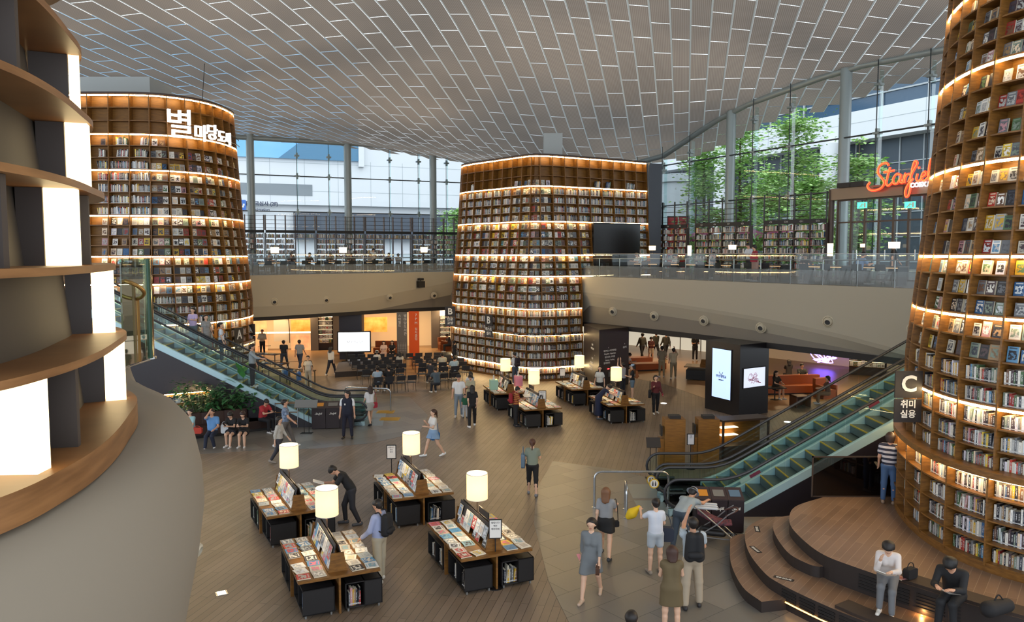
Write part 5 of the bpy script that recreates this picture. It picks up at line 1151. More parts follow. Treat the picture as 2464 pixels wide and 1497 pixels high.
# brown sofa with the plants behind
a, b = G(432, 1062), G(652, 1035); d = (b-a); rz = math.atan2(d.y, d.x); L = d.length; r = thing('curved_sofa', 'long dark brown leather sofa below the left escalator', 'sofa', (a.x, a.y, 0), rz)
m = MB(); m.box(0, 0, .12, L, .75, .42); m.build('seat', LEA, r); m = MB(); m.box(.05, .06, 0, L-.05, .7, .12); m.build('plinth', BLK, r)
for i in range(3): m = MB(); m.T = Matrix.Translation((L*.02+i*L*.25+.42, .72, .42)); m.prism(rrect(.95, .26, .12), 0, .42); m.build('backrest', LEA, r, smooth=True)
m = MB(); m.box(L-.9, .0, .12, L+.0, 1.6, .42); m.build('end_seat', LEA, r)
LF = mat('dark_leaf', '3f7040', .4, c2='28502c', scale=4); LFB = mat('big_leaf', '3f7a3a', .4)
def plant(p, lab, n, w, h, big=False, seed=1):
    rnd = random.Random(seed); r = thing('potted_plant', lab, 'plant', (p.x, p.y, 0), 0, 'green plants behind the brown sofa'); m = MB(); m.lathe([(.2, 0), (.27, .45), (.24, .45)], 18); m.build('pot', DARK, r, smooth=True)
    stm = MB(); lf = MB()
    for i in range(n):
        a = rnd.uniform(0, 6.28); hh = h*rnd.uniform(.35, 1); L = w*rnd.uniform(.2, 1); tip = Vector((math.cos(a)*L, math.sin(a)*L*.6, .45+hh)); stm.tube([(0, 0, .4), tip*.5+Vector((0, 0, .35)), tip], [.012, .009, .005], 4)
        k = 1 if big else 6
        for j in range(k):
            s_ = .34 if big else rnd.uniform(.09, .15); q = Matrix.Rotation(a+rnd.uniform(-1.4, 1.4), 3, 'Z') @ Matrix.Rotation(rnd.uniform(-.5, .6) if not big else rnd.uniform(-1.0, -.5), 3, 'Y')
            c = tip+Vector((rnd.gauss(0, .1), rnd.gauss(0, .08), rnd.gauss(0, .09))) if not big else tip
            lf.mi = 0; k0 = lf.pts([c+q @ Vector(v)*s_ for v in ((0, 0, 0), (.5, -.38, .05), (1.1, -.42, -.02), (1.9, 0, -.15), (1.1, .42, -.02), (.5, .38, .05), (1.0, 0, .06))])
            for u, v in ((0, 1), (1, 2), (2, 3), (3, 4), (4, 5), (5, 0)): lf.face((k0+6, k0+u, k0+v))
    stm.build('stems', mat('stem', '4a5a34', .6), r); lf.build('leaves', LFB if big else LF, r)
e = d.normalized(); nn_ = Vector((-e.y, e.x, 0))
plant(a+e*.9+nn_*.95, 'bushy dark green plant behind the left end of the brown sofa', 60, .9, 1.5, seed=2)
plant(a+e*1.9+nn_*.95, 'bushy dark green plant behind the middle of the brown sofa', 64, .9, 1.2, seed=4)
plant(a+e*2.7+nn_*.95, 'bushy dark green plant behind the right part of the brown sofa', 54, .8, .95, seed=5)
plant(a+e*2.55+nn_*1.1, 'tall plant with big banana-like leaves beside the left escalator', 5, .35, 1.9, True, seed=6)
p = G(400, 1050); 
# low bookshelf glimpsed behind the plants
r = thing('low_bookshelf', 'low lit bookshelf partly hidden behind the plants', 'shelf', (a.x-.2, a.y+1.5, 0), rz); m = MB(); m.box(-.9, 0, 0, 1.0, .3, 1.5); m.build('carcass', OAK, r)
q = Books()
for z in (.75, 1.15):
    for k in range(38): q.book(Matrix.Translation((-.85+k*.048, -.02, z)), .04, random.uniform(.22, .3), .1, PALL[rc()], PALL[0], False)
q.build('book_row', [SPINE, PAGES], r); m = MB(); m.box(-.9, -.03, 1.5, 1.0, 0, 1.52); m.build('light_strip', LED, r)
# book cart
c = G(690, 1030); r = thing('book_cart', 'wheeled steel book cart with wooden shelves beside the sofa', 'cart', (c.x, c.y, 0), R(4)); wc = .85
for x in (-wc/2, wc/2): m = MB(); m.tube([(x, .3, .12), (x, .3, 1.05), (x+(.12 if x > 0 else -.1), .25, 1.12)], .015, 6); m.tube([(x, 0, .12), (x, 0, 1.0)], .015, 6); m.build('side_frame', CHR, r)
for z in (.25, .6, .95): m = MB(); m.box(-wc/2, 0, z, wc/2, .32, z+.03); m.build('shelf', OAKD, r)
for x in (-wc/2, wc/2):
    for y in (.02, .28): m = MB(); m.T = Matrix.Translation((x, y, .06)) @ Matrix.Rotation(R(90), 4, 'Y'); m.lathe([(.06, -.015), (.06, .015)], 12); m.build('caster', GRY, r)
q = Books(); q.book(Matrix.Translation((-.1, .05, .98)) @ Matrix.Rotation(R(-90), 4, 'X') @ Matrix.Translation((0, -.03, -.22)), .18, .22, .03, PALL[22], PALL[0]); tag(q.build('book', [COVER, PAGES]), 'pink book lying on top of the wheeled cart', 'book'); bpy.data.objects[-1] if False else None
bk = [o for o in S.objects if o.get('label') == 'pink book lying on top of the wheeled cart'][0]; bk.matrix_world = Matrix.Translation((c.x, c.y, 0)) @ Matrix.Rotation(R(4), 4, 'Z')
# brochure lectern beside the cart
def lectern(p, lab, h=1.15, w=.55, face=DARK, rz=0):
    r = thing('notice_lectern', lab, 'lectern', (p.x, p.y, 0), rz); m = MB()
    for x in (-.09, .09): m.tube([(x, 0, 0), (x, 0, h)], .012, 6)
    m.build('posts', BLK, r); m = MB(); m.T = Matrix.Translation((0, 0, h)) @ Matrix.Rotation(R(55), 4, 'X'); m.box(-w/2, -.16, 0, w/2, .16, .03); m.build('panel', face, r); m = MB(); m.box(-.22, -.16, 0, .22, .16, .012); m.build('base', BLK, r); return r
lectern(G(738, 1043), 'grey notice lectern at the foot of the left escalators', 1.12, .85, GRY)
lectern(G(1571, 1152), 'black notice lectern left of the tall oak cabinets', 1.1, .42)
# tall oak check-out cabinets
for i, (x0, x1, y) in enumerate([(1599, 1648, 1125), (1679, 1730, 1120)]):
    a, b = G(x0, y), G(x1, y); r = thing('checkout_cabinet', ['tall oak book check-out cabinet nearer the escalator landing', 'tall oak book check-out cabinet beside the glass showcase'][i], 'cabinet', (a.x, a.y, 0)); w = (b-a).length; zt = D(x0, 1010, a.y).z
    m = MB(); m.box(0, 0, 0, w, .5, zt); m.build('body', OAK, r); m = MB(); m.box(w*.25, .1, zt, w*.8, .4, zt+.1); m.build('printer', DARK, r); m = MB(); m.box(-.14, .05, .0, 0, .45, .9); m.build('desk_side', OAK, r); m = MB(); m.box(-.1, .1, .98, -.06, .4, 1.3); m.build('monitor', BLK, r)
sign_stand(G(1661, 1128), 1.12, .24, .36, 0, 'black sign stand between the two oak check-out cabinets', ['대출', '안내'], 'c8ccd8')
a, b = G(1738, 1112), G(1850, 1102); r = thing('glass_showcase', 'bronze framed glass showcase with warm lit shelves behind the right escalator', 'showcase', (a.x, a.y, 0), math.atan2((b-a).y, (b-a).x)); w = (b-a).length; m = MB()
for x in (0, w-.06): 
    for y in (0, .6): m.box(x, y, 0, x+.06, y+.06, 1.3)
m.box(0, 0, 1.3, w, .66, 1.36); m.box(0, 0, 0, w, .66, .5); m.build('frame', BRONZE, r); m = MB(); m.box(.06, .45, .5, w-.06, .5, 1.3); m.build('back', OAK, r); m = MB(); m.box(.06, .02, .5, w-.06, .03, 1.3); m.build('glass_panel', GLS, r)
for z in (.8, 1.05): m = MB(); m.box(.08, .2, z, w*.4, .44, z+.02); m.build('lit_shelf', WARM, r)
# orange sofas of the right shops
def block_seat(p, rz, L, D_, lab, back=True, mt=ORA, name='sofa'):
    r = thing(name, lab, 'sofa', (p.x, p.y, 0), rz, 'orange leather seats'); m = MB(); m.box(-L/2, 0, .08, L/2, D_, .43); m.build('seat', mt, r); m = MB(); m.box(-L/2+.05, .05, 0, L/2-.05, D_-.05, .08); m.build('plinth', BLK, r)
    if back: m = MB(); m.box(-L/2, D_-.22, .43, L/2, D_, .85); m.build('backrest', mt, r)
    return r
block_seat(G(1567, 893), R(14), 1.9, .75, 'orange leather bench behind the girl in white, nearer one', False, name='leather_bench')
block_seat(G(1540, 878), R(14), 1.6, .7, 'orange leather bench behind the girl in white, farther one', False, name='leather_bench')
block_seat(G(1905, 950), R(6), 3.4, .8, 'long orange leather sofa right of the black kiosk pillar')
block_seat(G(935, 853), R(-4), 2.1, .8, 'brown orange sofa behind the stage with two seated women')
def small_table(p, rz, lab, mt=DARK, w=.9, h=.6, name='side_table'):
    r = thing(name, lab, 'table', (p.x, p.y, 0), rz, 'small side tables'); m = MB(); m.box(-w/2, -w/3, h-.04, w/2, w/3, h); m.build('table_top', mt, r); m = MB(); m.lathe([(.03, 0), (.03, h-.04)], 10); m.build('leg', mt, r); m = MB(); m.lathe([(.2, 0), (.2, .02)], 16); m.build('base', mt, r)
small_table(G(1864, 962), 0, 'dark side table before the long orange sofa'); 
BOXW = mat('walnut', '5a3420', .4)
p = G(1925, 978); r = thing('cube_table', 'open walnut cube table before the long orange sofa', 'table', (p.x, p.y, 0), R(10)); m = MB(); m.box(-.35, -.3, 0, -.31, .3, .5); m.box(.31, -.3, 0, .35, .3, .5); m.box(-.35, -.3, .46, .35, .3, .5); m.box(-.35, .26, 0, .35, .3, .5); m.build('body', BOXW, r)
for x, y, lab in ((1998, 960, 'brown armchair behind the right escalator holding a reader'), (1073, 845, 'orange armchair in front of the middle tower sign'), (832, 855, 'orange upholstered seat between column and television')):
    p = G(x, y); r = thing('armchair', lab, 'armchair', (p.x, p.y, 0), R(20), 'orange armchairs'); m = MB(); m.box(-.4, 0, .0, .4, .7, .42); m.build('seat', ORA, r); m = MB(); m.box(-.4, .55, .42, .4, .75, .9); m.build('backrest', ORA, r)
    for s in (-.4, .32): m = MB(); m.box(s, 0, .1, s+.08, .7, .62); m.build('armrest', ORA, r)
# far right magazine table
a, b = G(1645, 915), G(1698, 918); r = thing('book_table', 'book display table glowing white left of the kiosk pillar', 'table', (a.x, a.y, 0), R(-20), 'book display tables'); m = MB(); m.box(0, 0, .7, 1.9, 1.2, .75); m.build('table_top', OAKD, r); m = MB(); m.box(.1, .1, .05, 1.8, 1.1, .55); m.build('crate', BLK, r)
m = MB(); m.hexa([(.8, .3, .75), (1.8, .3, .75), (1.8, .9, .75), (.8, .9, .75), (.85, .5, 1.1), (1.8, .5, 1.1), (1.8, .7, 1.1), (.85, .7, 1.1)]); m.build('rack_step', OAKD, r)
# reading tables at the foot of the left tower
for i, (x, y) in enumerate(((600, 893), (640, 880), (672, 922), (716, 925), (655, 905))):
    p = G(x, y); r = thing('goods_table', f'dark goods table behind the left escalators, {ordn(i+1)} in line', 'table', (p.x, p.y, 0), R(-18), 'dark goods tables'); m = MB(); m.box(-.9, -.35, .7, .9, .35, .75); m.build('table_top', mat('dark_oak', '3c2a20', .4), r)
    for sx in (-.85, .85):
        for sy in (-.3, .3): m = MB(); m.box(sx-.02, sy-.02, 0, sx+.02, sy+.02, .7); m.build('leg', BLK, r)
    m = MB(); m.tube([(-.6, .1, .75), (-.6, .1, 1.15), (.3, .1, 1.22)], .012, 5); m.build('lamp_rail', BRONZE, r)
    for k in range(9):
        b = MB(); s_ = random.uniform(.06, .15); x_ = -.8+k*.2; b.box(x_-s_/2, -.3, .75, x_+s_/2, -.3+s_*1.3, .75+random.choice((.02, .03, .08))); o = b.build('boxed_item', mat(['white', 'mustard_item', 'white', 'blue_item', 'item_grey'][k % 5], ['dcdad4', 'b08a2e', 'dcdad4', '2f5d9c', '70706e'][k % 5], .5))
        o.matrix_world = Matrix.Translation((p.x, p.y, 0)) @ Matrix.Rotation(R(-18), 4, 'Z'); tag(o, f'small boxed item on the {ordn(i+1)} dark goods table, {ordn(k+1)} along', 'item', 'small goods on the dark tables')
for x, y, lab in ((686, 905, 'blue shopping basket on a goods table'), (719, 915, 'blue bottle-shaped container on a goods table')):
    p = G(x, y, .75); m = MB(); m.lathe([(.14, 0), (.17, .3)], 12, (p.x, p.y, .75)) if x < 700 else m.lathe([(.12, 0), (.12, .36), (.05, .42)], 12, (p.x, p.y, .75)); tag(m.build('blue_container', mat('blue_item', '2f5d9c', .5)), lab, 'container')
# pastel boxes on the table by the middle tower
for (x, y), mt, lab in (((1188, 938), mat('mint', '9fc7b4', .6), 'mint green display box on the table by the middle tower'), ((1247, 928), mat('pink_box', 'd18aa4', .6), 'pink display box beside the table by the middle tower')):
    p = G(x, y, .75); r = thing('display_box', lab, 'box', (p.x, p.y, .75), R(12)); m = MB(); m.box(-.17, -.17, 0, .17, .17, .45); m.build('body', mt, r); m = MB(); m.lathe([(.06, .45), (.06, .5), (.03, .52), (.03, .66)], 10); m.build('neck', WHT, r)
# glowing floor spots
for i, (x, y) in enumerate(((533, 1428), (1597, 971), (1895, 1016))):
    p = G(x, y); m = MB(); m.box(-.08, -.08, 0.004, .08, .08, .012) if i == 0 else m.lathe([(.14, .004), (.14, .012)], 20)
    r = thing('floor_light', ['small square glowing floor light at the front left', 'round glowing floor light beside the woman in maroon', 'round glowing floor light behind the right escalators'][i], 'light', (p.x, p.y, .004), R(30), 'lights set in the floor'); m.build('lens', mat('floor_glow', (1, .97, .9), emit=1.6), r)
    m = MB(); m.box(-.11, -.11, 0, .11, .11, .005); m.build('rim', CHR, r)
# labels stuck on the stage
for i, (x, y, z, rz) in enumerate(((1822, 1273, .455, 78), (1818, 1322, .455, 100), (1886, 1392, .455, 145))):
    p = G(x, y, z); r = thing('floor_label', f'dark floor label with white lettering on the middle stage tier, {ordn(i+1)} from the escalator', 'label', (p.x, p.y, z-.004), R(rz), 'dark labels on the stage'); m = MB(); m.box(-.19, -.055, 0, .19, .055, .005); m.build('plate', DARK, r); text('앉지마세요', .065, WHT, r, loc=(0, 0, .007), depth=.001, bold=.002)
# bench cushions and vents of the stage
Pt = catmull([Vector(p) for p in [(6.75, 13.75, 0), (7.2, 13.2, 0), (8.2, 12.1, 0), (10, 10.8, 0)]], 6); nq = normals(Pt)
for nm, z0, z1, a, b, mt, lab in (('bench_cushion', .9, .955, .02, .42, mat('cushion', '33261f', .7), 'long dark bench cushion on the edge of the top stage tier'),):
    m = MB(); m.sweep([(p, -nq[i] if nq[i].y > 0 else nq[i]) for i, p in enumerate(Pt)], [(-a-.0, z0), (-a, z1), (-b, z1), (-b, z0)]); tag(m.build(nm, mt, smooth=True), lab, 'cushion')
Pt2 = catmull([Vector(p) for p in [(5.75, 13.45, 0), (6.2, 12.8, 0), (7.5, 11.5, 0)]], 6); nq2 = normals(Pt2)
m = MB(); m.sweep([(p, -nq2[i] if nq2[i].y > 0 else nq2[i]) for i, p in enumerate(Pt2)], [(-.02, .45), (-.02, .505), (-.42, .505), (-.42, .45)]); tag(m.build('bench_cushion', MATS['cushion'], smooth=True), 'dark bench cushion on the front edge of the middle stage tier', 'cushion')
k = 0
for PP, NQ, zb in ((catmull([Vector(p) for p in [(6.42, 14.2, 0), (7.2, 13.2, 0), (8.2, 12.1, 0)]], 12), None, .5), (catmull([Vector(p) for p in [(5.13, 14.5, 0), (5.61, 13.6, 0), (6.2, 12.8, 0)]], 12), None, .08)):
    NQ = normals(PP)
    for i0 in range(1, len(PP)-5, 5):
        a, b = PP[i0], PP[i0+4]; n = NQ[i0+2]; n = n if n.y < 0 else -n; r = thing('vent_grille', f'louvred black vent in the {"upper" if zb > .3 else "lower"} stage riser, {ordn(i0//5+1)} from the left', 'vent', (a.x, a.y, zb), 0, 'vents in the stage risers'); m = MB()
        for j in range(5): m.beam(Vector((0, 0, .05+j*.06))+n*.015, b-a+Vector((0, 0, .05+j*.06))+n*.015, .02, .035)
        m.build('louvres', BLK, r)
for i, (x, y, z) in enumerate(((2014, 1396, .45), (2218, 1482, .45))):
    p = G(x, y, z); m = MB(); m.lathe([(.02, 0), (.02, .01)], 10, (p.x, p.y, z)); tag(m.build('step_light', mat('led_step', 'ffffff')), f'tiny orange light dot at the foot of the stage riser, {ordn(i+1)} from the left', 'light')
    l = bpy.data.lights.new('step_lamp', 'POINT'); l.energy = 3.0; l.color = (1, .5, .16); l.shadow_soft_size = .03; lo = bpy.data.objects.new('step_lamp', l); COL.objects.link(lo); lo.location = (p.x, p.y, z+.06)
# ---------------------------------------------------------------- upper floor: bookshelves, tables, entrance
SHF = mat('upper_shelf', '3a2822', .5); FIN = mat('shelf_fin', '5c4a40', .5)
def upper_shelf(A, B, nb, lab, gaps=(), zbeam=8.25, ztop=9.5, labels=()):
    d = (B-A); L = d.length; e = d.normalized(); n = Vector((e.y, -e.x, 0)); rz = math.atan2(d.y, d.x); w = L/nb
    r = thing('upper_bookshelf', lab, 'bookshelf', (A.x, A.y, FLZ), rz, 'bookshelves along the glass walls'); H = zbeam-FLZ; T0 = Matrix.Translation((A.x, A.y, FLZ)) @ Matrix.Rotation(rz, 4, 'Z')
    for i in range(nb+1):
        m = MB(); m.box(i*w-.02, 0, 0, i*w+.02, .3, H); m.build('upright', SHF, r)
        m = MB(); m.box(i*w-.03, .0, H+.2, i*w+.03, .28 if not labels else .06, ztop-FLZ); m.build('fin', FIN if not labels else STK, r)
    m = MB(); m.box(0, -.02, H, L, .06, H+.2); bm_ = m.build('beam', BLK, r)
    for i, t in enumerate(labels): text(t, .11, WHT, bm_, loc=((i+.5)*L/len(labels), -.03, H+.1), rot=(R(90), 0, 0))
    for k in range(4):
        m = MB(); m.tube([(0, .03, H+.35+k*.28), (L, .03, H+.35+k*.28)], .012, 4); m.build('wire', BRONZE, r)
    for k in range(7):
        z = .1+k*.375
        runs = [i for i in range(nb) if not (i in gaps and 1 <= k <= 5)]
        m = MB()
        for i in runs: m.box(i*w+.02, 0, z, (i+1)*w-.02, .28, z+.025)
        if runs: m.build('shelf', OAKD, r)
        for i in runs:
            u = i*w+.05
            while u < (i+1)*w-.1:
                t = random.uniform(.03, .055)
                if random.random() < .93: REST['spine'].book(T0 @ Matrix.Translation((u, .03, z+.027)) @ Matrix.Rotation(R(random.choice((0, 0, 0, 5, -5))), 4, 'Y'), t, random.uniform(.2, .28), .15, PALL[rc()], PALL[0], False)
                u += t*1.05
    return r
eW = (WL1-WL0).normalized(); nW = Vector((eW.y, -eW.x, 0))
def wleft(x, off=1.2): return next(q for q in (WL0+nW*off+eW*t*.02 for t in range(3000)) if 1232+F*q.x/q.y >= x)
xsu = [520, 640, 762, 880, 992, 1120]
for i in range(5):
    a, b = wleft(xsu[i]+2), wleft(xsu[i+1]-2); nb = 5
    upper_shelf(a, b, nb, f'tall dark bookshelf with fins along the back glass wall, {ordn(i+1)} unit from the left tower', gaps={1: (3, 4), 2: (), 3: (2, 3, 4), 0: (), 4: ()}[i])
for i, (x0, Y0, x1, Y1, lb, lab) in enumerate([(1537, 46.6, 1651, 44.4, ('B1', 'B2', 'B3', 'B4'), 'wire-topped black bookshelf closest to the middle tower'), (1672, 43.0, 1803, 40.6, ('C5', 'C6', 'C7', 'C8'), 'wire-topped black bookshelf between the two grey columns'), (1836, 39.6, 1986, 37.2, ('C9', 'C10', 'C11', 'C12'), 'wire-topped black bookshelf left of the entrance')]):
    a = D(x0, 600, Y0); b = D(x1, 600, Y1); upper_shelf(Vector((a.x, a.y, 0)), Vector((b.x, b.y, 0)), 4, lab, (), 8.25, 9.75, lb)
# reading counters and lamps
def path_at(PP, x, off):
    best = min(range(len(PP)), key=lambda i: abs(1232+F*PP[i].x/PP[i].y-x)); return PP[best]
CP1 = catmull([Vector((a, b, 0)) for a, b in eL], 60); CN1 = normals(CP1); CP2 = catmull([Vector((a, b, 0)) for a, b in eR], 60); CN2 = normals(CP2)
def up(x, off, side):
    PP, NN = (CP1, CN1) if side == 0 else (CP2, CN2); Q = [p-n*off for p, n in zip(PP, NN)]
    q = min(Q, key=lambda q: abs(1232+F*q.x/q.y-x)); i = Q.index(q); t = (Q[min(i+1, len(Q)-1)]-Q[max(0, i-1)]); return Vector((q.x, q.y, FLZ)), math.atan2(t.y, t.x)
DT = mat('reading_table', '3a2a22', .4)
for i, (x, s) in enumerate([(650, 0), (735, 0), (818, 0), (905, 0), (1000, 0), (1560, 1), (1650, 1), (1735, 1), (1850, 1), (1990, 1), (2120, 1)]):
    p, rz = up(x, 2.0, s); r = thing('reading_table', f'long dark reading table on the upper floor, {ordn(i+1)} from the left', 'table', p, rz, 'reading tables on the upper floor'); m = MB(); m.box(-.95, -.35, .7, .95, .35, .74); m.build('table_top', DT, r)
    for u in (-.85, .85): m = MB(); m.box(u-.03, -.3, 0, u+.03, .3, .7); m.build('leg', BLK, r)
    m = MB(); m.box(-.9, -.36, .66, .9, -.345, .69); m.build('edge_reflection', mat('edge_reflection_glow', (1, .6, .3), emit=.5), r)  # glowing bar imitates light strips mirrored along the table edge
    for k in (-.5, .5):
        q = p+Vector((math.cos(rz)*k-math.sin(rz)*-.6, math.sin(rz)*k+math.cos(rz)*-.6, 0)); c = dup(ch0, q, rz, f'dark chair at the {ordn(i+1)} reading table, '+('left' if k < 0 else 'right')+' side'); c['group'] = 'dark chairs at the reading tables'
LSH = mat('small_shade', (1, .84, .6), emit=2.4, glow=(1, .78, .46))
for i, (x, y, s, w, h, off) in enumerate([(661, 602, 0, .5, .36, 1.9), (827, 602, 0, .5, .36, 1.9), (1020, 601, 0, .5, .36, 1.9), (1570, 597, 1, .36, .22, 1.9), (1657, 603, 1, .2, .5, 2.1), (1761, 595, 1, .36, .22, 1.9), (1996, 601, 1, .24, .52, 2.1), (2149, 590, 1, .42, .24, 1.9), (2073, 591, 1, .2, .15, 5)]):
    p, rz = up(x, off, s); q = D(x, y, p.y); zb = .74 if h < .4 else 0
    r = thing('table_lamp' if h < .4 else 'floor_lamp', f'small glowing lamp on the upper floor, {ordn(i+1)} from the left', 'lamp', (p.x, p.y, FLZ+zb), rz, 'small lamps on the upper floor'); zc = q.z-FLZ-zb
    m = MB(); m.lathe([(w/2*.94, zc-h/2), (w/2, zc+h/2)], 16); m.build('lamp_shade', LSH, r, smooth=True); m = MB(); m.tube([(0, 0, 0), (0, 0, zc-h/2)], .015, 6); m.build('pole', BRONZE, r)
# entrance
eR_ = dR; nR = Vector((-eR_.y, eR_.x, 0))*-1
def wright(x, off=.7): return next(q for q in (WR1+nR*off-eR_*t*.02 for t in range(3000)) if 1232+F*q.x/q.y <= x)
a, b = wright(2014), wright(2300); L = (b-a).length; rz = math.atan2((b-a).y, (b-a).x)
r = thing('door_entrance', 'bronze framed glass entrance doors on the upper floor', 'doors', (a.x, a.y, FLZ), rz); r['kind'] = 'structure'
zt = D(2020, 482, a.y).z-FLZ; zt2 = D(2020, 455, a.y).z-FLZ; zm = D(2040, 538, a.y).z-FLZ
m = MB(); m.box(-.2, -.35, zt, L, .4, zt2); m.build('header', mat('header_bronze', '7c6a58', .35, .3), r)
for i in range(9): u = L*i/8.0; m = MB(); m.box(u-.05, -.06, 0, u+.05, .06, zt); m.build('mullion', BRONZE, r)
for z in (.02, zm, zt-.06): m = MB(); m.box(0, -.05, z, L, .05, z+.07); m.build('rail', BRONZE, r)
for i in (1, 3, 5): m = MB(); u = L*(i+.5)/8; m.box(u-.01, -.08, .9, u+.02, -.05, 1.4); m.build('door_handle', CHR, r)
m = MB(); m.box(0, .0, 0, L, .01, zt); m.build('glass_panel', GLS, r)
m = MB(); m.lathe([(.14, 0), (.14, zt2)], 16, (-.35, -.1, 0)); m.build('side_pillar', BRONZE, r, smooth=True)
EXG = mat('exit_green', (.1, .8, .55), emit=.8, glow=(.12, .9, .6))
for i, (x, y) in enumerate(((2069, 494), (2183, 493))):
    q = wright(x, 1.2); z = D(x, y, q.y).z; e = thing('exit_sign', f'green lit exit sign hanging at the entrance doors, {ordn(i+1)} from the left', 'sign', (q.x, q.y, z), rz, 'green exit signs'); m = MB(); m.box(-.24, -.03, -.14, .24, .03, .14); f = m.build('box', EXG, e); m = MB(); m.tube([(-.12, -.04, -.1), (-.02, -.04, .0), (.04, -.04, .08)], .02, 5); m.tube([(.04, -.04, -.1), (-.02, -.04, 0), (.1, -.04, .02)], .02, 5); m.box(.12, -.04, -.1, .2, -.03, .1); m.build('running_figure', WHT, f); m = MB(); m.box(-.01, -.01, .14, .01, .01, zt-.1-(z-FLZ)); m.build('hanger', BLK, e)
# red neon sign
a, b = wright(2080, 1.3), wright(2258, 1.3); L = (b-a).length; q = (a+b)/2; z0, z1 = D(2080, 474, q.y).z, D(2200, 386, q.y).z
r = thing('neon_sign', 'glowing red script sign above the entrance doors', 'sign', (q.x, q.y, (z0+z1)/2), rz)
script_logo(r, mat('neon_red', (1, .12, .04), emit=1.7, glow=(1, .035, .015)), L, z1-z0, .055, 'neon_lettering'); 
m = MB(); 
script_logo(r, mat('neon_orange', (1, .45, .1), emit=1.1, glow=(1, .12, .03)), L, z1-z0, .022, 'neon_core', T=Matrix.Translation((0, -.045, 0)))
text('COEX MALL', .26, mat('neon_white', (.9, .95, 1), emit=3, glow=(.9, .95, 1)), r, loc=(L*.30, -.02, -.32), rot=(R(90), 0, 0), depth=.02, bold=.01)
m = MB(); m.box(-L*.42, .02, -.30, L*.5, .06, -.25); m.box(-.03, .02, -1.0, .03, .06, -.25); m.build('mount', BRONZE, r)
for x in (2028, 2060): q = wright(x, 1.1); m = MB(); m.box(-.35, -.15, 0, .35, .15, .22); tag(m.build('floodlight', DARK, loc=(q.x, q.y, zt2+FLZ), rz=rz), f'dark floodlight box on the entrance header, '+('left' if x < 2040 else 'right')+' one', 'floodlight', 'floodlights')
# black panel standing for the dark doorway recess in the middle tower wing
PBw = [(p, n) for p, n in zip(PB, NB) if 1425 < 1232+F*p.x/p.y < 1545]
a, b = PBw[0][0]-PBw[0][1]*.12, PBw[-1][0]-PBw[-1][1]*.12; d = b-a; r = thing('dark_doorway', 'black rectangular panel standing for the dark doorway in the middle book tower', 'screen', (a.x, a.y, FLZ), math.atan2(d.y, d.x)); m = MB(); m.box(0, 0, 0, d.length, .3, 8.45-FLZ); m.build('panel', mat('doorway_dark', '0b0908', .25), r)
m = MB(); m.box(-.05, -.04, 8.42-FLZ, d.length+.05, .1, 8.48-FLZ); m.build('frame', BLK, r)
# dark edge panel closing the wing, and the pillar stub above the tower
p, n = PB[-1], NB[-1]; m = MB(); q = p-n*.3; m.prism([(q.x-.02, q.y), (q.x+.75, q.y+.25), (q.x+.6, q.y+1.4), (q.x-.1, q.y+1.2)], FLZ, 11.95); tag(m.build('end_panel', mat('slate', '3a3f48', .5)), 'dark slate end panel at the right edge of the middle book tower', 'panel')
p = D(1330, 375, 47); m = MB(); m.box(-.55, -.5, 0, .55, .5, float(ceil_z(p.x, p.y))-11.9); tag(m.build('roof_pillar', mat('stub', 'aab0b0', .5), loc=(p.x, p.y, 11.9)), 'pale square pillar stub between the middle tower and the ceiling', 'pillar')
p = D(310, 235, 39); m = MB(); m.box(-2.6, -1.2, 0, 1.6, 1.2, float(ceil_z(p.x, p.y))-13.4); tag(m.build('roof_pillar', MATS['stub'], loc=(p.x, p.y, 13.4)), 'pale broad pillar stub between the left tower and the ceiling', 'pillar')
# lit Korean sign on the left tower
SGN = mat('sign_glow', (1, .96, .92), emit=1.9, glow=(1, .93, .88))
def tower_x(P, Nn, x, z, o): 
    Q = [(P[i]+Nn[i]*(o-inset(z)), i) for i in range(len(P)) if Nn[i].y < .35]; q, i = min(Q, key=lambda t: abs(1232+F*t[0].x/t[0].y-x)); return q, Nn[i]
q, n = tower_x(PA, NA, 443, 12.6, .2); r = thing('library_sign', 'glowing white Korean lettering on the rim of the left book tower', 'sign', (q.x, q.y, 12.3))
PAf = resample(PA, .05); NAf = normals(PAf)
for ch, x, y, sz in (('별', 444, 303, 1.36), ('마', 494, 323, .78), ('당', 520, 321, .74), ('도', 543, 331, .62), ('서', 558, 336, .6)):
    q, n = tower_x(PAf, NAf, x, 12.3, .26 if x < 550 else .34); z = D(x, y, q.y).z; text(ch, sz, SGN, r, 'sign_character', .05, (q.x-r.location.x, q.y-r.location.y, z-12.3), (R(90), 0, math.atan2(n.x, -n.y)), bold=.006)
for z in (12.05, 12.35): m = MB(); m.tube([Vector((p.x+n.x*(.13-inset(z)), p.y+n.y*(.13-inset(z)), z))-r.location for p, n in zip(PAf, NAf) if 440 < 1232+F*p.x/p.y and n.y < .3], .02, 5); m.build('mount_rail', BLK, r)
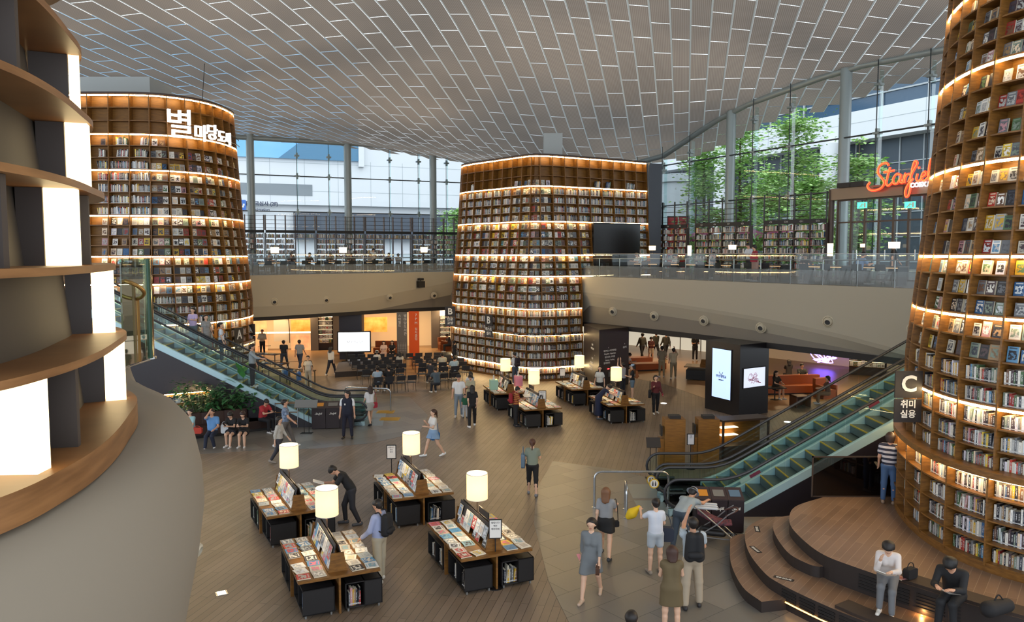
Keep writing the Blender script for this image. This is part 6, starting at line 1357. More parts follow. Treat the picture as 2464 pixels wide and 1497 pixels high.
# section signs
def section(x, y, P, Nn, big, sub, lab, s=1., proj_=.25, Y=None, rz=None):
    if P is not None: q, n = tower_x(P, Nn, x, 3, proj_); rz = math.atan2(n.x, -n.y)
    else: q = D(x, y, Y); rz = rz or 0
    z = D(x, y, q.y).z; r = thing('section_sign', lab, 'sign', (q.x, q.y, z), rz, 'black section signs'); m = MB(); m.box(-.3*s, -.02, -.3*s, .3*s, .02, .3*s); m.build('letter_board', DARK, r); text(big, .5*s, WHT, r, loc=(0, -.03, 0), rot=(R(90), 0, 0), bold=.012*s)
    m = MB(); m.box(-.3*s, -.015, -.85*s, .3*s, .015, -.33*s); m.build('lower_board', mat('smoked_board', '2a2626', .4), r)
    for i, t in enumerate(sub): text(t, .19*s, WHT, r, loc=(0, -.025, -.45*s-i*.22*s), rot=(R(90), 0, 0), bold=.004)
section(572, 806, PAf, NAf, 'A', ['소설', 'Novel'], 'black hanging sign with white letter A on the left tower', 1.15)
section(600, 793, None, None, 'A', ['소설', '에세이'], 'black sign with white letter A just right of the left tower', .95, Y=38.5)
section(1083, 750, None, None, 'B', ['인문', '교양'], 'black sign with white letter B at the left edge of the middle tower', 1.0, Y=45)
section(1175, 771, PB, NB, 'B', ['베스트', '셀러'], 'black hanging sign with white letter B on the middle tower front', 1.1)
section(2186, 925, None, None, 'C', ['취미', '실용'], 'black hanging sign with white letter C at the right tower', .95, Y=16.2)
for i, (x, y, t) in enumerate([(2240, 1092, 'C12 예술'), (2300, 1126, 'C13 요리'), (2405, 1163, 'C14 건강')]):
    g = [(p+n*(.135), n) for p, n in zip(resample(PC, .05), normals(resample(PC, .05)))]; q, n = min([t_ for t_ in g if t_[0].x < 11 and t_[0].y < 17.5], key=lambda t_: abs(1232+F*t_[0].x/t_[0].y-x)); rr = thing('shelf_label', f'black shelf label on the ledge of the right tower, {ordn(i+1)} from the left', 'label', (q.x, q.y, 2.72), math.atan2(n.x, -n.y), 'black shelf labels'); m = MB(); m.box(-.22, -.012, -.05, .22, .01, .05); m.build('plate', BLK, rr); text(t, .075, WHT, rr, loc=(0, -.016, 0), rot=(R(90), 0, 0), depth=.001, bold=.002)
for i, x in enumerate((1240, 1272, 1310, 1345, 1380)):
    g = [(p+n*.12, n) for p, n in zip(PB, NB)]; q, n = min(g, key=lambda t_: abs(1232+F*t_[0].x/t_[0].y-x)); rr = thing('shelf_label', f'black shelf label on the ledge of the middle tower, {ordn(i+1)} from the left', 'label', (q.x, q.y, 2.5), math.atan2(n.x, -n.y), 'black shelf labels'); m = MB(); m.box(-.25, -.02, -.06, .25, .01, .06); m.build('plate', BLK, rr); text(f'B{i+5} 도서', .09, WHT, rr, loc=(0, -.025, 0), rot=(R(90), 0, 0), depth=.001)
# speaker on the left fascia
p = D(1012, 683, 50.4); q, rz = up(1012, -.25, 0); r = thing('wall_speaker', 'black loudspeaker bracketed on the left beige fascia', 'speaker', (q.x, q.y, p.z), rz); m = MB(); m.box(-.22, -.2, -.3, .22, .15, .12); m.build('body', BLK, r); m = MB(); m.tube([(0, .2, .3), (0, 0, .3), (0, 0, .1)], .03, 6); m.box(-.18, -.12, .18, .18, .1, .32); m.build('bracket', BLK, r)
m = MB(); p = D(487, 240, 37); m.tube([p, p+Vector((.15, 0, float(ceil_z(p.x, p.y))-p.z-.1))], .015, 4); tag(m.build('ceiling_cable', BLK), 'thin dark cable rising from the left tower to the ceiling', 'cable')
# ---------------------------------------------------------------- people: bodies grown as one smooth surface around a posed skeleton
def blob_mesh(prims, vox, k=.03, cuts=(), pad=.04):
    """prims: (a, b, ra, rb, scale_x, frame) tapered rods, smoothly joined; returns verts, quads"""
    A = np.array([p[0] for p in prims]); B = np.array([p[1] for p in prims]); rm = max(max(p[2], p[3]) for p in prims)
    lo = np.minimum(np.min(A-np.array([[max(p[2], p[3])] for p in prims]), 0), np.min(B-np.array([[max(p[2], p[3])] for p in prims]), 0))-pad-vox
    hi = np.maximum(np.max(A+np.array([[max(p[2], p[3])] for p in prims]), 0), np.max(B+np.array([[max(p[2], p[3])] for p in prims]), 0))+pad+vox
    n = np.ceil((hi-lo)/vox).astype(int)+1; ax = [lo[i]+vox*np.arange(n[i]) for i in range(3)]
    F_ = np.full(n, .3, np.float32)
    for p in prims:
        a, b, ra, rb = np.array(p[0], float), np.array(p[1], float), p[2], p[3]; r = max(ra, rb)+k+vox*2
        l = np.maximum(np.floor((np.minimum(a, b)-r-lo)/vox).astype(int), 0); h = np.minimum(np.ceil((np.maximum(a, b)+r-lo)/vox).astype(int)+1, n)
        X, Y, Z = np.meshgrid(ax[0][l[0]:h[0]], ax[1][l[1]:h[1]], ax[2][l[2]:h[2]], indexing='ij', sparse=True)
        d = b-a; dd = max(float(d@d), 1e-9); t = np.clip(((X-a[0])*d[0]+(Y-a[1])*d[1]+(Z-a[2])*d[2])/dd, 0, 1)
        q = np.sqrt((X-a[0]-t*d[0])**2+(Y-a[1]-t*d[1])**2+(Z-a[2]-t*d[2])**2)-(ra+(rb-ra)*t)
        S_ = F_[l[0]:h[0], l[1]:h[1], l[2]:h[2]]; kk = p[4] if len(p) > 4 else k
        hh = np.maximum(kk-np.abs(S_-q), 0)/kk; S_[...] = np.minimum(S_, q)-hh*hh*kk*.25
    if len(cuts):
        X, Y, Z = np.meshgrid(*ax, indexing='ij', sparse=True)
        for c, m in cuts: F_ = np.maximum(F_, (X-c[0])*m[0]+(Y-c[1])*m[1]+(Z-c[2])*m[2])
    s = F_ < 0; nx, ny, nz = n-1
    cs = [s[i:i+nx, j:j+ny, l:l+nz] for i in (0, 1) for j in (0, 1) for l in (0, 1)]; cnt = sum(c.astype(np.int8) for c in cs); act = (cnt > 0) & (cnt < 8)
    I = np.argwhere(act)
    if len(I) == 0: return [], []
    ids = -np.ones(act.shape, np.int32); ids[act] = np.arange(len(I)); acc = np.zeros((len(I), 3)); w = np.zeros(len(I)); i0, j0, k0 = I.T
    for ax_ in range(3):
        for u in (0, 1):
            for v in (0, 1):
                o = [0, 0, 0]; o[(ax_+1) % 3] = u; o[(ax_+2) % 3] = v; e = list(o); e[ax_] += 1
                fa = F_[i0+o[0], j0+o[1], k0+o[2]]; fb = F_[i0+e[0], j0+e[1], k0+e[2]]; c = (fa < 0) != (fb < 0)
                t = np.where(c, fa/np.where(fa-fb == 0, 1, fa-fb), 0); pt = np.array(o, float)[None]+np.zeros((len(I), 1)); pt[:, ax_] += t
                acc += np.where(c[:, None], pt, 0); w += c
    V = (acc/np.maximum(w, 1)[:, None]+I)*vox+lo; Q = []
    for ax_ in range(3):
        b_, c_ = (ax_+1) % 3, (ax_+2) % 3; sl0 = [slice(0, n[0]), slice(0, n[1]), slice(0, n[2])]; sl1 = list(sl0); sl0[ax_] = slice(0, n[ax_]-1); sl1[ax_] = slice(1, n[ax_])
        ch = s[tuple(sl0)] != s[tuple(sl1)]; E = np.argwhere(ch); E = E[(E[:, b_] > 0) & (E[:, c_] > 0) & (E[:, b_] < n[b_]-1) & (E[:, c_] < n[c_]-1)]
        if not len(E): continue
        def at(db, dc): e = E.copy(); e[:, b_] += db; e[:, c_] += dc; return ids[e[:, 0], e[:, 1], e[:, 2]]
        q = np.stack([at(-1, -1), at(0, -1), at(0, 0), at(-1, 0)], 1); ins_ = s[E[:, 0], E[:, 1], E[:, 2]]; q = np.where(ins_[:, None], q, q[:, ::-1]); Q.append(q[(q >= 0).all(1)])
    return V, np.concatenate(Q)
def blob_obj(name, prims, vox, mt, parent, k=.03, cuts=(), extra=None):
    V, Q = blob_mesh(prims, vox, k, cuts)
    if not len(V): return None
    me = bpy.data.meshes.new(name); V = [tuple(v) for v in V]; Fq = [tuple(int(i) for i in q) for q in Q]; mi = [0]*len(Fq)
    mts = [mt]
    if extra:
        for (vv, ff, m2) in extra:
            o = len(V); V += [tuple(v) for v in vv]; Fq += [tuple(int(i)+o for i in f) for f in ff]
            if m2 not in mts: mts.append(m2)
            mi += [mts.index(m2)]*len(ff)
    me.from_pydata(V, [], Fq)
    for m2 in mts: me.materials.append(m2)
    me.polygons.foreach_set('material_index', mi); me.polygons.foreach_set('use_smooth', [True]*len(Fq)); me.update()
    o = bpy.data.objects.new(name, me); COL.objects.link(o); o.parent = parent; return o
SKIN = mat('skin', 'c4957a', .5); SKIN2 = mat('skin_fair', 'd2aa90', .5); EYE = mat('eye', '1c1412', .3); LIP = mat('lips', '9c4a44', .5)
def cmat(hexc, kind='cloth'):
    return mat('cloth_'+hexc, hexc, .8, c2=None)
def stripe_mat(a, b, sc, ax='Z'):
    nm = f'striped_{a}_{b}_{sc}'
    if nm in MATS: return MATS[nm]
    m = bpy.data.materials.new(nm); m.use_nodes = True; N = m.node_tree; MATS[nm] = m; bs = N.nodes['Principled BSDF']; bs.inputs['Roughness'].default_value = .8
    tc = N.nodes.new('ShaderNodeTexCoord'); w = N.nodes.new('ShaderNodeTexWave'); w.bands_direction = ax; w.inputs['Scale'].default_value = sc; r = N.nodes.new('ShaderNodeValToRGB'); r.color_ramp.interpolation = 'CONSTANT'
    r.color_ramp.elements[0].color = lin(a); r.color_ramp.elements[1].color = lin(b); r.color_ramp.elements[1].position = .5
    N.links.new(tc.outputs['Object'], w.inputs[0]); N.links.new(w.outputs[0], r.inputs[0]); N.links.new(r.outputs[0], bs.inputs['Base Color']); return m
def rotv(v, pitch, yaw=0, roll=0):
    return Matrix.Rotation(yaw, 3, 'Z') @ Matrix.Rotation(-pitch, 3, 'X') @ Matrix.Rotation(roll, 3, 'Y') @ Vector(v)
def skeleton(H, pose, fem):
    """x right, y forward, z up; returns joints. Angles in degrees; flex > 0 swings forward"""
    s = H/1.7; g = lambda k, d=0: pose.get(k, d); J = {}
    tp = R(g('lean')); hw = .085*s if not fem else .09*s
    P = Vector((0, 0, 0)); J['pelvis'] = P; up = rotv((0, 0, 1), tp, 0, R(g('side')))
    sh = (.185 if not fem else .16)*s*g('shw', 1); tw = R(g('twist'))
    J['waist'] = P+up*.13*s; J['chest'] = P+up*.32*s; bend = rotv((0, 0, 1), tp+R(g('curl')), 0, R(g('side'))); J['neck'] = J['chest']+bend*.17*s
    hp = tp+R(g('curl'))+R(g('head')); hu = rotv((0, 0, 1), hp*.75, 0, 0); J['head'] = J['neck']+rotv((0, 0, 1), (tp+hp)/2)*.10*s+hu*.06*s
    J['hu'] = rotv((0, 0, 1), hp); J['hf'] = Matrix.Rotation(R(g('look')), 3, 'Z') @ rotv((0, 1, 0), hp)
    for sd, n in ((1, 'r'), (-1, 'l')):
        S0 = J['chest']+bend*.135*s+(Matrix.Rotation(tw, 3, 'Z') @ Vector((sd*sh, 0, 0))); J['sh'+n] = S0
        a = g('arm_'+n, (5, 10, 15)); fl, ab, el = R(a[0]), R(a[1]), R(a[2]); inn = R(a[3]) if len(a) > 3 else 0
        d1 = Matrix.Rotation(-sd*ab, 3, 'Y') @ (Matrix.Rotation(fl, 3, 'X') @ Vector((0, 0, -1))); d1 = Matrix.Rotation(tw, 3, 'Z') @ d1
        E = S0+d1*.29*s; d2 = Matrix.Rotation(-sd*ab*.6, 3, 'Y') @ (Matrix.Rotation(fl+el, 3, 'X') @ Vector((0, 0, -1))); d2 = Matrix.Rotation(sd*inn, 3, 'Z') @ Matrix.Rotation(tw, 3, 'Z') @ d2
        Wr = E+d2*.245*s; J['el'+n] = E; J['wr'+n] = Wr; J['ha'+n] = Wr+d2*.085*s; J['hd'+n] = d2
        Hh = P+Vector((sd*hw, 0, -.03*s)); J['hip'+n] = Hh; l = g('leg_'+n, (0, 3, 0)); fl, ab, kn = R(l[0]), R(l[1]), R(l[2])
        d1 = Matrix.Rotation(-sd*ab, 3, 'Y') @ (Matrix.Rotation(fl, 3, 'X') @ Vector((0, 0, -1))); K = Hh+d1*.415*s
        d2 = Matrix.Rotation(-sd*ab*.5, 3, 'Y') @ (Matrix.Rotation(fl-kn, 3, 'X') @ Vector((0, 0, -1))); An = K+d2*.41*s; J['kn'+n] = K; J['an'+n] = An
        ft = R(l[3]) if len(l) > 3 else 0; fd = Matrix.Rotation(-sd*R(8), 3, 'Z') @ (Matrix.Rotation(ft, 3, 'X') @ Vector((0, 1, 0))); J['to'+n] = An+fd*.155*s+Vector((0, 0, -.045*s)); J['heel'+n] = An-fd*.045*s+Vector((0, 0, -.05*s))
    zmin = min(min(J['to'+n].z, J['heel'+n].z)-.028*s for n in 'rl'); 
    for k_ in J:
        if k_ not in ('hu', 'hf', 'hdr', 'hdl'): J[k_] = J[k_]-Vector((0, 0, zmin))
    return J, s
def person(loc, rz, H, pose, fem, top, bot, hair, lab, skin=None, sleeve='short', legs='long', shoe='d8d8d8', hairlen='short', near=0, hat=None, dress=None, seat=None, topopen=None, hairc='1c1614', outer=None, apron=None, strap=None, extra=None, grp=None, shade_top=None):
    J, s = skeleton(H, pose, fem); vox = {2: .0125, 1: .018, 0: .026}[near]
    if seat is not None: dz = seat-(J['pelvis'].z-.10*s); J = {k_: (v if k_ in ('hu', 'hf', 'hdr', 'hdl') else v+Vector((0, 0, dz))) for k_, v in J.items()}
    root = thing('person', lab, 'person', loc, rz); sk = skin or (SKIN2 if fem else SKIN); V3 = lambda v: np.array(v)
    up = (J['chest']-J['waist']).normalized(); X = lambda v: Vector((v, 0, 0)); m = 1 if not fem else .88; pr = []
    def add(a, b, ra, rb, k=.03): pr.append((V3(a), V3(b), ra*s, rb*s, k*s))
    hu, hf = J['hu'], J['hf']; hd = J['head']; side = hf.cross(hu).normalized()
    # head: skull, jaw, nose, ears, neck
    add(hd+hu*.035*s-hf*.012*s, hd+hu*.045*s+hf*.006*s, .083, .08); add(hd-hu*.035*s+hf*.03*s, hd+hu*.01*s+hf*.022*s, .052, .07)
    add(hd-hu*.005*s+hf*.092*s, hd+hu*.022*s+hf*.084*s, .011, .007, .012)
    for q in (1, -1): add(hd+side*q*.083*s-hu*.012*s-hf*.005*s, hd+side*q*.085*s+hu*.018*s-hf*.01*s, .013, .015, .01)
    add(J['neck']-up*.03*s, hd-hu*.03*s, .052*(.9 if fem else 1), .05*(.88 if fem else 1))
    # torso
    b1 = (J['neck']-J['chest']).normalized(); tw_ = (J['shr']-J['shl']).normalized()
    add(J['shr']*.86+J['shl']*.14, J['shl']*.86+J['shr']*.14, .06*m, .06*m, .05)
    for q in (1, -1): add(J['chest']+tw_*q*.075*s+b1*.05*s, J['waist']+X(q*.05*s*(1.1 if not fem else .9)), .098*m, .092*m*(1 if not fem else .92), .05); add(J['waist']+X(q*.045*s), J['pelvis']+X(q*.06*s)+Vector((0, 0, -.01)), .09*m, .108, .05)
    if fem:
        fwd = rotv((0, 1, 0), R(pose.get('lean', 0))); 
        for q in (1, -1): add(J['chest']+tw_*q*.065*s+fwd*.06*s, J['chest']+tw_*q*.062*s+fwd*.07*s-up*.02*s, .052, .048, .04)
    for n in 'rl':
        add(J['sh'+n], J['el'+n], .046*m, .038*m); add(J['el'+n], J['wr'+n], .037*m, .026*m); add(J['wr'+n], J['ha'+n]-J['hd'+n]*.03*s, .025, .034 if near < 2 else .028, .02)
        if near < 2: add(J['ha'+n]-J['hd'+n]*.03*s, J['ha'+n]+J['hd'+n]*.05*s, .03, .018, .02)
        add(J['hip'+n], J['kn'+n], .085*(1 if not fem else 1.0), .054); add(J['kn'+n], J['an'+n], .055, .036); cf = (J['kn'+n]*.7+J['an'+n]*.3); bk = (J['heel'+n]-J['to'+n]).normalized()
        add(cf+bk*.018*s, cf*.6+J['an'+n]*.4+bk*.012*s, .045, .036); add(J['heel'+n]+Vector((0, 0, .01)), J['to'+n], .032, .026)
    ex = []
    if near:
        for q in (1, -1):
            c = hd+side*q*.032*s+hu*.018*s+hf*.076*s; v, f = blob_mesh([(V3(c-side*.008*s), V3(c+side*.008*s), .0075*s, .0075*s)], .006, .01, pad=.01); ex.append((v, f, EYE))
            c = hd+side*q*.032*s+hu*.038*s+hf*.078*s; v, f = blob_mesh([(V3(c-side*.014*s), V3(c+side*.014*s), .005*s, .005*s)], .006, .01, pad=.01); ex.append((v, f, EYE))
        c = hd-hu*.038*s+hf*.083*s; v, f = blob_mesh([(V3(c-side*.018*s), V3(c+side*.018*s), .007*s, .007*s)], .006, .01, pad=.01); ex.append((v, f, LIP))
    if near == 2:
        for n, q in (('r', 1), ('l', -1)):     # palm, four fingers and a thumb
            d = J['hd'+n].normalized(); w_ = J['wr'+n]; a_ = Vector((0, 1, 0)); a_ = (a_-d*a_.dot(d)).normalized() if abs(d.y) < .9 else Vector((0, 0, 1)); nrm = d.cross(a_)*q; fp = []
            if abs(d.y) >= .5: a_ = Vector((-q, 0, .0))*1.0; a_ = (a_-d*a_.dot(d)).normalized(); nrm = Vector((0, 0, -1))
            curl_ = pose.get('grip', .35)
            fp.append((V3(w_), V3(w_+d*.07*s), .022*s, .026*s, .02)); 
            for i, (off, ln) in enumerate(((.030, .062), (.011, .070), (-.009, .066), (-.028, .052))):
                b0 = w_+d*.075*s+a_*off*s; m1 = b0+(d+nrm*curl_*.5).normalized()*ln*.5*s; t1 = m1+(d+nrm*curl_*2.2).normalized()*ln*.5*s; fp.append((V3(w_+d*.03*s+a_*off*.7*s), V3(b0), .014*s, .011*s, .012)); fp.append((V3(b0), V3(m1), .0095*s, .0088*s, .004)); fp.append((V3(m1), V3(t1), .0086*s, .0072*s, .004))
            b0 = w_+d*.025*s+a_*.024*s; m1 = b0+(d*.7+a_+nrm*.4).normalized()*.04*s; fp.append((V3(b0), V3(m1), .014*s, .011*s, .012)); fp.append((V3(m1), V3(m1+(d+a_*.4+nrm*.4).normalized()*.03*s), .0105*s, .009*s, .004))
            v, f = blob_mesh(fp, .0055, .012, pad=.015); ex.append((v, f, sk))
    body = blob_obj('body', pr, vox, sk, root, extra=ex)
    # clothes
    g = .013; gv = max(vox, .016); T = []
    def tor(m_, extra_=0.):
        o = []
        o.append((V3(J['shr']*.86+J['shl']*.14), V3(J['shl']*.86+J['shr']*.14), (.06*m+g+extra_)*s, (.06*m+g+extra_)*s, .05))
        for q in (1, -1): o.append((V3(J['chest']+tw_*q*.075*s+b1*.05*s), V3(J['waist']+X(q*.055*s)), (.098*m+g+extra_)*s, (.098*m+g+extra_)*s, .05)); o.append((V3(J['waist']+X(q*.05*s)), V3(J['pelvis']+X(q*.055*s)+Vector((0, 0, .02))), (.096*m+g+extra_)*s, (.104+g+extra_)*s, .05))
        if fem:
            for q in (1, -1): o.append((V3(J['chest']+tw_*q*.065*s+fwd*.06*s), V3(J['chest']+tw_*q*.062*s+fwd*.07*s-up*.02*s), (.052+g)*s, (.048+g)*s, .04))
        return o
    def slv(o, kind, e_=0.):
        for n in 'rl':
            a, b, c = J['sh'+n], J['el'+n], J['wr'+n]
            if kind == 'short': o.append((V3(a), V3(a.lerp(b, .55)), (.05*m+g+e_)*s, (.05*m+g+.004+e_)*s, .03))
            elif kind in ('mid', 'long'):
                o.append((V3(a), V3(b), (.05*m+g+e_)*s, (.042*m+g+e_)*s, .03)); o.append((V3(b), V3(b.lerp(c, .93 if kind == 'long' else .45)), (.042*m+g+e_)*s, (.032*m+g+e_)*s, .03))
            elif kind == 'cap': o.append((V3(a), V3(a.lerp(b, .22)), (.05*m+g)*s, (.048*m+g)*s, .03))
        return o
    tm = top if not isinstance(top, str) else cmat(top)
    neckcut = [(V3(J['neck']+b1*.045*s), V3(b1))]
    if dress:
        o = slv(tor(1), sleeve); L = dress; hp = [J['hipr'], J['hipl']]; kk = [J['hipr'].lerp(J['knr'], min(1, L)), J['hipl'].lerp(J['knl'], min(1, L))]
        if L > 1: kk = [J['knr'].lerp(J['anr'], L-1), J['knl'].lerp(J['anl'], L-1)]
        cm = (kk[0]+kk[1])/2; P = J['pelvis']
        if L > 1 and seat is None: o += [(V3(P), V3(cm), .125*s, .20*s, .06)]
        for h_, k_ in zip(hp, kk): o.append((V3(h_), V3(k_), (.09+g+.01)*s, (.09+g+.02*L)*s, .08))
        o.append((V3(P), V3(cm), .12*s, .12*s, .08))
        cd = (cm-P).normalized(); blob_obj('dress', o, gv, tm, root, k=.06, cuts=neckcut+[(V3(cm), V3(cd))])
    else:
        blob_obj(('tshirt' if sleeve == 'short' else 'shirt'), slv(tor(1), sleeve), gv, tm, root, cuts=neckcut)
    if outer: blob_obj('cardigan', slv(tor(1, .012), 'long', .01), gv, cmat(outer), root, cuts=neckcut+[(V3(J['chest']+rotv((0, 1, 0), R(pose.get('lean', 0)))*.05*s), V3(rotv((0, 1, 0), R(pose.get('lean', 0)))))])
    if bot and not dress:
        bm = bot if not isinstance(bot, str) else cmat(bot); o = [(V3(J['pelvis']+X(q*.055*s)+up*.05*s), V3(J['pelvis']+X(q*.055*s)), (.1)*s, (.112+g)*s, .05) for q in (1, -1)]
        if legs == 'skirt' or legs == 'longskirt':
            L = .55 if legs == 'skirt' else 1.6; kk = [J['hip'+n].lerp(J['kn'+n], L) if L <= 1 else J['kn'+n].lerp(J['an'+n], L-1) for n in 'rl']; cm = (kk[0]+kk[1])/2
            for n, k_ in zip('rl', kk): o.append((V3(J['hip'+n]), V3(k_), (.1+g)*s, (.115+g)*s, .08))
            o.append((V3(J['pelvis']), V3(cm), .12*s, .15*s, .08)); blob_obj('skirt', o, gv, bm, root, k=.06, cuts=[(V3(cm), V3((cm-J['pelvis']).normalized()))])
        else:
            f = {'long': 1.9, 'capri': 1.5, 'shorts': .55}[legs]; w_ = pose.get('baggy', 0)
            for n in 'rl':
                a, b, c = J['hip'+n], J['kn'+n], J['an'+n]; o.append((V3(a), V3(b if f > 1 else a.lerp(b, f)), (.088+g)*s, ((.056 if f > 1 else .078)+g+w_)*s, .04))
                if f > 1: o.append((V3(b), V3(b.lerp(c, f-1)), (.056+g+w_)*s, (.042+g+w_)*s, .03))
            blob_obj('shorts' if legs == 'shorts' else 'trousers', o, gv, bm, root)
    if shoe:
        for n in 'rl':
            fd = (J['to'+n]-J['heel'+n]).normalized(); blob_obj('shoe', [(V3(J['heel'+n]+Vector((0, 0, .005))), V3(J['to'+n]+fd*.01), .04*s, .036*s, .03), (V3(J['heel'+n]+Vector((0, 0, .03))), V3(J['heel'+n].lerp(J['to'+n], .4)+Vector((0, 0, .03*s))), .036*s, .03*s, .03)], min(gv, .016), mat('shoe_'+shoe, shoe, .6), root, cuts=[(V3((0, 0, min(J['to'+n].z, J['heel'+n].z)-.03*s)), V3((0, 0, -1)))])
    # hair
    hm = mat('hair_'+hairc, hairc, .55); c = hd+hu*.05*s-hf*.022*s; o = [(V3(c-hf*.012*s), V3(c+hf*.028*s+hu*.008*s), .092*s, .084*s, .03), (V3(c-hf*.02*s-hu*.05*s), V3(c-hf*.02*s), .075*s, .09*s, .03)]; cut = [(V3(hd+hf*.04*s+hu*.035*s), V3((hf-hu*.8).normalized()))]
    if hairlen in ('long', 'bob', 'mid'):
        L = {'long': .34, 'mid': .22, 'bob': .10}[hairlen]; dn = (Vector((0, 0, -1))*.85-hf*.18-up*.4*0).normalized()
        for q in (-1, 0, 1): a = c-hf*.045*s+side*q*.05*s-hu*.03*s; o.append((V3(a), V3(a+dn*(L+(.05 if q == 0 else 0))*s), .058*s, .036*s, .04))
        for q in (-1, 1): a = c+side*q*.074*s-hf*.005*s; o.append((V3(a), V3(a+dn*min(L, .17)*s), .03*s, .024*s, .03))
    if hairlen == 'bun': a = c-hf*.1*s; o.append((V3(a), V3(a-hu*.02*s), .045*s, .045*s, .02))
    if hairlen == 'tail': a = c-hf*.1*s; o.append((V3(a), V3(a-hf*.03*s-Vector((0, 0, .22*s))), .038*s, .018*s, .02))
    blob_obj('hair', o, min(gv, .016), hm, root, k=.03, cuts=cut)
    if hat:
        hh = MB(); hh.T = Matrix.Translation(hd+hu*.075*s-hf*.015*s) @ hu.to_track_quat('Z', 'Y').to_matrix().to_4x4(); hh.lathe([(.098*s, -.03), (.1*s, .02), (.085*s, .06*s), (.04*s, .085*s), (.001, .09*s)], 20)
        if hat[1]: hh.lathe([(.098*s, -.03), (.15*s, -.045), (.15*s, -.04), (.098*s, -.02)], 20, caps=False)
        else: hh.T = hh.T; hh.T = None; b_ = hd+hu*.06*s+hf*.09*s; hh.cbox(b_, (.14*s, .13*s, .015), math.atan2(hf.y, hf.x)-R(90))
        tag_ = hh.build('hat', cmat(hat[0]), root, smooth=True)
    root['J'] = 0; del root['J']; JJ = {k_: Matrix.Rotation(rz, 3, 'Z') @ v+(Vector(loc) if k_ not in ('hu', 'hf', 'hdr', 'hdl') else Vector((0, 0, 0))) for k_, v in J.items()}
    return root, JJ, s
def at_root(o, p, rz=0): o.location = p; o.rotation_euler = (0, 0, rz); return o
def backpack(J, rz, col, lab, s=1., back=.20):
    f = Vector((-math.sin(rz), math.cos(rz), 0)); c = J['chest']-f*back+Vector((0, 0, .0)); lx = Matrix.Rotation(rz, 3, 'Z'); r = thing('backpack', lab, 'backpack', c, rz, 'backpacks'); m = cmat(col)
    blob_obj('pack', [(np.array((q*.07*s, 0, -.17*s)), np.array((q*.06*s, 0, .13*s)), .085*s, .075*s, .05) for q in (1, -1)], .018, m, r); blob_obj('front_pocket', [(np.array((-.07*s, -.075*s, -.12*s)), np.array((.07*s, -.075*s, -.12*s)), .055*s, .055*s, .03)], .018, m, r)
    for q in (1, -1): b = MB(); b.tube(catmull([Vector((q*.1, .07, .16)), Vector((q*.12, back*.7, .24)), Vector((q*.125, back+.11, .12)), Vector((q*.13, back+.1, -.06)), Vector((q*.13, .07, -.16))], 4), .014, 6); b.build('strap', m, r, smooth=True)
    return r
def bag(p, rz, col, lab, w=.3, h=.22, d=.1, strap=.25, name='handbag'):
    r = thing(name, lab, 'bag', p, rz, 'bags carried by people'); m = cmat(col); b = MB(); b.T = Matrix.Rotation(R(90), 4, 'X'); b.prism([(x, y) for x, y in rrect(w, h, min(w, h)*.22)], -d/2, d/2, [(x, y) for x, y in rrect(w, h, min(w, h)*.22)]); b.build('body', m, r, smooth=True)
    b = MB(); b.tube(catmull([Vector((-w*.4, 0, h*.4)), Vector((-w*.25, 0, h*.5+strap*.7)), Vector((0, 0, h*.5+strap)), Vector((w*.25, 0, h*.5+strap*.7)), Vector((w*.4, 0, h*.4))], 4), .009, 5); b.build('strap', m, r, smooth=True); return r
def phone(p, rz, lab, w=.075, h=.15, col=None): r = thing('phone', lab, 'phone', p, rz, 'phones in hand'); b = MB(); b.T = Matrix.Rotation(R(-50), 4, 'X'); b.box(-w/2, -.004, 0, w/2, .004, h); b.build('case', col or BLK, r); return r
def open_book(p, rz, lab, w=.2, tilt=-50):
    r = thing('open_book', lab, 'book', p, rz, 'books being read'); 
    for q in (1, -1): b = MB(); b.T = Matrix.Rotation(R(90+tilt), 4, 'X') @ Matrix.Rotation(R(-q*12), 4, 'Y'); b.box(0 if q > 0 else -w, -.14, 0, w if q > 0 else 0, .14, .012); b.build('page_block', WHT, r)
    return r
ST = {}; WALK = dict(leg_r=(24, 3, 8), leg_l=(-18, 3, 14, -14), arm_r=(-14, 8, 14), arm_l=(18, 8, 20)); WALK2 = dict(leg_l=(24, 3, 8), leg_r=(-18, 3, 14, -14), arm_l=(-14, 8, 14), arm_r=(18, 8, 20))
SIT = dict(lean=4, leg_r=(86, 8, 84), leg_l=(86, 8, 84), arm_r=(34, 8, 50, 20), arm_l=(34, 8, 50, 20)); READ = dict(SIT, lean=10, curl=14, head=24, arm_r=(40, 6, 62, 24), arm_l=(40, 6, 62, 24))
LOOKD = dict(curl=6, head=28, arm_r=(22, 6, 82, 24), arm_l=(22, 6, 82, 24))
def face(dx, dy): return math.atan2(-dx, dy)      # heading that looks along (dx, dy)
def P_(x, y, z=0.): return G(x, y, z)
TOCAM = math.pi
# nearest people ------------------------------------------------
r, J, s = person(P_(1422, 1440), face(-.35, -1), 1.64, dict(WALK, head=4), True, '6d7276', None, 1, 'woman in a grey knee-length dress with dark bob hair walking towards the tables', sleeve='mid', dress=.78, shoe='b8a08c', hairlen='bob', near=2)
bag(J['hal']+Vector((-.02, 0, -.06)), 1.4, '4a2e1e', 'small brown handbag held by the woman in the grey dress', .2, .16, .07, .05)
phone(J['har'], .5, 'pink phone held by the woman in the grey dress', col=mat('pink_phone', 'd08aa0', .4))
r, J, s = person(P_(1457, 1340), face(.25, 1), 1.62, dict(WALK2, arm_r=(30, 12, 70)), True, '8a8c90', '161618', 1, 'woman in grey tee and black shorts with long light brown hair, seen from behind', legs='skirt', shoe='34363a', hairlen='long', hairc='6e4a30', near=2)
bag(J['hipr']+Vector((.12, .0, -.05)), .2, '18161a', 'small black shoulder bag on the woman in grey tee and black shorts', .18, .14, .06, .5)
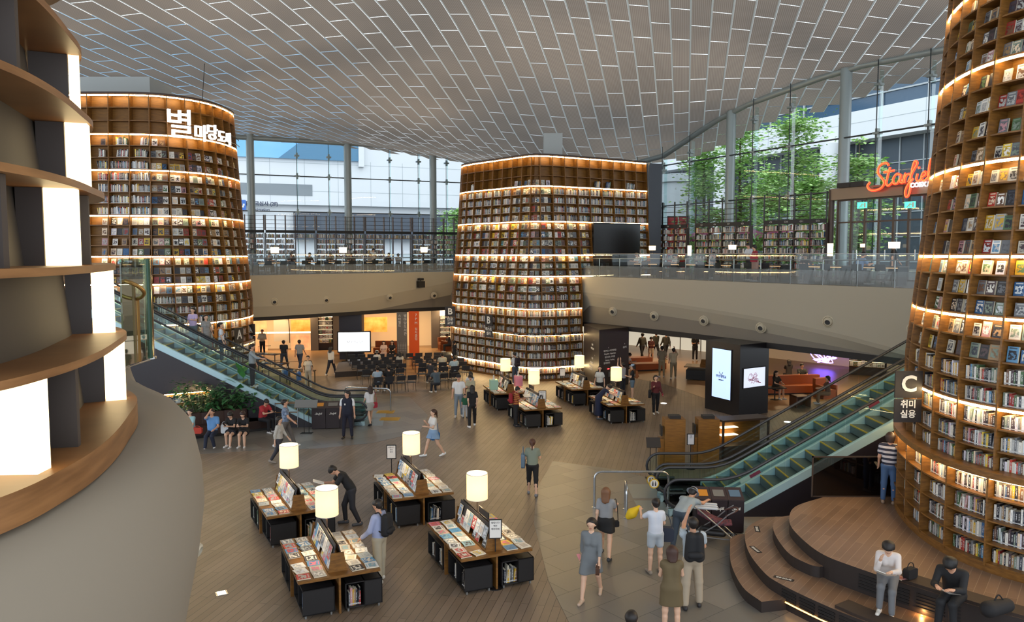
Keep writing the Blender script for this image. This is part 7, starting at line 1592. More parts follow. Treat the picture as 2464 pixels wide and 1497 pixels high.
r, J, s = person(P_(1576, 1380), face(-.15, 1), 1.6, dict(arm_l=(48, 30, 72), arm_r=(18, 14, 50), head=14), True, 'c9cfdc', 'a9b2bc', 1, 'woman in pale blouse and denim shorts with a tied dark bun', legs='shorts', shoe='8a7f74', hairlen='bun', near=2)
bag(J['wrr']+Vector((.05, -.08, -.2)), -.15, '2c3242', 'large navy woven tote on the shoulder of the woman in denim shorts', .42, .3, .14, .3, 'tote_bag')
r_ = thing('shopping_bag', 'bright yellow plastic shopping bag held by the woman in denim shorts', 'bag', J['hal'], 0, 'bags carried by people'); blob_obj('sack', [(np.array((-.02, 0, 0)), np.array((-.17, 0, -.14)), .04, .1, .06), (np.array((-.17, 0, -.14)), np.array((-.24, .03, -.22)), .1, .07, .06)], .018, cmat('d8b41c'), r_)
r, J, s = person(P_(1637, 1332), face(.6, .75), 1.72, dict(lean=62, curl=12, head=-20, arm_r=(70, 8, 20), arm_l=(64, 8, 26), leg_r=(8, 4, 10), leg_l=(-8, 4, 4)), False, '8f9aa0', '3a4450', 1, 'man in grey shirt and brimmed hat bending over the stroller', sleeve='short', shoe='3a3c40', near=2, hat=('8d97a4', 1))
r, J, s = person(P_(1664, 1462), face(.05, 1), 1.76, dict(arm_l=(118, 30, 62), arm_r=(25, 10, 60), leg_r=(6, 6, 4), leg_l=(-6, 5, 2), baggy=.012), False, stripe_mat('b9c4cc', '8e9aa4', 22, 'X'), 'a89a86', 1, 'man in striped pale shirt and khaki trousers raising one hand', shoe='2c2a2c', near=2)
backpack(J, face(.05, 1), '17181c', 'large black backpack on the man in khaki trousers', 1.25)
r, J, s = person(P_(1614, 1530), face(.08, 1), 1.62, dict(arm_l=(20, 8, 70, 20), arm_r=(24, 10, 74, 20), head=10), True, '62543a', None, 1, 'woman in an olive sleeveless dress with very long brown hair, seen from behind', sleeve='cap', dress=.72, shoe='6a4a38', hairlen='long', hairc='3a2118', near=2)
r, J, s = person(P_(1517, 1740), face(.3, 1), 1.66, ST, False, '30323a', '2a2c30', 1, 'person whose black-haired head just shows at the bottom edge', near=1)
r, J, s = person(P_(846, 1262), face(-.9, -.3), 1.72, dict(lean=28, curl=22, head=26, arm_r=(34, 6, 66, 14), arm_l=(34, 6, 66, 14), leg_r=(22, 5, 26), leg_l=(-2, 5, 22)), False, '17181c', '26262c', 1, 'man in black polo shirt and dark trousers bending over a magazine', shoe='4a4a4e', near=2)
open_book(J['har'].lerp(J['hal'], .5)+Vector((-.05, 0, .02)), face(-.9, -.3), 'magazine held by the bending man in black polo', .13, -70)
r, J, s = person(P_(914, 1398), face(-.75, .35), 1.7, dict(arm_r=(12, 8, 30), arm_l=(16, 8, 34), head=22, baggy=.018, leg_r=(4, 4, 2), leg_l=(-4, 4, 2)), False, '9aa3c4', 'a39a86', 1, 'man in light blue shirt, khaki trousers and glasses looking down at the tables', sleeve='long', shoe='c9c4b8', near=2)
backpack(J, face(-.75, .35), '141418', 'black backpack on the man in the light blue shirt', 1.05)
m = MB(); hd = J['head']; f_ = J['hf']
for q in (1, -1): c = hd+f_*.095+Vector((-f_.y, f_.x, 0)).normalized()*q*.033+Vector((0, 0, .015)); m.tube([c+Vector((0, 0, .018))+Vector((-f_.y, f_.x, 0))*(.026*math.cos(t))+Vector((0, 0, .02*math.sin(t)-.018)) for t in [i*.785 for i in range(8)]], .0025, 4, close=True)
tag(m.build('glasses', BLK), 'thin black glasses worn by the man in the light blue shirt', 'glasses')
r, J, s = person(P_(1281, 1192), face(.1, 1), 1.6, dict(WALK2, arm_l=(10, 12, 25), arm_r=(20, 10, 60), leg_l=(12, 3, 4), leg_r=(-9, 3, 8, -8)), True, '7b8476', '131316', 1, 'woman in grey-green top and black capri trousers walking away alone', legs='capri', shoe='7c7f86', hairlen='tail', hairc='4a2c20', near=1)
bag(J['ell']+Vector((-.06, 0, -.06)), 1.5, '5c7286', 'blue-grey shoulder bag of the woman in grey-green top', .3, .4, .1, .2)
r, J, s = person(P_(1043, 1098), face(-.9, -.5), 1.62, dict(WALK, arm_r=(22, 4, 110, 30), arm_l=(18, 6, 80, 30)), True, 'd4d2cf', '7e9bbb', 1, 'woman in white top, denim skirt and white trainers with a blue bag', legs='skirt', shoe='dfe3e6', hairlen='tail', hairc='3a2218', near=1)
bag(J['hipr']+Vector((.1, -.1, -.12)), .5, '2f6496', 'bright blue bag on the hip of the denim-skirted woman', .32, .26, .1, .4)
r, J, s = person(P_(837, 1055), face(.05, -1), 1.74, dict(look=-50, arm_r=(2, 10, 8), arm_l=(2, 10, 8), leg_r=(0, 6, 0), leg_l=(0, 6, 0)), False, 'd8dadd', '17182a', 1, 'security guard in navy vest and white short-sleeved shirt looking aside', shoe='141416', near=1)
blob_obj('vest', [(np.array((q*.08, 0, 1.38)), np.array((q*.065, 0, .98)), .136, .132, .05) for q in (1, -1)], .02, cmat('161a2c'), r)
m = MB(); m.box(.04, .14, 1.26, .09, .15, 1.32); m.build('name_badge', WHT, r)
r, J, s = person(P_(891, 1022), face(-.6, 1), 1.6, dict(WALK, arm_r=(50, 14, 30)), True, 'd0cfd0', '9b9a94', 1, 'woman in white top and grey skirt walking behind the guard', legs='skirt', shoe='2a2a2e', hairlen='long', hairc='2e1c14', near=1)
bag(J['hipr']+Vector((.1, .0, -.02)), .6, '9c2436', 'red bag of the woman in grey skirt behind the guard', .22, .22, .1, .4)
r, J, s = person(P_(672, 1118), face(.9, -.1), 1.6, dict(WALK, curl=10), True, stripe_mat('c9c6bf', '9b9890', 14), '35353c', 1, 'woman in cream striped shirt walking past the farthest left lamp', sleeve='mid', shoe='8f857a', hairlen='bob', near=1)
r, J, s = person(P_(688, 1076), face(.95, .1), 1.72, dict(WALK2, arm_r=(30, 14, 20)), False, mat('pattern_navy', '31405c', .8, c2='8fa0b8', scale=12), '5a5450', 1, 'man in patterned navy shirt walking behind the cream striped woman', near=1)
# sofa sitters
def sofa(x, y, yaw, **k): 
    return person(P_(x, y, 0), yaw, **k)
SB_ = dict(seat=.42)
pl = [(460, 1040, TOCAM-.2, 1.62, dict(SIT), True, '8fb4b8', '54606a', 'woman in pale teal top at the left end of the brown sofa', dict(near=1)),
      (512, 1044, TOCAM+.05, 1.72, dict(SIT, arm_l=(20, 10, 55, 20), arm_r=(110, 40, 110), leg_r=(80, 8, 72), leg_l=(80, 12, 96)), False, '5f8fc4', '1f2538', 'man in blue short-sleeved shirt leaning his head on his hand on the sofa', dict(near=1, shoe='e0e0e0')),
      (561, 1042, TOCAM-.1, 1.6, dict(READ, leg_r=(84, 2, 92), leg_l=(80, 0, 70)), True, '141418', '16161e', 'woman in black with a white bag looking at her phone on the sofa', dict(near=1, hairlen='long', legs='skirt')),
      (588, 1042, TOCAM+.1, 1.6, dict(READ, head=10, leg_r=(84, 4, 86), leg_l=(80, 0, 78)), True, '121216', '16161a', 'woman in a short black dress second on the sofa from its right end', dict(near=1, hairlen='long', hairc='2e1a16', dress=.5)),
      (632, 1012, face(.9, -.5), 1.7, dict(READ), False, 'a82c34', '16171c', 'man in red tee reading a tablet on the sofa end seat', dict(near=1, shoe='d8d8d8'))]
for x, y, yaw, H, po, fem, tp_, bt, lab, kw in pl:
    r, J, s = person(P_(x, y, .42)-Vector((0, 0, .42)), yaw, H, po, fem, tp_, bt, 1, lab, seat=.42, **kw)
    if 'phone' in lab or 'tablet' in lab or 'second on' in lab: phone(J['har'].lerp(J['hal'], .5), yaw, 'phone in the hands of the '+lab[:40].split(' on ')[0].split(' looking')[0])
    if 'white bag' in lab: bag(J['hipr']+Vector((-.18, -.1, .1)), 0, 'd6dbe0', 'white bag beside the woman in black on the sofa', .26, .32, .06, .1)
r_ = bag(P_(465, 1045, .42)+Vector((.15, 0, .13)), 0, 'b23a2a', 'orange red bag lying on the brown sofa', .34, .2, .14, .06)
# stage readers
r, J, s = person(P_(2137, 1212, .9), face(.35, .6), 1.68, dict(head=14, arm_r=(62, 22, 20), arm_l=(6, 8, 22)), False, stripe_mat('23263a', 'b9b6bc', 2.9), '3f5a80', 1, 'person in navy and white striped shirt and jeans browsing at the right tower', shoe='8a7462', near=2, hairlen='bob', hairc='2a1a14')
phone(J['hal'], .3, 'pale phone held by the person in the striped shirt')
pS = G(2128, 1402, .95); yawS = face(-.55, -1)
r, J, s = person(Vector((pS.x, pS.y, .45))+Vector((.12, .12, 0)), yawS, 1.62, dict(READ, lean=14, curl=16, arm_r=(34, 4, 120, 30), leg_r=(80, 4, 78), leg_l=(70, 2, 60)), True, 'cfc9c8', '6a6c70', 1, 'woman in white blouse and grey trousers reading on the stage edge', sleeve='long', shoe='d6d2ca', hairlen='long', near=2, seat=.5)
open_book(J['pelvis']+Vector((-.2, -.34, .13)), yawS, 'open book on the lap of the woman in the white blouse', .15, -62)
pS = G(2290, 1446, .95); yawS = face(-.75, -.75)
r, J, s = person(Vector((pS.x, pS.y, .45))+Vector((.1, .1, 0)), yawS, 1.72, dict(READ, lean=16, curl=20, head=32), False, '15161a', '17181c', 1, 'man all in black with round black hair reading on the stage edge', sleeve='long', shoe='1c1c20', near=2, seat=.5, hairlen='bob', hairc='0e0c0c')
open_book(J['pelvis']+Vector((-.3, -.3, .13)), yawS, 'open white book on the lap of the man in black', .18, -62)
p = G(2190, 1392, .955); bag(p+Vector((0, 0, .1)), .5, '17161a', 'small black handbag standing on the stage edge between the readers', .26, .18, .12, .1)
p = G(2400, 1478, .955); r_ = thing('backpack', 'large black bag lying on the stage edge at the right', 'backpack', p+Vector((0, 0, .12)), .4, 'backpacks'); blob_obj('pack', [(np.array((-.22, 0, 0)), np.array((.22, 0, -.01)), .13, .11, .05)], .02, cmat('141316'), r_); b = MB(); b.tube(catmull([Vector((-.1, 0, .1)), Vector((0, 0, .2)), Vector((.12, 0, .1))], 4), .012, 6); b.build('strap', cmat('141316'), r_)
m = Books(); m.book(Matrix.Translation(G(2148, 1388, .957)) @ Matrix.Rotation(R(20), 4, 'Z') @ Matrix.Rotation(R(-90), 4, 'X') @ Matrix.Translation((0, -.015, -.2)), .15, .2, .015, PALL[22], PALL[7]); tag(m.build('magazine', [COVER, PAGES]), 'pink magazine lying beside the woman in the white blouse', 'magazine')
# mid distance and far crowd -------------------------------------
CR = [ # x, y(feet), heading, H, pose, fem, top, bottom, label, kwargs
 (1104, 1003, (.1, -1), 1.74, dict(leg_r=(6, 4, 0), leg_l=(-4, 4, 0)), 0, 'd8d8d8', '7c8894', 'man in white tee and pale jeans standing left of the woman in black', dict(hat=('1c1c20', 0), shoe='c8c8c8')),
 (1133, 992, (-.2, -1), 1.62, dict(LOOKD), 1, 'a9a58c', '8a8a80', 'woman in beige top standing behind the small child', dict(hairlen='mid')),
 (1119, 1006, (.3, -1), .98, ST, 0, '1f5a40', 'aeb4ba', 'small child in a green hooded top and pale trousers', dict(shoe='3a3a40')),
 (1136, 1027, (-.3, 1), 1.66, dict(leg_r=(14, 6, 0), leg_l=(-12, 6, 2), arm_r=(-24, 6, 40, 50), arm_l=(-24, 6, 40, 50)), 1, '121216', '141418', 'woman all in black with long hair and hands clasped behind her back', dict(hairlen='long', shoe='dde0e2')),
 (1241, 1026, (.8, .2), 1.56, LOOKD, 0, stripe_mat('7a2a1e', 'b07a3a', 4.2), '17171b', 'boy in red and mustard striped tee holding an open paper', dict(shoe='2a2a2e')),
 (1440, 1008, (.75, -.1), 1.62, dict(lean=34, curl=16, head=30, arm_r=(60, 8, 14), arm_l=(60, 8, 14)), 1, '1c2440', None, 'woman in a long navy dress leaning over the magazine table', dict(dress=1.75, hairlen='mid', shoe='5c5c60')),
 (1443, 968, (-.3, -1), 1.66, ST, 1, 'c9ccc8', '1a1b20', 'woman in black cardigan and white top behind the magazine table', dict(outer='1d1e26', hairlen='mid')),
 (1521, 962, (-.9, .1), 1.64, dict(arm_l=(18, 20, 80, 40)), 1, '17171b', '5f7484', 'woman in black tee, pale blue cap and denim shorts', dict(hat=('8fa6c0', 0), legs='shorts', hairlen='long')),
 (1498, 955, (-.6, .6), 1.62, dict(arm_l=(130, 10, 50), arm_r=(130, 10, 50)), 1, 'b9bcc0', '2c2e36', 'woman in pale grey top raising both arms to take a photo', dict(sleeve='long', hairlen='bun')),
 (1577, 996, (.1, -1), 1.64, dict(WALK, leg_r=(10, 2, 4), leg_l=(-6, 2, 8), arm_r=(30, 10, 90), arm_l=(12, 8, 40)), 1, '5a2024', '141418', 'woman in maroon sweater and black trousers carrying a drink cup', dict(sleeve='long', hairlen='bob', shoe='e0e0e0')),
 (1240, 925, (-.6, .9), 1.66, LOOKD, 1, 'd0d4d8', '3c4a5c', 'woman with a dark backpack reading at the foot of the middle tower', dict(hairlen='tail')),
 (1095, 885, (.7, .6), 1.62, ST, 1, '131318', None, 'girl in a short black dress at the left foot of the middle tower', dict(dress=.6, hairlen='bun')),
 (632, 856, (0, -1), 1.74, dict(arm_r=(10, 14, 80, 40), arm_l=(10, 14, 80, 40)), 0, 'd2c2a8', '1c1c20', 'man in cream shirt and red tie standing in front of the shop', dict(sleeve='long')),
 (684, 887, (.1, 1), 1.72, WALK, 0, '1e2226', '2c3a4a', 'man in black tee with a white print walking towards the shops', dict()),
 (722, 889, (.2, 1), 1.78, WALK2, 0, '8c9094', '2b3850', 'man in grey tee and jeans with a strap across his back', dict()),
 (742, 933, (.1, -1), 1.62, ST, 1, 'c9c4ba', 'a8a69c', 'woman in brown cardigan standing by the goods tables', dict(outer='6a5a48', hairlen='bun')),
 (797, 903, (.3, .9), 1.64, WALK, 1, 'c8c6c2', '1e2230', 'woman in white blouse striding towards the low stage', dict(hairlen='long', sleeve='mid')),
 (597, 872, (-.2, -1), 1.64, ST, 1, '2a2422', '1a1818', 'staff member in dark clothes under the letter A sign', dict(hairlen='bun')),
 (1545, 866, (-.4, 1), 1.76, WALK, 0, '3a3a34', '26262a', 'man in dark jacket walking left in front of the white shopfront', dict(sleeve='long')),
 (1566, 873, (0, -1), 1.62, dict(LOOKD), 1, '5a2c28', 'c9bfa8', 'woman in white shorts looking at her phone before the bench', dict(legs='shorts', hairlen='long')),
 (1578, 862, (-.5, 1), 1.76, WALK2, 0, '34342e', '22242a', 'man in dark shirt second of the walking trio', dict(sleeve='long')),
 (1602, 864, (-.3, 1), 1.76, WALK, 0, '3c3c38', '26282e', 'man in dark shirt last of the walking trio', dict(sleeve='long')),
 (1592, 908, (0, 1), 1.72, dict(arm_r=(-20, 10, 60, 50), arm_l=(-20, 10, 60, 50)), 0, '8d8068', '9a8a6c', 'man in olive shirt and tan trousers with hands behind his back', dict()),
 (1620, 912, (.2, 1), 1.72, dict(WALK, arm_r=(130, 30, 90)), 0, 'b9a98c', '8c8068', 'man in cream shirt holding his head while walking away', dict()),
 (1672, 868, (0, -1), 1.66, LOOKD, 0, '20201f', '1c1c1e', 'woman in black standing at the glowing table left of the kiosk pillar', dict(hairlen='mid')),
]
PJ_ = {}
for x, y, hdg, H, po, fem, tp_, bt, lab, kw in CR:
    r, J, s = person(P_(x, y), face(*hdg), H, po, bool(fem), tp_, bt, 1, lab, near=1 if y > 940 else 0, **kw); PJ_[lab[:12]+str(x)] = (J, hdg)
J = [v for k_, v in PJ_.items() if k_.endswith('1241')][0][0]; open_book(J['har'].lerp(J['hal'], .5)+Vector((.1, 0, .05)), face(.8, .2), 'open pale newspaper held by the boy in stripes', .24, -90); backpack(J, face(.8, .2), '8c1c28', 'red backpack on the boy in stripes', .9)
J = [v for k_, v in PJ_.items() if k_.endswith('1240')][0][0]; backpack(J, face(-.6, .9), '2a2028', 'dark backpack on the woman reading at the middle tower', 1.1)
J = [v for k_, v in PJ_.items() if k_.endswith('1521')][0][0]; backpack(J, face(-.9, .1), '8a5028', 'tan backpack on the woman in the pale blue cap', .8)
J = [v for k_, v in PJ_.items() if k_.endswith('1577')][0][0]; bag(J['hipr']+Vector((-.16, 0, .0)), 1.3, '18181c', 'large black shoulder bag of the woman in maroon', .34, .34, .1, .4); m = MB(); m.lathe([(.03, -.06), (.04, .06)], 12, tuple(J['hal'])); tag(m.build('drink_cup', cmat('8c2430')), 'red drink cup in the hand of the woman in maroon', 'cup')
p = D(722, 850, PJ_['man in grey 722'][0]['chest'].y) if 'man in grey 722' in PJ_ else None
m = MB(); m.box(0, -.01, 0, .1, .01, .1)
# audience on the chairs
AU = [((907, 872), 1, 'c9c9c4', 'woman with a white sun hat sitting before the low stage', dict(hat=('d8d8d2', 1))), ((962, 876), 1, 'c4c0b6', 'woman in white top seated near the low stage edge', dict(hairlen='long')), ((921, 926), 0, '9db2c6', 'man in pale blue shirt seated in the front-left chairs', {}), ((946, 922), 0, '17171b', 'man in black tee seated beside the man in pale blue', {}),
      ((1049, 926), 0, '4a5864', 'person in shorts with a navy backpack reading on the chairs', {}), ((1063, 884), 0, 'c2bca8', 'person in cream tee seated in the back right chairs', {}), ((1100, 900), 0, 'a9c0cc', 'man in pale blue shirt seated at the right end of the chairs', {}), ((1130, 936), 1, 'c8ccd0', 'woman in white with dark hair seated at the far right chair', dict(hairlen='long')), ((1036, 905), 1, '2a2c34', 'woman in dark top seated left of the backpack reader', dict(hairlen='mid'))]
for (x, y), fem, tp_, lab, kw in AU:
    p = P_(x, y, .45); c, rz = min(CHP, key=lambda c: (Vector((c[0].x, c[0].y, 0))-Vector((p.x, p.y, 0))).length)
    yaw = rz if y > 880 or x > 1000 else rz; q = c if (Vector((c.x-p.x, c.y-p.y, 0))).length < .9 else Vector((p.x, p.y, 0)); d_ = Vector((-math.sin(yaw), math.cos(yaw), 0))
    if x < 1000 and y < 880: q = Vector((p.x, p.y, -.1))
    person(Vector((q.x, q.y, 0))-d_*.12, yaw, 1.68 if not fem else 1.6, READ if 'read' in lab else SIT, bool(fem), tp_, '2a2e38', 1, lab, seat=.46 if not (x < 1000 and y < 880) else .33, near=0, **kw)
J_ = None
# seated in the shops
for x, y, z, yaw, fem, tp_, bt, lab, kw in [(924, 853, .42, TOCAM, 1, 'd8b8a8', 'e0c8b4', 'woman in a pale dress on the sofa behind the stage', dict(hairlen='long', dress=.8)), (944, 852, .42, TOCAM, 1, '1c1a1c', '1c1a1c', 'woman in black on the sofa behind the stage', dict(hairlen='long', dress=.8)), (1083, 832, .42, face(-.9, -.3), 0, '3c3438', '22242a', 'person reading in the armchair by the middle tower', {}),
     (1506, 884, .42, face(.8, -.4), 1, 'd8cfc8', '17171a', 'girl in white top and black skirt reading on a bench corner', dict(hairlen='long', legs='skirt')), (1866, 936, .43, face(.4, -1), 1, '141416', '1a1a1e', 'woman in black with bare legs on the long orange sofa', dict(hairlen='long', legs='skirt')), (1928, 916, .43, face(.1, -1), 0, '3a3c38', '2a2c30', 'man in dark shirt resting his head on the long orange sofa', {}),
     (1992, 950, .42, face(-.9, .2), 1, '6a4a3c', '8a6a50', 'person reclining in the brown armchair behind the right escalator', dict(hairlen='mid')), (1898, 905, .43, 0, 1, '2a2422', '2a2422', 'dark-haired person behind the orange sofa back', dict(hairlen='mid'))]:
    p = P_(x, y, z); person(Vector((p.x, p.y, 0)), yaw, 1.66, READ if 'read' in lab else SIT, bool(fem), tp_, bt, 1, lab, seat=z, near=0, **kw)
# riders of the left escalator
def rider(x, y, lane, yaw, H, po, fem, tp_, bt, lab, **kw):
    root, pt, soft, L = lane; s0 = min((q*.05 for q in range(170)), key=lambda q: abs(1232+F*(PA0+pt(q, .65 if lane is EA1 else .65, 0)).x/(PA0+pt(q, .65, 0)).y-x)); b = (PA0 if lane is EA1 else PA0+vA*1.5)+pt(s0, .65, soft(s0+.1)); return person(b, yaw, H, po, fem, tp_, bt, 1, lab, near=1, **kw)
rider(434, 800, EA2, face(-.2, -1), 1.64, dict(arm_l=(40, 30, 60), arm_r=(10, 8, 20)), True, 'b8a6cc', '5c6a74', 'woman in lavender tee riding high on the left escalator', hairlen='mid')
rider(465, 815, EA2, face(.8, -.6), 1.62, ST, True, stripe_mat('a8a8a4', '6a6c70', 10), '8a8a84', 'woman in a checked dress riding the left escalator', dress=1.2, hairlen='mid')
r, J, s = rider(503, 840, EA2, face(.9, .2), 1.62, ST, True, 'cfd6e0', '3a4450', 'woman in white tee riding the left escalator behind the checked dress', hairlen='tail'); backpack(J, face(.9, .2), 'b06a1c', 'orange backpack on the woman in white tee on the escalator', .9)
rider(603, 930, EA1, face(.9, .1), 1.7, dict(arm_r=(50, 14, 30), head=10), False, '8b9498', '1a1b20', 'man in loose grey shirt holding the handrail of the left escalator', sleeve='mid')
# upper floor
UP = [(641, 2.8, 0, 1, 0, '4a3a38', 'person in dark red seated behind the left end lamp'), (703, 2.8, 0, 1, 0, '26262c', 'person in black seated left of the second upper lamp'), (742, 2.8, 0, 1, 0, '1c1c22', 'person in black bent over the reading table, third from the left tower'), (792, 2.8, 0, 1, 0, '4c4a48', 'person in grey seated just left of the second upper lamp'), (847, 2.8, 0, 1, 0, '2a2a2c', 'person in dark top seated right of the second upper lamp'), (889, 2.8, 0, 1, 1, 'a8a6a4', 'person in pale top seated between second and third upper lamps'), (930, 2.8, 0, 1, 0, '1a1a22', 'person in navy seated left of the masked reader'), (957, 2.8, 0, 1, 1, 'b8bcc4', 'reader in white with a mask seated left of the third upper lamp'), (901, 3.6, 0, 0, 1, 'c8ccd2', 'person in white standing behind the upper reading tables'),
      (1540, 2.6, 1, 1, 0, 'd2d4d6', 'man in white shirt reading right of the dark doorway'), (1632, 2.6, 1, 1, 1, 'a8a8a8', 'woman in pale cardigan seated right of the first right lamp'), (1722, 2.6, 1, 1, 0, '16161a', 'man in black tee seated below the middle right bookshelf'), (1938, 2.4, 1, 1, 1, '2c2420', 'woman in black seated reading below the third right bookshelf'), (2063, 1.3, 1, 1, 0, '6f88ac', 'man in blue shirt seated near the entrance reading a paper'), (2148, 2.6, 1, 0, 0, '121214', 'man in black tee walking by the entrance doors'), (1800, 1.6, 1, 0, 0, 'c4ccd8', 'man in white and navy shirt leaning behind the woman with the red bag'), (1815, .9, 1, 0, 1, '8c2c38', 'woman in red top and pink skirt standing at the right balustrade'), (1425, 1.0, 1, 2, 0, 'd0d4d8', 'photographer in white tee and cap leaning on the balustrade beside the middle tower')]
for x, off, side_, sit, fem, tp_, lab in UP:
    p, rz = up(x, off, side_); fr = rz+math.pi; po = dict(READ) if sit == 1 else (dict(lean=40, curl=10, head=-10, arm_r=(70, 10, 60, 20), arm_l=(70, 10, 60, 20)) if sit == 2 else (WALK if 'walk' in lab else LOOKD)); yaw = {2063: face(.8, .2), 1425: face(-1, -.1), 2148: face(.8, -.3), 1540: face(-.8, -.3)}.get(x, rz+math.pi+random.uniform(-.5, .5))
    person(p, yaw, 1.6 if fem else 1.7, po, bool(fem), tp_, '2a2c32' if x != 1815 else 'b08a80', 1, lab, seat=.45 if sit == 1 else None, near=0, hairlen='mid' if fem else 'short', legs='longskirt' if x == 1815 else 'long', hat=('d8d8d6', 0) if x == 1425 else None)
p, rz = up(1815, .75, 1); bag(p+Vector((-.05, -.1, 1.0)), rz, 'b8324a', 'red bag held by the woman at the right balustrade', .34, .26, .1, .2)
# stroller
p = G(1712, 1305); r = thing('stroller', 'folding baby stroller with patterned seat and large grey wheel beside the bins', 'stroller', (p.x, p.y, 0), R(-12))
SV = mat('stroller_tube', '9a9ca0', .3, .8); m = MB()
for y in (-.22, .22): m.tube([(-.55, y, 1.0), (-.3, y, .82), (.1, y, .5), (.5, y, .16)], .016, 6); m.tube([(-.3, y, .22), (.1, y, .5), (.35, y, .75), (.5, y, .85)], .014, 6); m.tube([(-.3, y, .2), (.52, y, .16)], .014, 6)
m.tube([(.5, -.22, .16), (.5, .22, .16)], .014, 6); m.tube([(-.3, -.22, .22), (-.3, .22, .22)], .014, 6); m.build('frame', SV, r, smooth=True)
m = MB(); m.tube([(-.55, -.24, 1.0), (-.55, .24, 1.0)], .028, 8); m.build('handle', BLK, r, smooth=True)
m = MB(); m.tube(catmull([Vector((.3, -.22, .72)), Vector((.52, -.15, .82)), Vector((.58, 0, .84)), Vector((.52, .15, .82)), Vector((.3, .22, .72))], 4), .02, 8); m.build('bumper_bar', mat('bar_brown', '4a2c28', .6), r, smooth=True)
blob_obj('seat', [(np.array((-.3, y, .72)), np.array((.15, y, .5)), .05, .06, .05) for y in (-.12, 0, .12)]+[(np.array((.15, y, .5)), np.array((.42, y, .5)), .05, .04, .05) for y in (-.12, 0, .12)], .02, mat('seat_pattern', '2c2a34', .8, c2='7a3c44', scale=22), r)
blob_obj('canopy', [(np.array((-.4, y, .86)), np.array((.1, y, .86)), .04, .03, .06) for y in (-.16, 0, .16)], .02, cmat('c9cdd2'), r)
blob_obj('basket', [(np.array((-.2, y, .28)), np.array((.25, y, .26)), .07, .07, .04) for y in (-.12, .12)], .02, BLK, r)
for x, y, rad in ((-.3, -.27, .14), (-.3, .27, .14), (.52, -.24, .09), (.52, .24, .09)):
    m = MB(); m.T = Matrix.Translation((x, y, rad)) @ Matrix.Rotation(R(90), 4, 'X'); m.lathe([(rad*.78, -.02), (rad, -.018), (rad, .018), (rad*.78, .02)], 24, caps=False); w_ = m.build('wheel', BLK, r, smooth=True); m = MB(); m.T = Matrix.Translation((x, y, rad)) @ Matrix.Rotation(R(90), 4, 'X'); m.lathe([(.02, -.022), (rad*.3, -.022), (rad*.3, .022), (.02, .022)], 12)
    for k in range(5): a = k*1.2566; m.beam(Vector((0, 0, 0)), Vector((math.cos(a)*rad*.8, math.sin(a)*rad*.8, 0)), .03, .035)
    m.build('hub', GRY, w_)
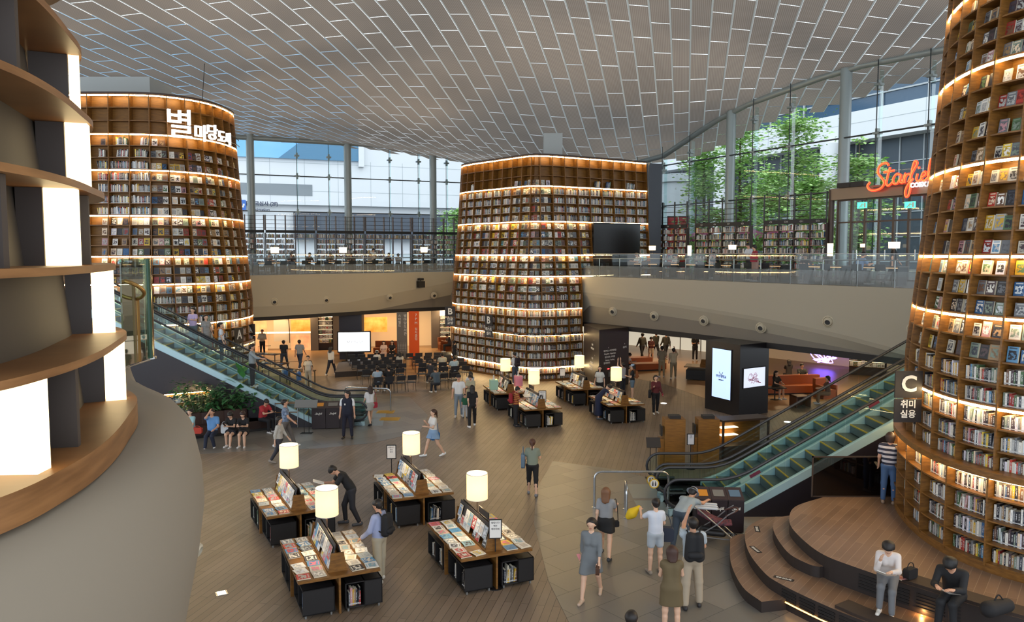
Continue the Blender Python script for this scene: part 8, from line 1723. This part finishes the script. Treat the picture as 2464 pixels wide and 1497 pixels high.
# ---------------------------------------------------------------- hand out the books: the ones that show largest stand alone
def proj(p):
    d = p-Vector((0, 0, CH)); f = Vector((0, math.cos(PITCH), -math.sin(PITCH))); u = Vector((0, math.sin(PITCH), math.cos(PITCH)))
    w = d.dot(f); return (1232+F*d.x/w, 748.5-F*d.dot(u)/w, w)
def in_view(p, mg=10):
    x, y, w = proj(p)
    if not (w > 0 and -mg < x < 2464+mg and -mg < y < 1497+mg): return False
    if x < 235 and y < 1200: return False
    return True
def facing(p, T):
    n = Vector((-T[0][1], -T[1][1], 0)); return n.dot(Vector((0, 0, CH))-p) > 0
def hidden(p, mg=0):
    x, y, w = proj(p)
    if w > 25 and (x > 2205+mg+max(0, (600-y)*.13) or (x < 250-mg)): return True      # behind the nearer towers
    if w > 25 and x < 372-mg and y > 615: return True
    return False
POOL = {}
def give_out():
    for kind, name, cap, mt in (('cover', 'display_book', 290, COVER), ('spine', 'book', 285, SPINE), ('mag', 'magazine', 295, COVER), ('stand', 'display_magazine', 295, COVER)):
        L = IND[kind]; vis = []; n_r = 0
        for e in L:
            if in_view(e[0]) and (kind == 'mag' or facing(e[0], e[1])) and not hidden(e[0]): vis.append(e)
            elif kind in ('cover', 'spine') and e[8] != 'T' and in_view(e[0], 420) and facing(e[0], e[1]) and not hidden(e[0], 420): REST[kind].book(e[1], e[2], e[3], e[4], PALL[e[5]], PALL[e[6]], kind == 'cover')
        vis.sort(key=lambda e: -(e[2]*e[3])/proj(e[0])[2]**2)
        alone = vis[:cap]; rest = vis[cap:]; seen = set()
        for (p, T, w, h, d, c, c2, lab, tid) in alone:
            m = Books(); m.book(Matrix.Identity(4), w, h, d, PALL[c], PALL[c2], kind != 'spine')
            o = m.build(name, [mt, PAGES]); o.matrix_world = T
            lab = f'{CN[PAL[c]]} '+{'mag': 'magazine on ', 'stand': 'magazine in '}.get(kind, 'book on ' if tid != 'T' else 'book in ')+lab
            tag(o, lab, 'book' if kind in ('cover', 'spine') else 'magazine', {'mag': 'magazines lying on the tables', 'stand': 'magazines standing in the table racks'}.get(kind) or {'T': 'books in the table crates', 'A': 'books in the left tower', 'B': 'books in the middle tower', 'C': 'books in the right tower'}[tid]+(' facing out' if kind == 'cover' else ' standing spine out'))
        for (p, T, w, h, d, c, c2, lab, tid) in rest: REST.setdefault(kind, Books()).book(T, w, h, d, PALL[c], PALL[c2], kind == 'cover')
        if kind in REST and REST[kind].v:
            o = REST[kind].build({'cover': 'more_display_books', 'spine': 'more_shelved_books', 'mag': 'more_magazines', 'stand': 'more_display_magazines'}[kind], [mt, PAGES])
            tag(o, 'many small face-out books filling the shelves of the farther book towers' if kind == 'cover' else 'many small upright books filling the far shelves of the hall', 'books', kind='stuff')
        print('books', kind, len(L), len(vis), len(alone), len(rest))
give_out()
# lettering becomes plain mesh
bpy.context.view_layer.update()
for o in [o for o in S.objects if o.type == 'FONT']:
    me = bpy.data.meshes.new_from_object(o); n = bpy.data.objects.new('lettering_', me); COL.objects.link(n)
    n.parent = o.parent; n.matrix_local = o.matrix_local.copy()
    for k in o.keys():
        if k in ('label', 'category', 'group', 'kind'): n[k] = o[k]
    nm = o.name.split('.')[0]; bpy.data.objects.remove(o); n.name = nm
